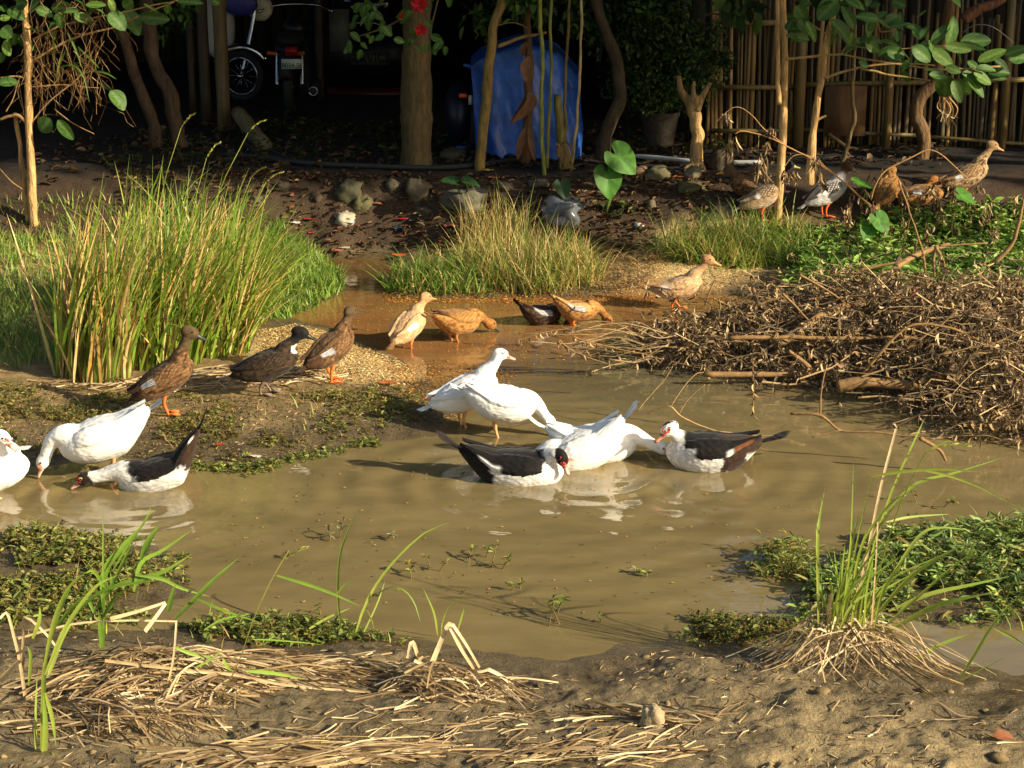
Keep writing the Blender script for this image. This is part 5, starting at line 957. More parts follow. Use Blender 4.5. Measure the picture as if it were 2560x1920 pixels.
for q, r in ((((370, 715), (520, 670), (650, 635), (700, 620), (1000, 585), (1400, 600)), .013), (((10, 550), (200, 530), (400, 510), (540, 505), (640, 525), (1000, 580), (1450, 640), (2000, 610)), .012), (((700, 630), (850, 660), (1050, 700), (1340, 740)), .011), (((410, 330), (300, 260), (200, 200), (80, 190)), .007), (((520, 500), (560, 450), (620, 420), (900, 460), (1200, 440), (1500, 420)), .007), (((620, 100), (630, 250), (635, 350)), .005), (((860, 140), (880, 250), (900, 290), (1000, 280)), .008), (((410, 330), (440, 230), (470, 120), (500, -60)), .008)):
    limb(cB(*q), Y2 - .1, r, t2, 'branch', lin(150, 122, 74))
px_leaves(t2, ((480, 10, 330, 150, 130), (150, 180, 230, 300, 90), (210, 210, 300, 370, 50), (400, 250, 520, 370, 70), (440, 200, 660, 390, 110), (680, 410, 800, 340, 80), (800, 180, 780, 330, 80), (880, 190, 990, 260, 70), (990, 250, 1130, 210, 80), (870, 170, 930, 95, 70), (860, 180, 700, 140, 60), (800, 60, 870, 30, 60), (640, 10, 740, 80, 70), (910, 390, 1170, 470, 110), (740, 380, 890, 370, 80), (1040, 280, 1050, 370, 50), (1090, 540, 1160, 610, 60), (1380, 400, 1500, 220, 80), (1510, 390, 1590, 190, 100), (1650, 390, 1890, 360, 120), (1640, 400, 1840, 450, 60), (1500, 420, 1710, 460, 80), (1270, 410, 1380, 390, 50), (1380, 470, 1540, 590, 110), (1230, 430, 1340, 450, 60), (1390, 440, 1520, 500, 60), (1810, 560, 2030, 460, 110), (2050, 500, 2230, 440, 110), (2090, 550, 2240, 520, 90), (1950, 560, 2080, 630, 70), (1600, 500, 1650, 580, 40), (1700, 570, 1800, 640, 60), (1780, 640, 1950, 620, 50), (1650, 670, 1850, 860, 110), (1600, 740, 1700, 860, 110), (1490, 700, 1480, 890, 130), (1560, 760, 1630, 930, 100), (1760, 680, 1900, 760, 100), (1900, 670, 2080, 650, 70), (1880, 690, 2040, 720, 50), (1100, 650, 1150, 770, 50), (1300, 640, 1430, 650, 40), (1350, 690, 1500, 700, 60), (900, 480, 1080, 540, 90), (640, 250, 560, 60, 60), (120, 60, 200, 190, 90), (40, 280, 60, 180, 70), (560, 500, 640, 420, 60), (1190, 440, 1350, 550, 100), (240, 20, 160, 40, 80), (1010, 10, 1110, 50, 90), (700, 560, 760, 600, 50), (960, 470, 1100, 500, 90), (1290, 520, 1190, 590, 60), (760, 400, 880, 470, 80), (1000, 440, 880, 500, 70), (1500, 620, 1620, 660, 70), (1150, 560, 1090, 640, 60)), cB, Y2 - .15)
for k in range(46):
    x, y = rng.uniform(1900, 2330), rng.uniform(-80, 110); a_ = rng.uniform(0, 6.28); L = rng.uniform(26, 46); y_ = Y2 + rng.normal(0, .3); put_leaf(t2, PD(x, y, y_), PD(x + L * math.cos(a_), y + L * math.sin(a_), y_ + .03), 1.1)
crown(t2, np.array([b2[0] + .5, Y2 + .1, 2.6]), .8, 700, tg, .15)
# slender tree at the left edge
b3 = G(88, 566); t3 = thing('slender_tree', 'slender pale tree at the left edge with broad leaves and dry vines', 'tree', b3); Y3 = b3[1]
limb(cA((225, 1470), (205, 1250), (200, 1000), (190, 800), (180, 500), (170, 250), (160, 0), (150, -300)), Y3, .037, t3, 'trunk', pale * .95, mat='bark', end=.7)
limb(cA((190, 1450), (150, 1150), (135, 950), (115, 850), (100, 720)), Y3 + .05, .026, t3, 'trunk', pale * .85, mat='bark')
for q, r in ((((180, 790), (120, 740), (70, 745), (0, 770)), .018), (((180, 510), (90, 490), (0, 492)), .009), (((200, 400), (400, 280), (600, 210), (750, 170), (900, 100), (1120, 10)), .01), (((210, 250), (450, 150), (800, 75), (1000, 30), (1150, 0)), .008), (((200, 560), (400, 545), (640, 570)), .006), (((190, 800), (330, 640), (480, 520), (560, 450)), .007), (((40, 720), (90, 620), (120, 520)), .006), (((160, 1230), (80, 1170), (0, 1080)), .006), (((350, 700), (450, 780), (600, 860)), .005)): limb(cA(*q), Y3, r, t3, 'branch', lin(150, 116, 72))
px_leaves(t3, ((340, 50, 470, 50, 60), (480, 100, 590, 130, 60), (700, 0, 740, 70, 50), (710, 90, 800, 170, 80), (800, 80, 900, 190, 100), (910, 110, 1070, 120, 70), (930, 30, 1010, 70, 60), (560, 30, 670, 30, 50), (620, 60, 690, 90, 40), (330, 150, 330, 260, 70), (380, 90, 390, 170, 60), (150, 190, 290, 190, 50), (90, 220, 90, 290, 70), (130, 240, 210, 310, 60), (30, 270, 60, 350, 60), (0, 340, 10, 400, 50), (720, 590, 800, 680, 80), (630, 540, 730, 570, 50), (320, 770, 260, 840, 80), (380, 780, 460, 890, 60), (1080, 30, 1080, 90, 35), (1150, 10, 1290, 10, 50), (1370, 0, 1410, 25, 40), (0, 530, 100, 520, 50), (850, 10, 790, 50, 50), (170, 20, 90, 20, 60), (480, 0, 560, 30, 60), (240, 60, 330, 90, 50), (60, 60, 140, 100, 60), (0, 40, 40, 60, 50), (420, 80, 500, 70, 50), (640, 20, 560, 70, 50), (20, 180, 60, 230, 60), (0, 120, 60, 110, 50), (250, 10, 180, 60, 60)), cA, Y3 - .1, .15)
m = 150; px_, py_ = rng.uniform(60, 260, m), rng.uniform(-60, 200, m); p0 = np.array([PD(x, y, Y3 + rng.normal(0, .15)) for x, y in zip(px_, py_)]); p1 = p0 + np.stack([rng.normal(0, .12, m), rng.normal(0, .08, m), -rng.uniform(.1, .55, m)], 1)
V, F, C, _ = twig_batch(p0, p1, np.zeros(m), np.full(m, .0028), np.full(m, .0015), mixc([lin(150, 110, 64), lin(116, 84, 48), lin(176, 144, 92)], m), 5, 3, .07); mk('dry_vines', V, F, M['twig'], t3, C, kind='stuff')
for q in (((430, 200), (470, 280), (510, 380), (520, 430)), ((360, 440), (470, 420), (540, 500), (575, 660)), ((580, 455), (680, 470), (750, 510)), ((340, 200), (350, 350), (345, 470)), ((420, 330), (380, 420), (360, 520)), ((500, 300), (600, 400), (640, 440))): blade_part(t3, 'blade', cA(*q), Y3 - .1, 5, DGR, GRN, 'blade')
crown(t3, np.array([b3[0] + .2, Y3, 2.7]), .9, 900, tg, .14)
# drooping dry stalks with withered leaf bunches in front of the fence
dq = thing('dry_weed', 'drooping dry stalks with bunches of withered leaves left of the slender trunks', 'dry plant', G(2100, 640)); Yd = 14.2
for q, r in ((((2500, 1900), (2200, 1640), (1900, 1440), (1600, 1290), (1330, 1210), (1240, 1230)), .007), (((1900, 1440), (1700, 1330), (1540, 1220), (1400, 1070), (1300, 1000), (1220, 1000), (1120, 1080)), .004), (((1460, 1240), (1462, 1380)), .003), (((2200, 1640), (2000, 1480), (1880, 1430), (1780, 1440), (1700, 1540)), .005), (((2500, 1850), (2600, 1600), (2900, 1440), (3100, 1400), (3400, 1650)), .007)): limb(cC(*q), Yd, r, dq, 'stalk', lin(170, 128, 78))
for x, y, h in ((1150, 1020, 110), (1210, 1250, 190), (1570, 1160, 100), (1545, 1290, 120), (1485, 1400, 240), (1790, 1560, 120), (1720, 1560, 130), (2030, 1580, 90), (1990, 1420, 140), (2080, 1620, 130)):
    n = 16; bq = np.array([PD(*cC((x + rng.normal(0, 20), y + rng.uniform(0, h * .5)))[0], Yd + rng.normal(0, .03)) for _ in range(n)]); V, F, C = leaves(bq, np.stack([rng.normal(0, .3, n), rng.normal(0, .3, n), -np.ones(n)], 1), rng.normal(0, 1, (n, 3)), h / 3.687 / 315 * rng.uniform(.6, 1.1, n), .014, mixc(dl, n, .2), .7, .2); mk('withered_leaves', V, F, M['dryleaf'], dq, C, kind='stuff')
# withered bunches across the far right bank
dw = thing('dry_weed', 'withered leaf stalks standing among the far bank ducks', 'dry plant', G(2300, 560))
for k in range(34):
    x, y = rng.uniform(2060, 2540), rng.uniform(470, 640); Yw = G(x, y + 40)[1] - .1; h = rng.uniform(30, 90); limb([(x, y + 40), (x + rng.normal(0, 10), y), (x + rng.normal(0, 16), y - h * .6)], Yw, .004, dw, 'stalk', lin(140, 100, 60)); n = 9
    bq = np.array([PD(x + rng.normal(0, 7), y - h * .6 + rng.uniform(0, h), Yw + rng.normal(0, .04)) for _ in range(n)]); V, F, C = leaves(bq, np.stack([rng.normal(0, .35, n), rng.normal(0, .35, n), -np.ones(n)], 1), rng.normal(0, 1, (n, 3)), .07, .018, mixc(dl, n, .2), .7, .25); mk('withered_leaves', V, F, M['dryleaf'], dw, C, kind='stuff')
# ================================================================ the shaded yard behind
ZY = .6
def pl(root, name, V, F, mat, col=(1, 1, 1), smooth=False):
    V = np.asarray(V); C = np.tile(np.asarray(col, float), (len(V), 1)); return mk(name, V, F, M[mat], root, C, smooth)
# bamboo fence, slat by slat
FY = 17.25
fence = thing('bamboo_fence', 'weathered bamboo slat fence at the back right', 'fence', (4, FY, ZY)); x = PD(1768, 300, FY)[0]; k = 0
bcol = [lin(140, 112, 64), lin(116, 92, 54), lin(150, 122, 74), lin(96, 78, 48), lin(80, 70, 48)]
while x < 6.6:
    w = rng.uniform(.022, .046); tall = x < PD(2010, 300, FY)[0]; top = ZY + (rng.uniform(1.45, 1.75) if tall else rng.uniform(1.0, 1.5)); le = rng.normal(0, .02)
    if not (not tall and rng.uniform() < .1):
        zs = np.linspace(ZY - .02, top, 10); p = np.stack([x + le * (zs - ZY), np.full(10, FY + rng.normal(0, .012)), zs], 1); col = bcol[rng.choice(5, p=[.3, .25, .2, .15, .1] if tall else [.1, .2, .1, .3, .3])]
        rad = np.full(10, w / 2); nd = rng.randint(1, 8); rad[nd] *= 1.12; V, F = tube(p, rad, 7, flat=.5)
        C = np.tile(col * rng.uniform(.75, 1.15), (len(V), 1)); hi = rng.randint(3, 9); C[hi * 7:] *= rng.choice([1, 1, .62]); mk('slat', V, F, M['bamboo'], fence, C, True)
    x += w * rng.uniform(1.0, 1.18) + (rng.uniform(.01, .04) if rng.uniform() < (.03 if tall else .1) else 0); k += 1
for (q0, q1, r) in (((1800, 57), (2010, 55), .028), ((1770, 217), (2010, 217), .024), ((1780, 327), (2010, 325), .022), ((1990, 212), (2700, 195), .024), ((1990, 322), (2320, 340), .018), ((2300, 340), (2700, 368), .018)):
    V, F = tube([PD(*q0, FY - .07), PD((q0[0] + q1[0]) / 2, (q0[1] + q1[1]) / 2 + 2, FY - .075), PD(*q1, FY - .07)], r, 8); pl(fence, 'rail', V, F, 'bamboo', lin(126, 108, 62), True)
for px, r in ((1992, .05), (2212, .036), (2500, .04)):
    p0 = PD(px, 400, FY - .13); V, F = tube([(p0[0], FY - .14, ZY - .05), (p0[0], FY - .14, 2.3)], r, 9); pl(fence, 'post', V, F, 'bamboo', lin(120, 100, 60), True)
a_, b_ = PD(2062, 340, FY - .2), PD(2168, 215, FY - .2); V, F = box(((a_[0] + b_[0]) / 2, FY - .2, (a_[2] + b_[2]) / 2), (b_[0] - a_[0], .012, b_[2] - a_[2])); o = pl(fence, 'plywood_panel', V, F, 'wood', lin(104, 74, 46)); o['label'] = 'brown plywood patch leaning on the fence'
V, F = tube([PD(2070, 335, FY - .2), PD(2120, 370, FY - .22), PD(2360, 410, FY - .3)], .02, 7); pl(fence, 'fallen_rail', V, F, 'bamboo', lin(120, 96, 58), True)
# thatched hut added behind the fence to block sun and sky
hut = thing('hut', 'dark board hut with thatched roof, added behind the bamboo fence to block the sun', 'hut', (6.3, 21.5, ZY))
def wallbox(root, nm, x0, x1, y0, y1, z0, z1, mat): V, F = box(((x0 + x1) / 2, (y0 + y1) / 2, (z0 + z1) / 2), (x1 - x0, y1 - y0, z1 - z0)); return pl(root, nm, V, F, mat, lin(96, 84, 60))
wallbox(hut, 'wall', 1.15, 11.2, 18.75, 18.83, ZY - .1, 3.3, 'darkwood'); wallbox(hut, 'wall', 11.12, 11.2, 18.84, 24.4, ZY - .1, 3.3, 'darkwood'); wallbox(hut, 'wall', 1.15, 1.23, 18.84, 24.4, ZY - .1, 3.3, 'darkwood'); wallbox(hut, 'wall', 1.15, 11.2, 24.41, 24.49, ZY - .1, 3.3, 'darkwood')
x = 1.3
while x < 6.5: w = rng.uniform(.1, .16); wallbox(hut, 'board', x, x + w - .012, 18.72, 18.747, ZY, 3.25, 'darkwood'); x += w
def gable(root, x0, x1, y0, y1, ze, zr, th=.14):
    ym = (y0 + y1) / 2
    for ya, yb in ((y0, ym), (y1, ym)):
        V = np.array([[x0, ya, ze], [x1, ya, ze], [x1, yb, zr], [x0, yb, zr], [x0, ya, ze - th], [x1, ya, ze - th], [x1, yb, zr - th], [x0, yb, zr - th]]); pl(root, 'roof', V, np.array([[0, 1, 2, 3], [7, 6, 5, 4], [0, 4, 5, 1], [1, 5, 6, 2], [2, 6, 7, 3], [3, 7, 4, 0]]), 'thatch')
gable(hut, .9, 11.9, 17.9, 25.2, 3.0, 5.4)
# open carport at left
cp = thing('carport', 'dark open shed with thatched roof and board back wall', 'shed', (-4.3, 21.5, ZY))
wallbox(cp, 'wall', -11, 1.1, 24.3, 24.38, ZY - .1, 3.3, 'darkwood'); wallbox(cp, 'wall', -11.08, -11.0, 18.4, 24.3, ZY - .1, 3.3, 'darkwood')
x = -7.2
while x < 1.0: w = rng.uniform(.14, .22); wallbox(cp, 'board', x, x + w - .015, 24.26, 24.295, ZY, 3.2, 'darkwood'); x += w
gable(cp, -11.6, 1.0, 17.6, 25.4, 3.0, 5.2)
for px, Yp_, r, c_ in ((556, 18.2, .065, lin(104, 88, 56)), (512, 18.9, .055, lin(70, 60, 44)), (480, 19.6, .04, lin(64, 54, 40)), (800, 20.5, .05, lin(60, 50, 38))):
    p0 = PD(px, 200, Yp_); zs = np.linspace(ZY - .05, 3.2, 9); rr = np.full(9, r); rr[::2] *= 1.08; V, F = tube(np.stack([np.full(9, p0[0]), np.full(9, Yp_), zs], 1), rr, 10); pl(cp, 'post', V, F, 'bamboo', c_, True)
# motorcycle seen from behind
Ym_ = 19.3; mc = thing('motorcycle', 'black motorcycle parked in the shed seen from behind, plate 8034 SL', 'motorcycle', PD(725, 285, Ym_)); sM = SCALE(Ym_)
def mp(px, py, dy=0): return PD(px, py, Ym_ + dy)
def wheel(root, c, r, wd, ax, rim=True):
    ax = unit(np.array(ax, float)); u = unit(np.cross(ax, [0, 0, 1])); w = np.cross(ax, u); t = np.linspace(0, 2 * np.pi, 25)[:-1]; ring = lambda rr: np.array(c) + rr * (np.cos(t)[:, None] * u + np.sin(t)[:, None] * w)
    def torus(R_, q): 
        s = 8; a = np.linspace(0, 2 * np.pi, s, endpoint=False); V = (np.array(c) + (R_ + q[0] * np.cos(a))[None, :, None] * (np.cos(t)[:, None, None] * u + np.sin(t)[:, None, None] * w) + (q[1] * np.sin(a))[None, :, None] * ax).reshape(-1, 3)
        i = np.arange(24)[:, None]; j = np.arange(s)[None, :]; return V, [np.stack([i * s + j, i * s + (j + 1) % s, ((i + 1) % 24) * s + (j + 1) % s, ((i + 1) % 24) * s + j], -1).reshape(-1, 4)]
    V, F = torus(r - wd / 2, (wd / 2, wd / 2)); ty = pl(root, 'tyre', V, F, 'black_rubber', smooth=True)
    if rim:
        V, F = torus(r - wd * 1.05, (.012, wd * .35)); pl(root, 'rim', V, F, 'chrome', smooth=True); mb = MB()
        for k in range(12): q = ring(r - wd); mb.add(*tube([np.array(c) + ax * .02 * (-1) ** k, q[k * 2]], .0025, 4))
        mb.add(*tube([np.array(c) - ax * .06, np.array(c) + ax * .06], .03, 10)); mb.build('spokes', M['chrome'], root, kind='stuff')
hx = mp(725, 285)[0]; wheel(mc, (hx, Ym_ + .05, ZY + .29), .29, .11, (1, 0.05, 0)); wheel(mc, (hx + .05, Ym_ + 1.25, ZY + .29), .29, .08, (1, 0.05, 0), False)
def tb(nm, pts, r, mat='black_rubber', col=(1, 1, 1), n=12, s=8, root=mc): V, F = tube(spline(pts, n), r, s); return pl(root, nm, V, F, mat, col, True)
tb('rear_fender', [(hx, Ym_ - .27, ZY + .42), (hx, Ym_ - .16, ZY + .6), (hx, Ym_ + .1, ZY + .66)], .075)
V, F, C = rock((hx, Ym_ + .28, ZY + .77), .2, 1.0, (.72, 1.9, .42), amp=.06, col=lin(30, 28, 30)); mk('seat', V, F, M['black_rubber'], mc, C, True)
V, F, C = rock((hx + .02, Ym_ + .72, ZY + .84), .19, 5.0, (.8, 1.3, .75), amp=.05, col=lin(24, 26, 36)); mk('fuel_tank', V, F, M['paint'], mc, C, True)
V, F, C = rock((hx, Ym_ + .1, ZY + .68), .14, 7.0, (1.0, 1.4, .6), amp=.04, col=lin(22, 24, 34)); mk('tail_cowl', V, F, M['paint'], mc, C, True)
V, F = box(mp(729, 128, -.3), (.125, .06, .09)); pl(mc, 'tail_light', V, F, 'paint', lin(150, 12, 16))
V, F = box(mp(730, 160, -.31), (.215, .006, .1)); plate = pl(mc, 'number_plate', V, F, 'paint', lin(206, 216, 196))
def text_mesh(body, h, mat, root, loc, name, depth=.002):
    cu = bpy.data.curves.new(name, 'FONT'); cu.body = body; cu.size = h; cu.align_x = 'CENTER'; cu.align_y = 'CENTER'; cu.extrude = depth
    o = bpy.data.objects.new(name, cu); COL.objects.link(o); dg = bpy.context.evaluated_depsgraph_get(); me = bpy.data.meshes.new_from_object(o.evaluated_get(dg)); bpy.data.objects.remove(o)
    me.materials.clear(); me.materials.append(mat); q = bpy.data.objects.new(name, me); COL.objects.link(q); q.parent = root; q.rotation_euler = (R(90), 0, 0); q.location = Vector(loc) - Vector(WORG[root.name]); return q
M['ink'] = mat_flat('dark_lettering', (.02, .05, .03), .6, bs=0); M['inkw'] = mat_flat('pale_lettering', (.35, .35, .33), .6, bs=0)
WORG[plate.name] = WORG[mc.name]; c = mp(730, 164, -.316); text_mesh('8034 SL', .066, M['ink'], plate, c, 'plate_lettering')
for s in (-1, 1):
    tb('shock_absorber', [(hx + s * .13, Ym_ + .05, ZY + .3), (hx + s * .13, Ym_ + .16, ZY + .66)], .022, 'chrome'); tb('turn_signal', [(hx + s * .1, Ym_ - .18, ZY + .66), (hx + s * .19, Ym_ - .2, ZY + .67)], .022, 'paint', lin(190, 90, 20)); tb('mirror_stem', [(hx + s * .3, Ym_ + .95, ZY + 1.05), (hx + s * .36, Ym_ + .92, ZY + 1.22)], .007)
    V, F, C = rock((hx + s * .38, Ym_ + .9, ZY + 1.28), .065, 2.0, (1, .3, .75), amp=.03, col=(.02, .02, .02)); mk('mirror', V, F, M['black_rubber'], mc, C, True)
tb('handlebar', [(hx - .4, Ym_ + .8, ZY + 1.0), (hx - .2, Ym_ + .95, ZY + 1.06), (hx + .2, Ym_ + .95, ZY + 1.06), (hx + .4, Ym_ + .8, ZY + 1.0)], .016, 'chrome')
ex = mp(783, 228, -.15); V, F = tube([ex, ex + [0, .45, .02], ex + [-.1, .9, 0]], [.042, .05, .03], 12); pl(mc, 'exhaust', V, F, 'black_rubber', smooth=True)
t = np.linspace(0, 2 * np.pi, 25); V, F = tube(np.stack([ex[0] + .043 * np.cos(t), np.full(25, ex[1] - .003), ex[2] + .043 * np.sin(t)], 1), .006, 6, False); pl(mc, 'exhaust_ring', V, F, 'chrome', smooth=True)
# second machine, pale panel and chrome fender
sc = thing('scooter', 'pale scooter with blue and white front shield beside the motorcycle', 'scooter', PD(600, 255, 20.0)); Yz = 20.0; c = PD(604, 190, Yz)
wheel(sc, c, .27, .07, (.35, 1, 0)); t = np.linspace(.5, 2.6, 14); V, F = tube(np.stack([c[0] + .3 * np.cos(t), c[1] + .02 * np.cos(t), c[2] + .3 * np.sin(t)], 1), .03, 8, flat=1.6); pl(sc, 'front_fender', V, F, 'chrome', smooth=True)
tb('fork', [c, c + [.12, .1, .5], c + [.16, .15, .8]], .025, 'chrome', root=sc)
V, F, C = rock(PD(545, 60, 20.3), .3, 4.0, (.62, .25, 1.3), amp=.06, col=lin(196, 192, 184)); mk('leg_shield', V, F, M['paint'], sc, C, True)
V, F, C = rock(PD(600, 10, 20.1), .16, 8.0, (1.2, .4, .8), amp=.05, col=lin(60, 64, 150)); mk('handlebar_cowl', V, F, M['paint'], sc, C, True)
V, F, C = rock(PD(650, 20, 20.2), .14, 9.0, (1, .5, 1.0), amp=.05, col=lin(206, 196, 170)); mk('side_panel', V, F, M['paint'], sc, C, True)
# dark vehicle with a SERVICE board
Yv = 21.2; ve = thing('service_vehicle', 'dark utility vehicle deep in the shed with a SERVICE board and red bumper', 'vehicle', PD(920, 262, Yv)); L_, R_ = PD(812, 100, Yv)[0], PD(1060, 100, Yv)[0]; zf = lambda py: PD(900, py, Yv)[2]
def vb(nm, x0, x1, y0, y1, z0, z1, mat, col): V, F = box(((x0 + x1) / 2, (y0 + y1) / 2, (z0 + z1) / 2), (x1 - x0, y1 - y0, z1 - z0)); return pl(ve, nm, V, F, mat, col)
vb('body', L_, R_, Yv, Yv + 2.2, zf(215), zf(75), 'paint', lin(20, 20, 24)); vb('cab', L_ + .1, R_ - .1, Yv + .15, Yv + 2.0, zf(74), zf(-60), 'paint', lin(26, 26, 30)); vb('rear_window', L_ + .22, R_ - .22, Yv + .13, Yv + .149, zf(68), zf(-30), 'eye', (0, 0, 0)); vb('bumper', L_ + .02, R_ - .02, Yv - .12, Yv - .005, zf(256), zf(216), 'paint', lin(76, 8, 10))
vb('grey_panel', PD(822, 60, Yv - .2)[0], PD(872, 60, Yv - .2)[0], Yv - .16, Yv - .13, zf(125), zf(20), 'paint', lin(110, 112, 104))
for s in (L_ + .22, R_ - .22): wheel(ve, (s, Yv + .4, zf(262) + .27), .27, .16, (1, 0, 0), False)
bd = vb('service_board', PD(877, 146, Yv)[0], PD(974, 146, Yv)[0], Yv - .03, Yv - .004, zf(162), zf(128), 'paint', lin(84, 84, 78)); WORG[bd.name] = WORG[ve.name]; c = PD(925, 145, Yv); text_mesh('SERVICE', .135, M['eye'], bd, (c[0], Yv - .033, c[2]), 'board_lettering')
tb('chrome_trim', [PD(878, 58, Yv - .1), PD(930, 57, Yv - .1), PD(952, 65, Yv - .1), PD(956, 80, Yv - .1)], .008, 'chrome', root=ve)
# tarpaulin draped over a parked vehicle
Yt = 17.0; tr = thing('covered_tricycle', 'parked tricycle covered by a bright blue tarpaulin', 'covered vehicle', PD(1270, 398, Yt))
x0, x1 = PD(1172, 300, Yt)[0], PD(1445, 300, Yt)[0]; zb = ZY; gx, gy = np.meshgrid(np.linspace(0, 1, 60), np.linspace(0, 1, 70), indexing='ij')
topz = np.interp(gx, [0, .1, .3, .45, .6, .8, 1], [PD(0, 165, Yt)[2], PD(0, 140, Yt)[2], PD(0, 118, Yt)[2], PD(0, 105, Yt)[2], PD(0, 112, Yt)[2], PD(0, 130, Yt)[2], PD(0, 190, Yt)[2]])
yy = Yt - .28 + np.where(gy < .55, 0, (gy - .55) / .45 * 1.6) - .16 * (1 - np.clip(gy / .55, 0, 1)) - .1 * np.sin(gx * np.pi); zz = zb + .02 + (topz - zb) * np.clip(gy / .55, 0, 1) - .25 * np.clip((gy - .8) / .2, 0, 1) ** 2
fold = .085 * np.sin(gx * 15 + 2.5 * np.sin(gx * 5) + 1.3 * gy) * (1 - np.clip(gy / .55, 0, 1)) ** .6 + .06 * n2(gx * 3, gy * 1.6, .5, 3, 2.0) + .02 * n2(gx * 7 + gy * 4, gy * 2, .5, 2, 6.0); xx = x0 + (x1 - x0) * gx + .05 * (1 - gy) * (gx - .5) + .02 * n2(gx, gy, .2, 2, 8.0) - .1 * (1 - gx) * (1 - gy) * -1
i = np.arange(59)[:, None] * 70; j = np.arange(69)[None, :]; TF = np.stack([i + j, i + 70 + j, i + 71 + j, i + j + 1], -1).reshape(-1, 4)
zz = np.where(gy < .01, zb + .02 + .1 * np.abs(n2(gx, gy, .15, 2, 3.0)) * (gx < .9), zz); tp = mk('tarpaulin', np.stack([xx, yy + fold - .12 * np.sin(gx * 3.1) * (gy < .56), zz], -1), TF, M['tarp'], tr, None, True)
V, F = tube(spline([PD(1158, 162, Yt), PD(1175, 166, Yt), PD(1190, 172, Yt)], 6), [.012, .016, .02, .02, .02, .02], 8); pl(tr, 'tied_corner', V, F, 'tarp', smooth=True)
V, F, C = rock((x0 - .08, Yt + .1, ZY + .33), .3, 3.0, (.5, 1.2, 1.0), amp=.08, col=lin(20, 24, 44)); mk('fairing', V, F, M['paint'], tr, C, True); wheel(tr, (x0 + .02, Yt + .0, ZY + .25), .25, .09, (1, .2, 0))
V, F = box(PD(1157, 239, Yt - .25), (.07, .03, .035)); pl(tr, 'amber_reflector', V, F, 'paint', lin(226, 96, 20)); V, F = box(PD(1176, 250, Yt - .24), (.035, .012, .085)); pl(tr, 'white_sticker', V, F, 'paint', lin(190, 190, 180))
sk = rng.randint(0, 1)
gs = np.stack([xx, yy, zz], -1)[::6, 0]; 
V = np.array([PD(1130, 398, Yt - .05), PD(1230, 402, Yt - .1), PD(1215, 330, Yt), PD(1160, 310, Yt + .05), PD(1130, 398, Yt + .3), PD(1230, 402, Yt + .3), PD(1215, 330, Yt + .3), PD(1160, 310, Yt + .3)]); mk('tarpaulin_corner', V, np.array([[0, 1, 2, 3], [7, 6, 5, 4], [0, 4, 5, 1], [1, 5, 6, 2], [2, 6, 7, 3], [3, 7, 4, 0]]), M['tarp'], tr)
# ---------------------------------------------------------------- yard trees
def yard_tree(name, label, q, f, Y, r, col, crowns=(), cat='tree', branches=(), end=.8, extra=None):
    b = PD(*f(q[0])[0], Y); root = thing(name, label, cat, (b[0], Y, ZY)); limb(f(*q), Y, r, root, 'trunk', col, mat='bark', end=end, wig=.02)
    for bq, br in branches: limb(f(*bq), Y, br, root, 'branch', col, mat='bark')
    for cx, cy, cz_, cr, n, ll in crowns: crown(root, np.array([b[0] + cx, Y + cy, cz_]), cr, n, tg, ll)
    return root
cI = lambda *p: list(p)
brk = lin(88, 74, 44)
yt = yard_tree('shade_tree', 'thick straight trunk with mossy bark in front of the dark shed', [(1042, 425), (1040, 300), (1041, 180), (1043, 60), (1040, -80), (1050, -300), (1060, -560)], cI, 16.1, .135, brk, [(-.9, .6, 3.9, 1.5, 3800, .17), (.6, .3, 4.3, 1.5, 3600, .17)])
yard_tree('shade_tree', 'thin leaning mossy trunk in front of the blue tarpaulin', [(870, 1640), (905, 1250), (950, 900), (975, 620), (1000, 400), (1030, 180), (1090, 0), (1180, -400)], cD, 15.95, .046, lin(132, 108, 56), [(.5, .2, 3.3, .9, 1500, .14), (.35, .4, 2.05, .45, 650, .1)], branches=[(((1050, 430), (1250, 350), (1400, 320), (1500, 300)), .018), (((1040, 230), (1200, 210), (1330, 250)), .007)])
yard_tree('shade_tree', 'dark curved trunk between the tarpaulin and the shrub', [(1990, 1480), (2050, 1250), (2100, 1080), (2175, 900), (2150, 600), (2030, 250), (1940, -40), (1800, -500)], cD, 16.3, .062, lin(70, 57, 38), [(.3, .3, 3.9, 1.3, 3000, .15), (-.3, .35, 1.95, .5, 800, .09), (.35, .3, 1.95, .4, 600, .08)])
yard_tree('shade_tree', 'pair of dark twisted trunks in the shade at left', [(1160, 950), (1120, 800), (1090, 600), (1000, 420), (960, 200), (940, -100), (930, -500)], cA, 16.9, .075, lin(70, 54, 36), [(-.6, .3, 3.9, 1.5, 3600, .16), (.8, .2, 3.8, 1.3, 2600, .16), (-.2, .3, 1.85, .4, 500, .09)], branches=[(((1000, 950), (990, 800), (920, 620), (860, 450), (800, 250), (700, 60), (600, -300)), .06)])
for q, r, lb, c_ in ((((1480, 1640), (1460, 1300), (1455, 900), (1450, 500), (1440, -60)), .02, 'left of two thin green bamboo stems before the tarpaulin', lin(126, 128, 56)), (((1505, 1560), (1520, 1200), (1530, 800), (1530, 300), (1530, -60)), .016, 'right of two thin green bamboo stems before the tarpaulin', lin(116, 112, 52)), (((1672, 1320), (1675, 900), (1685, 500), (1700, -60)), .015, 'thin brown sapling stem rising behind the mossy stump', lin(110, 92, 48)), (((1720, 1640), (1760, 1350), (1785, 1100), (1800, 800), (1810, 400), (1815, -60)), .014, 'thin pale sapling right of the mossy stump', lin(176, 150, 104))):
    yard_tree('sapling', lb, q, cD, 15.85 if 'stump' not in lb else 15.95, r, c_, [(0, 0, 2.9, .45, 260, .1)])
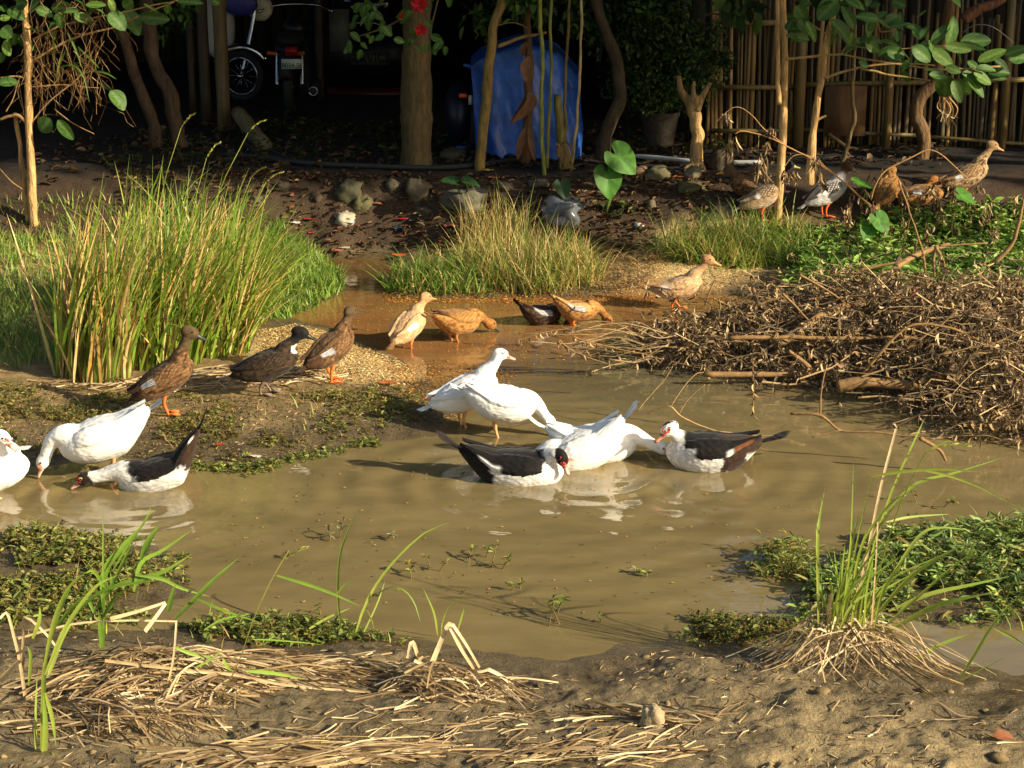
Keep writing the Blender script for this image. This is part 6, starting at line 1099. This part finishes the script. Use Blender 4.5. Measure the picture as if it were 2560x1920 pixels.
st = thing('tree_stump', 'mossy broken stump among the saplings by the tarpaulin', 'stump', PD(*cD((1660, 1540))[0], 15.95)); limb(cD((1665, 1560), (1640, 1350), (1615, 1100), (1600, 870)), 15.95, .05, st, 'trunk', lin(112, 104, 50), mat='bark')
for k in range(14): limb(cD((1660 + rng.normal(0, 30), 1300 + rng.uniform(0, 60)), (1670 + rng.normal(0, 40), 1420), (1680 + rng.normal(0, 55), 1560)), 15.9, .012, st, 'root', lin(120, 98, 56), mat='bark')
bs = thing('banana_plant', 'withered banana stalk with brown hanging leaves before the tarpaulin', 'plant', PD(*cD((1310, 1480))[0], 16.05)); limb(cD((1300, 1500), (1320, 1250), (1335, 900), (1330, 500), (1320, 100), (1320, -100)), 16.05, .05, bs, 'stalk', lin(96, 70, 44), mat='bark', end=.5)
for q, w in ((((1340, 520), (1300, 620), (1310, 760)), 90), (((1330, 850), (1350, 950), (1180, 1130)), 100), (((1320, 860), (1260, 1000), (1165, 1140)), 60), (((1345, 1150), (1360, 1300), (1390, 1480)), 60), (((1300, 1180), (1260, 1320), (1230, 1470)), 70), (((1330, 400), (1290, 440), (1280, 520)), 60), (((1320, 1200), (1320, 1340), (1330, 1490)), 80)): blade_part(bs, 'dead_leaf', cD(*q), 15.95, w / 3.687, lin(124, 88, 54), lin(110, 74, 44), 'dryleaf', 'broad')
hb = thing('hibiscus', 'dark leaved hibiscus bough with red flowers hanging before the thick trunk', 'shrub', PD(1000, 60, 15.7))
limb([(1120, -80), (1060, 0), (1000, 50), (900, 90)], 15.7, .012, hb, 'branch', lin(90, 74, 48)); limb([(1110, -60), (1080, 60), (1075, 120)], 15.7, .008, hb, 'branch', lin(90, 74, 48))
for k in range(70): x, y = rng.uniform(870, 1120), rng.uniform(-60, 125); a_ = rng.uniform(.3, 2.8); L = rng.uniform(18, 34); y_ = 15.7 + rng.normal(0, .15); put_leaf(hb, PD(x, y, y_), PD(x + L * math.cos(a_), y + L * math.sin(a_), y_), 1.3, meshes=[LM[0], LM[3]])
for x, y, s in ((1048, 12, 22), (1052, 75, 16), (1004, 40, 8)):
    for k in range(5): a_ = k * 1.26 + .3; put = PD(x, y, 15.45); V, F, C = leaves(put[None], np.array([[math.cos(a_), -.3, math.sin(a_)]]), np.array([[0, -1, .2]]), s / 290, s / 330, lin(170, 12, 16)); mk('petal', V, F, M['leaf'], hb, C)
# clipped shrub, pollard stump and pot
sh = thing('shrub', 'dense dark small leaved shrub left of the bamboo fence', 'shrub', PD(1650, 380, 16.8)); limb([(1660, 370), (1655, 300), (1640, 220), (1650, 120)], 16.8, .025, sh, 'trunk', brk, mat='bark')
crown(sh, PD(1640, 180, 16.7), .46, 4200, [lin(60, 82, 36), lin(84, 104, 50), lin(44, 62, 26)], .05, 'foliage', (1.1, .8, .8)); crown(sh, PD(1745, 150, 16.5), .28, 2000, [lin(60, 82, 36), lin(92, 112, 54), lin(44, 62, 26)], .05, 'foliage', (1.0, .8, 1.2)); crown(sh, PD(1600, 60, 16.6), .4, 2400, [lin(50, 72, 30), lin(84, 104, 50), lin(34, 52, 22)], .06, 'foliage', (1.3, .8, .8))
ps = thing('pollard_stump', 'pale barked stump forking into cut prongs beside the potted plant', 'stump', PD(1740, 432, 15.9))
limb(cC((895, 1640), (885, 1400), (880, 1200), (870, 1000), (880, 900)), 15.9, .058, ps, 'trunk', lin(172, 138, 88), mat='bark', end=.9, wig=.06); limb(cC((890, 1010), (930, 920), (975, 840), (1020, 760)), 15.88, .034, ps, 'prong', lin(160, 128, 80), mat='bark', end=.5); limb(cC((860, 1040), (800, 920), (750, 830), (730, 700)), 15.93, .04, ps, 'prong', lin(150, 118, 74), mat='bark', end=.5); limb(cC((870, 960), (865, 860), (870, 750)), 15.9, .03, ps, 'prong', lin(170, 138, 90), mat='bark', end=.4)
for k in range(12): limb(cC((890 + rng.normal(0, 35), 1460), (905 + rng.normal(0, 50), 1560), (930 + rng.normal(0, 70), 1660)), 15.86, .014, ps, 'root', lin(160, 130, 84), mat='bark')
pt = thing('plant_pot', 'big dark pot with a leafy plant in the shade', 'plant pot', PD(1648, 362, 16.6)); c = PD(1648, 362, 16.6); t = np.linspace(0, 2 * np.pi, 25)[:-1]; rings = []
for z, r in ((0, .12), (.02, .13), (.24, .165), (.27, .18), (.30, .18), (.3, .155), (.24, .15)): rings.append(np.stack([c[0] + r * np.cos(t), c[1] + r * np.sin(t), np.full(24, c[2] + z)], 1))
V, F = loft(rings); pl(pt, 'pot', V, F, 'stone', lin(58, 50, 40), True); limb([(1655, 290), (1658, 260), (1650, 235)], 16.6, .012, pt, 'stem', brk); crown(pt, PD(1650, 235, 16.6), .13, 260, [lin(84, 110, 50)], .05, 'foliage')
# thin trees before the fence at right
yard_tree('yard_tree', 'dark trunk bending right before the bamboo fence', [(1230, 1640), (1270, 1450), (1280, 1280), (1230, 1050), (1270, 900), (1370, 780), (1400, 680), (1480, 400), (1560, -100)], cB, 16.5, .066, lin(104, 78, 48), [(.5, .2, 3.2, 1.0, 1500, .15)])
yard_tree('sapling', 'crooked thin sapling before the plywood patch', [(525, 1530), (600, 1300), (640, 1100), (625, 900), (655, 650), (650, 400), (640, -60)], cB, 16.2, .02, lin(120, 100, 60), [(0, 0, 2.9, .4, 200, .12)])
lb_ = thing('fallen_bough', 'bare bough hanging from the upper right corner', 'branch', PD(2500, 20, 16.0)); limb(cB((1650, 180), (1800, 80), (1950, 30), (2100, -60)), 16.0, .05, lb_, 'bough', lin(110, 72, 46), mat='bark'); limb(cB((1650, 300), (1780, 225), (1950, 260), (2120, 400)), 15.9, .006, lb_, 'twig', lin(90, 80, 70))
rt = thing('dry_roots', 'tuft of dry straw hanging from the bough before the fence', 'straw', PD(2370, 260, 15.5))
for k in range(16): x = 1480 + rng.normal(0, 25); blade_part(rt, 'straw', cB((x, 890), (x + rng.normal(15, 25), 1000), (x + rng.normal(45, 45), 1080 + rng.uniform(0, 90))), 15.5, 2.5, lin(176, 130, 80), STRAW2, 'straw', 'straw')
# ---------------------------------------------------------------- unseen trees added outside the frame so that their crowns shade the yard
for k, (x, y, h, r, lb) in enumerate(((7.6, 16.0, 4.6, 1.2, 'unseen leafy tree for yard shade beside the fence, nearest to the right edge'), (10.2, 16.2, 5.6, 1.7, 'second unseen leafy tree for yard shade, off to the right of the fence'), (13.2, 15.4, 6.6, 2.1, 'third unseen leafy tree for yard shade, off to the right'), (16.8, 14.6, 7.6, 2.6, 'tall unseen leafy tree for yard shade, far off to the right'), (21, 15.6, 9, 3.2, 'tallest unseen leafy tree for yard shade, farthest off to the right'), (14.5, 20.5, 8.5, 2.8, 'big unseen leafy tree behind the hut'), (-13.5, 19, 6, 2.4, 'big unseen leafy tree added against skylight left of the shed'))):
    root = thing('unseen_leafy_tree', lb, 'tree', (x, y, ZY)); V, F = tube(spline([(x, y, .4), (x + .1, y, h * .4), (x - .1, y + .1, h * .85)], 8), np.linspace(.04 * h, .015 * h, 8), 9); pl(root, 'trunk', V, F, 'bark', brk, True)
    crown(root, np.array([x, y, h * .72]), r, int(1300 * r), tg, .26); crown(root, np.array([x, y, h * .4]), r * .8, int(900 * r), tg, .26)
for x, y, zc, r, n, lb in ((9.6, 11.9, 6.5, 1.3, 3200, 'unseen high crowned tree added for shade right of the pond, nearest'), (10.2, 10.6, 7.9, 1.2, 2300, 'unseen tall thin crowned tree added for shade right of the pond'), (12.6, 12.4, 7.9, 1.7, 3200, 'unseen high crowned tree added for shade behind the nearest one right of the pond'), (15.5, 10.2, 9.6, 1.9, 3200, 'unseen high crowned tree added for shade far right of the pond'), (19, 9.6, 11.6, 2.4, 3400, 'unseen highest crowned tree added for shade far right of the pond')):  # unseen crowns added high in the sun's path to darken the left yard
    root = thing('unseen_shading_tree', lb, 'tree', (x, y, .5)); V, F = tube(spline([(x, y, .3), (x + .1, y, zc * .5), (x - .1, y + .1, zc)], 8), np.linspace(.14, .05, 8), 9); pl(root, 'trunk', V, F, 'bark', brk, True); crown(root, np.array([x, y, zc]), r, n, tg, .28, sq=(1, 1, .85))
for k, (x, y, h, r, lb) in enumerate(((-7, 28.5, 8, 3.2, 'unseen tall tree added against skylight behind the shed, left'), (-1, 29, 8.5, 3.4, 'unseen tall tree added against skylight behind the shed, middle'), (5.5, 28.5, 8.5, 3.3, 'unseen tall tree added against skylight behind the hut'))):  # unseen backdrop trees added to keep out skylight
    root = thing('unseen_leafy_tree', lb, 'tree', (x, y, ZY)); V, F = tube(spline([(x, y, .4), (x + .1, y, h * .4), (x - .1, y + .1, h * .85)], 8), np.linspace(.04 * h, .015 * h, 8), 9); pl(root, 'trunk', V, F, 'bark', brk, True); crown(root, np.array([x, y, h * .68]), r, 3600, tg, .34)
# ---------------------------------------------------------------- things on the rear bank
hs = thing('black_hose', 'black hose lying along the top of the rear bank', 'hose', G(1000, 425)); hz = [G(x, y) + [0, 0, .03] for x, y in ((560, 395), (640, 402), (760, 416), (900, 424), (1080, 428), (1200, 420), (1290, 408), (1360, 402))]; V, F = tube(spline(hz, 40), .022, 8); pl(hs, 'hose', V, F, 'black_rubber', smooth=True)
pp = thing('white_pipe', 'pale grey pipe lying beside the pollard stump', 'pipe', G(1700, 415)); V, F = tube(spline([G(1575, 402) + [0, 0, .04], G(1680, 412) + [0, 0, .05], G(1760, 420) + [0, 0, .05], G(1905, 417) + [0, 0, .04]], 20), .02, 8); pl(pp, 'pipe', V, F, 'paint', lin(176, 176, 172), True)
lg = thing('fallen_log', 'mossy log lying in the shade down to the bank', 'log', PD(650, 360, 16.6)); limb([(590, 285), (640, 340), (680, 400), (720, 450), (740, 470)], (18.0, 15.8), .075, lg, 'log', lin(120, 108, 72), mat='bark', end=.9, wig=.03)
cb = thing('cable', 'thin dark cables looping over the log', 'cable', PD(680, 380, 16.4)); 
for dy in (0, 10): limb([(610, 350 + dy), (640, 378 + dy * .6), (680, 376 + dy), (730, 400 + dy), (800, 425 + dy)], (16.9, 16.0), .009, cb, 'strand', (.03, .03, .035), mat='black_rubber')
stone_cols = [lin(104, 92, 70), lin(116, 104, 82), lin(90, 78, 58), lin(98, 92, 64)]
for px, py, rx, ry, lb, c_ in ((858, 545, 30, 24, 'pale angular stone at the edge of the littered stream', lin(196, 184, 160)), (1045, 472, 32, 40, 'tall rounded stone in the rear bank below the thick trunk', None), (985, 468, 22, 22, 'rounded stone left of the tall one under the trunk', None), (905, 508, 28, 30, 'mossy stone above the pale angular one', lin(124, 118, 76)), (870, 480, 34, 36, 'big dark stone in the bank left of the mossy one', lin(96, 92, 64)), (1165, 500, 62, 32, 'long flat grey stone half hidden by taro leaves', lin(128, 122, 104)), (1060, 525, 26, 16, 'low stone under the tall rounded one', None), (1345, 462, 28, 18, 'rounded stone near the thin pale sapling', None), (1650, 432, 34, 20, 'flat topped stone left of the pollard stump', lin(140, 130, 92)), (1735, 432, 24, 22, 'squarish stone at the foot of the pollard stump', lin(150, 138, 104)), (1600, 430, 22, 20, 'reddish brown stone beside the taro', lin(140, 108, 76)), (1628, 520, 14, 18, 'small upright stone above the leaf litter', lin(140, 122, 92)), (1135, 385, 36, 18, 'pale stone in the shade between trunk and tarpaulin', None), (1600, 566, 14, 12, 'small white stone at the puddle edge', lin(216, 208, 190)), (1800, 400, 40, 34, 'dark boulder against the fence foot', lin(104, 90, 66)), (1420, 540, 30, 14, 'low wet stone right of the plastic bag', lin(112, 104, 84)), (1730, 470, 40, 16, 'low mossy stone under the pollard roots', lin(112, 104, 60)), (1260, 470, 28, 16, 'grey stone behind the middle tussock', None), (1530, 360, 22, 16, 'round stone in the shade near the pot', lin(96, 86, 60)), (700, 470, 26, 16, 'dark stone at the foot of the fallen log', lin(90, 80, 58)), (790, 500, 22, 16, 'brown stone left of the big dark one in the bank', lin(104, 86, 62)), (640, 500, 20, 12, 'small grey stone behind the arching grass', lin(110, 100, 80))):
    c = G(px, py + ry * .7); s = SCALE(c[1]); V, F, C = rock(c + [0, .05, ry / s * .35], 1.0, px * .37, (rx / s * .9, rx / s * .8, ry / s * .9), amp=.5, nu=20, nv=13, col=(c_ if c_ is not None else stone_cols[px % 4]) * (.5 if px not in (858, 1600) else .7)); props(mk('stone', V, F, M['stone'], None, C, True), lb, 'stone', 'stones of the rear bank')
# taro
HRT = [(1, 0), (.78, .26), (.45, .5), (.08, .62), (-.28, .58), (-.5, .36), (-.5, .16), (-.2, .03)]
def taro(root, px, py, Y, s, phi, face, col):
    """heart shaped leaf, tip pointing along phi in the picture plane, face turned between viewer (0) and sky (1)"""
    c = PD(px, py, Y); o = np.array(HRT + [(a, -b) for a, b in HRT[:0:-1]]); o = np.concatenate([spline(o[:8], 16), spline(np.concatenate([o[8:], o[:1]]), 15)[:-1]]); m = len(o)
    rings = [np.stack([o[:, 0] * q, o[:, 1] * q, .22 * np.abs(o[:, 1] * q) - .16 * (o[:, 0] * q) ** 2 * np.sign(o[:, 0]) + .03 * np.sin(np.arange(m) * 1.9) * q ** 3], 1) for q in (.3, .65, 1.0)]; V = np.concatenate([np.zeros((1, 3))] + rings)
    F3 = np.array([[0, 1 + i, 1 + (i + 1) % m] for i in range(m)]); F4 = np.array([[1 + r * m + i, 1 + (r + 1) * m + i, 1 + (r + 1) * m + (i + 1) % m, 1 + r * m + (i + 1) % m] for r in (0, 1) for i in range(m)])
    n = unit(np.array([.25, -1 + face, .25 + face])); t = np.array([math.cos(phi), 0, math.sin(phi)]); t = unit(t - n * (t @ n)); b = np.cross(n, t); V = V * s; V = c + V[:, :1] * t + V[:, 1:2] * b + V[:, 2:] * n
    cc = np.tile(np.asarray(col), (len(V), 1)); cc[1:1 + m][np.arange(m) % 4 == 0] *= 1.5; cc[1 + m:][np.arange(2 * m) % 4 == 0] *= 1.3; cc[0] *= 1.7
    mk('leaf', V, [F3, F4], M['leaf'], root, np.clip(cc * rng.uniform(.85, 1.1, (len(V), 1)), 0, .9), True); return c
for lb, base, lst in (('bright green taro plant with heart shaped leaves on the rear bank', (1515, 535), ((1545, 392, .21, -.75, .15), (1518, 440, .2, -1.5, .1))), ('dark taro leaves above the long flat stone', (1145, 530), ((1135, 455, .12, 3.3, .7), (1170, 455, .11, -.3, .7))), ('dark taro leaf before the thin pale sapling', (1415, 520), ((1405, 465, .12, -1.4, .2),)), ('yellow green round taro leaf among the far ducks', (2165, 545), ((2150, 460, .14, .2, .75),)), ('lit taro leaf at the feet of the alert far duck', (2410, 560), ((2405, 490, .13, -.6, .5),)), ('pale taro leaves in the far right weeds', (2185, 640), ((2195, 550, .14, -1.2, .3), (2170, 570, .12, -1.9, .2)))):
    b = G(*base); root = thing('taro', lb, 'taro', b, 'taro plants')
    for px, py, s, yaw, tl in lst:
        c = taro(root, px, py, b[1] - .12, s, yaw, tl, lin(76, 124, 42) if 'dark' not in lb else lin(46, 78, 40)); V, F = tube(spline([b, (b + c) / 2 + [.03, 0, .03], c], 8), np.linspace(.012, .006, 8), 7); pl(root, 'stem', V, F, 'leaf', lin(104, 122, 56), True)
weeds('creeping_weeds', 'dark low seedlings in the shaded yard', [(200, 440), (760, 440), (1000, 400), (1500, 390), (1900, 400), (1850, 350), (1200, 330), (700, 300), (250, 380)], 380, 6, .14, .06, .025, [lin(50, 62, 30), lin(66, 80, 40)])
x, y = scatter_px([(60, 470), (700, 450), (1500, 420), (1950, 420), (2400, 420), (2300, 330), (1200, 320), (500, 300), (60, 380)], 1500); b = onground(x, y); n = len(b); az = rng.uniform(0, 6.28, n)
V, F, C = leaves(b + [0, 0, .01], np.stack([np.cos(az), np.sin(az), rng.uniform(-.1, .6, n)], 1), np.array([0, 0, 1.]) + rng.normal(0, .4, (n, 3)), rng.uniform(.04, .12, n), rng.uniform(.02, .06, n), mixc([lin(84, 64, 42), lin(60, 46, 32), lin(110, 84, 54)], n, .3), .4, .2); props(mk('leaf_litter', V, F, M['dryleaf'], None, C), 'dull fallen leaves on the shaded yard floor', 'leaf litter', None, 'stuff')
# leaf litter and rubbish on the rear bank
x, y = scatter_px([(640, 640), (560, 600), (300, 520), (300, 440), (700, 430), (860, 440), (1000, 440), (1500, 440), (1700, 430), (1950, 440), (1950, 520), (1650, 560), (1640, 620), (1500, 650), (1100, 640), (980, 620), (900, 645)], 2600); b = onground(x, y) + [0, 0, .008]; n = len(b); az = rng.uniform(0, 6.28, n)
V, F, C = leaves(b, np.stack([np.cos(az), np.sin(az), rng.uniform(-.1, .5, n)], 1), np.array([0, 0, 1.]) + rng.normal(0, .4, (n, 3)), rng.uniform(.03, .09, n), rng.uniform(.015, .04, n), mixc([lin(90, 68, 44), lin(108, 82, 52), lin(72, 54, 37), lin(136, 110, 72), lin(118, 72, 42)], n, .3), .4, .2); props(mk('leaf_litter', V, F, M['dryleaf'], None, C), 'brown fallen leaves covering the rear bank', 'leaf litter', None, 'stuff')
def scrap(px, py, s, col, lb, cat='litter', name='litter_scrap', tall=.4):
    c = G(px, py); u, v = np.meshgrid(np.linspace(-1, 1, 6), np.linspace(-1, 1, 5), indexing='ij'); X = c[0] + s * u + .25 * s * n2(u, v, .7, 2, px); Yy = c[1] + s * .6 * v; Z = c[2] + .012 + s * tall * (.6 + .7 * n2(u, v, .8, 2, py)); Z = np.maximum(Z, c[2] + .004)
    i = np.arange(5)[:, None] * 5; j = np.arange(4)[None, :]; F = np.stack([i + j, i + 5 + j, i + 6 + j, i + j + 1], -1).reshape(-1, 4); props(mk(name, np.stack([X, Yy, Z], -1), F, M['litter'], None, np.asarray(col)), lb, cat, 'rubbish on the rear bank')
for a_ in ((735, 562, .05, lin(220, 214, 206), 'white crumpled wrapper at the left end of the litter'), (775, 563, .05, lin(196, 60, 56), 'red wrapper beside the white one'), (868, 562, .07, lin(110, 160, 190), 'pale blue wrapper under the pale stone'), (1006, 556, .05, lin(190, 60, 64), 'red plastic scrap above the inlet'), (1000, 577, .05, lin(60, 130, 180), 'blue and green scrap above the inlet'), (1045, 560, .07, lin(128, 132, 130), 'grey plastic strip left of the tussock'), (1128, 572, .06, lin(206, 110, 100), 'pinkish wrapper at the tussock foot'), (998, 645, .06, lin(206, 92, 36), 'bright orange leaf scrap at the waterline'), (860, 625, .05, lin(190, 170, 150), 'pale scrap on the wet stream bed'), (845, 635, .05, lin(196, 120, 92), 'salmon scrap beside the pale one'), (1220, 432, .05, lin(226, 190, 60), 'yellow wrapper by the thin leaning trunk'), (1235, 452, .045, lin(206, 120, 70), 'orange and white wrapper under the yellow one'), (135, 612, .05, lin(214, 206, 84), 'yellow bag behind the tall grass'), (32, 600, .05, lin(214, 110, 84), 'orange cup at the left edge'), (780, 590, .03, lin(206, 70, 96), 'tiny pink scrap over the stream'), (970, 965, .05, lin(196, 112, 60), 'orange leaf on the husks'), (550, 1120, .03, lin(150, 60, 40), 'dark red leaf on the mud behind the left ducks'), (640, 1152, .03, lin(206, 200, 180), 'small pale scrap at the left waterline'), (635, 805, .07, lin(206, 200, 190), 'pale crumpled paper by the tall grass')):
    scrap(*a_)
c = G(1400, 550); V, F, C = rock(c + [0, 0, .07], .19, 6.6, (.85, .5, .62), amp=.75, nu=26, nv=18); pb = nodes('clear_plastic'); pb[2].inputs['Base Color'].default_value = (.22, .24, .26, 1); pb[2].inputs['Roughness'].default_value = .22; pb[2].inputs['Transmission Weight'].default_value = .5
M['bag'] = pb[0]; props(mk('plastic_bag', V, F, M['bag'], None, C, False), 'clear plastic bag on the rear bank right of the middle tussock', 'plastic bag')
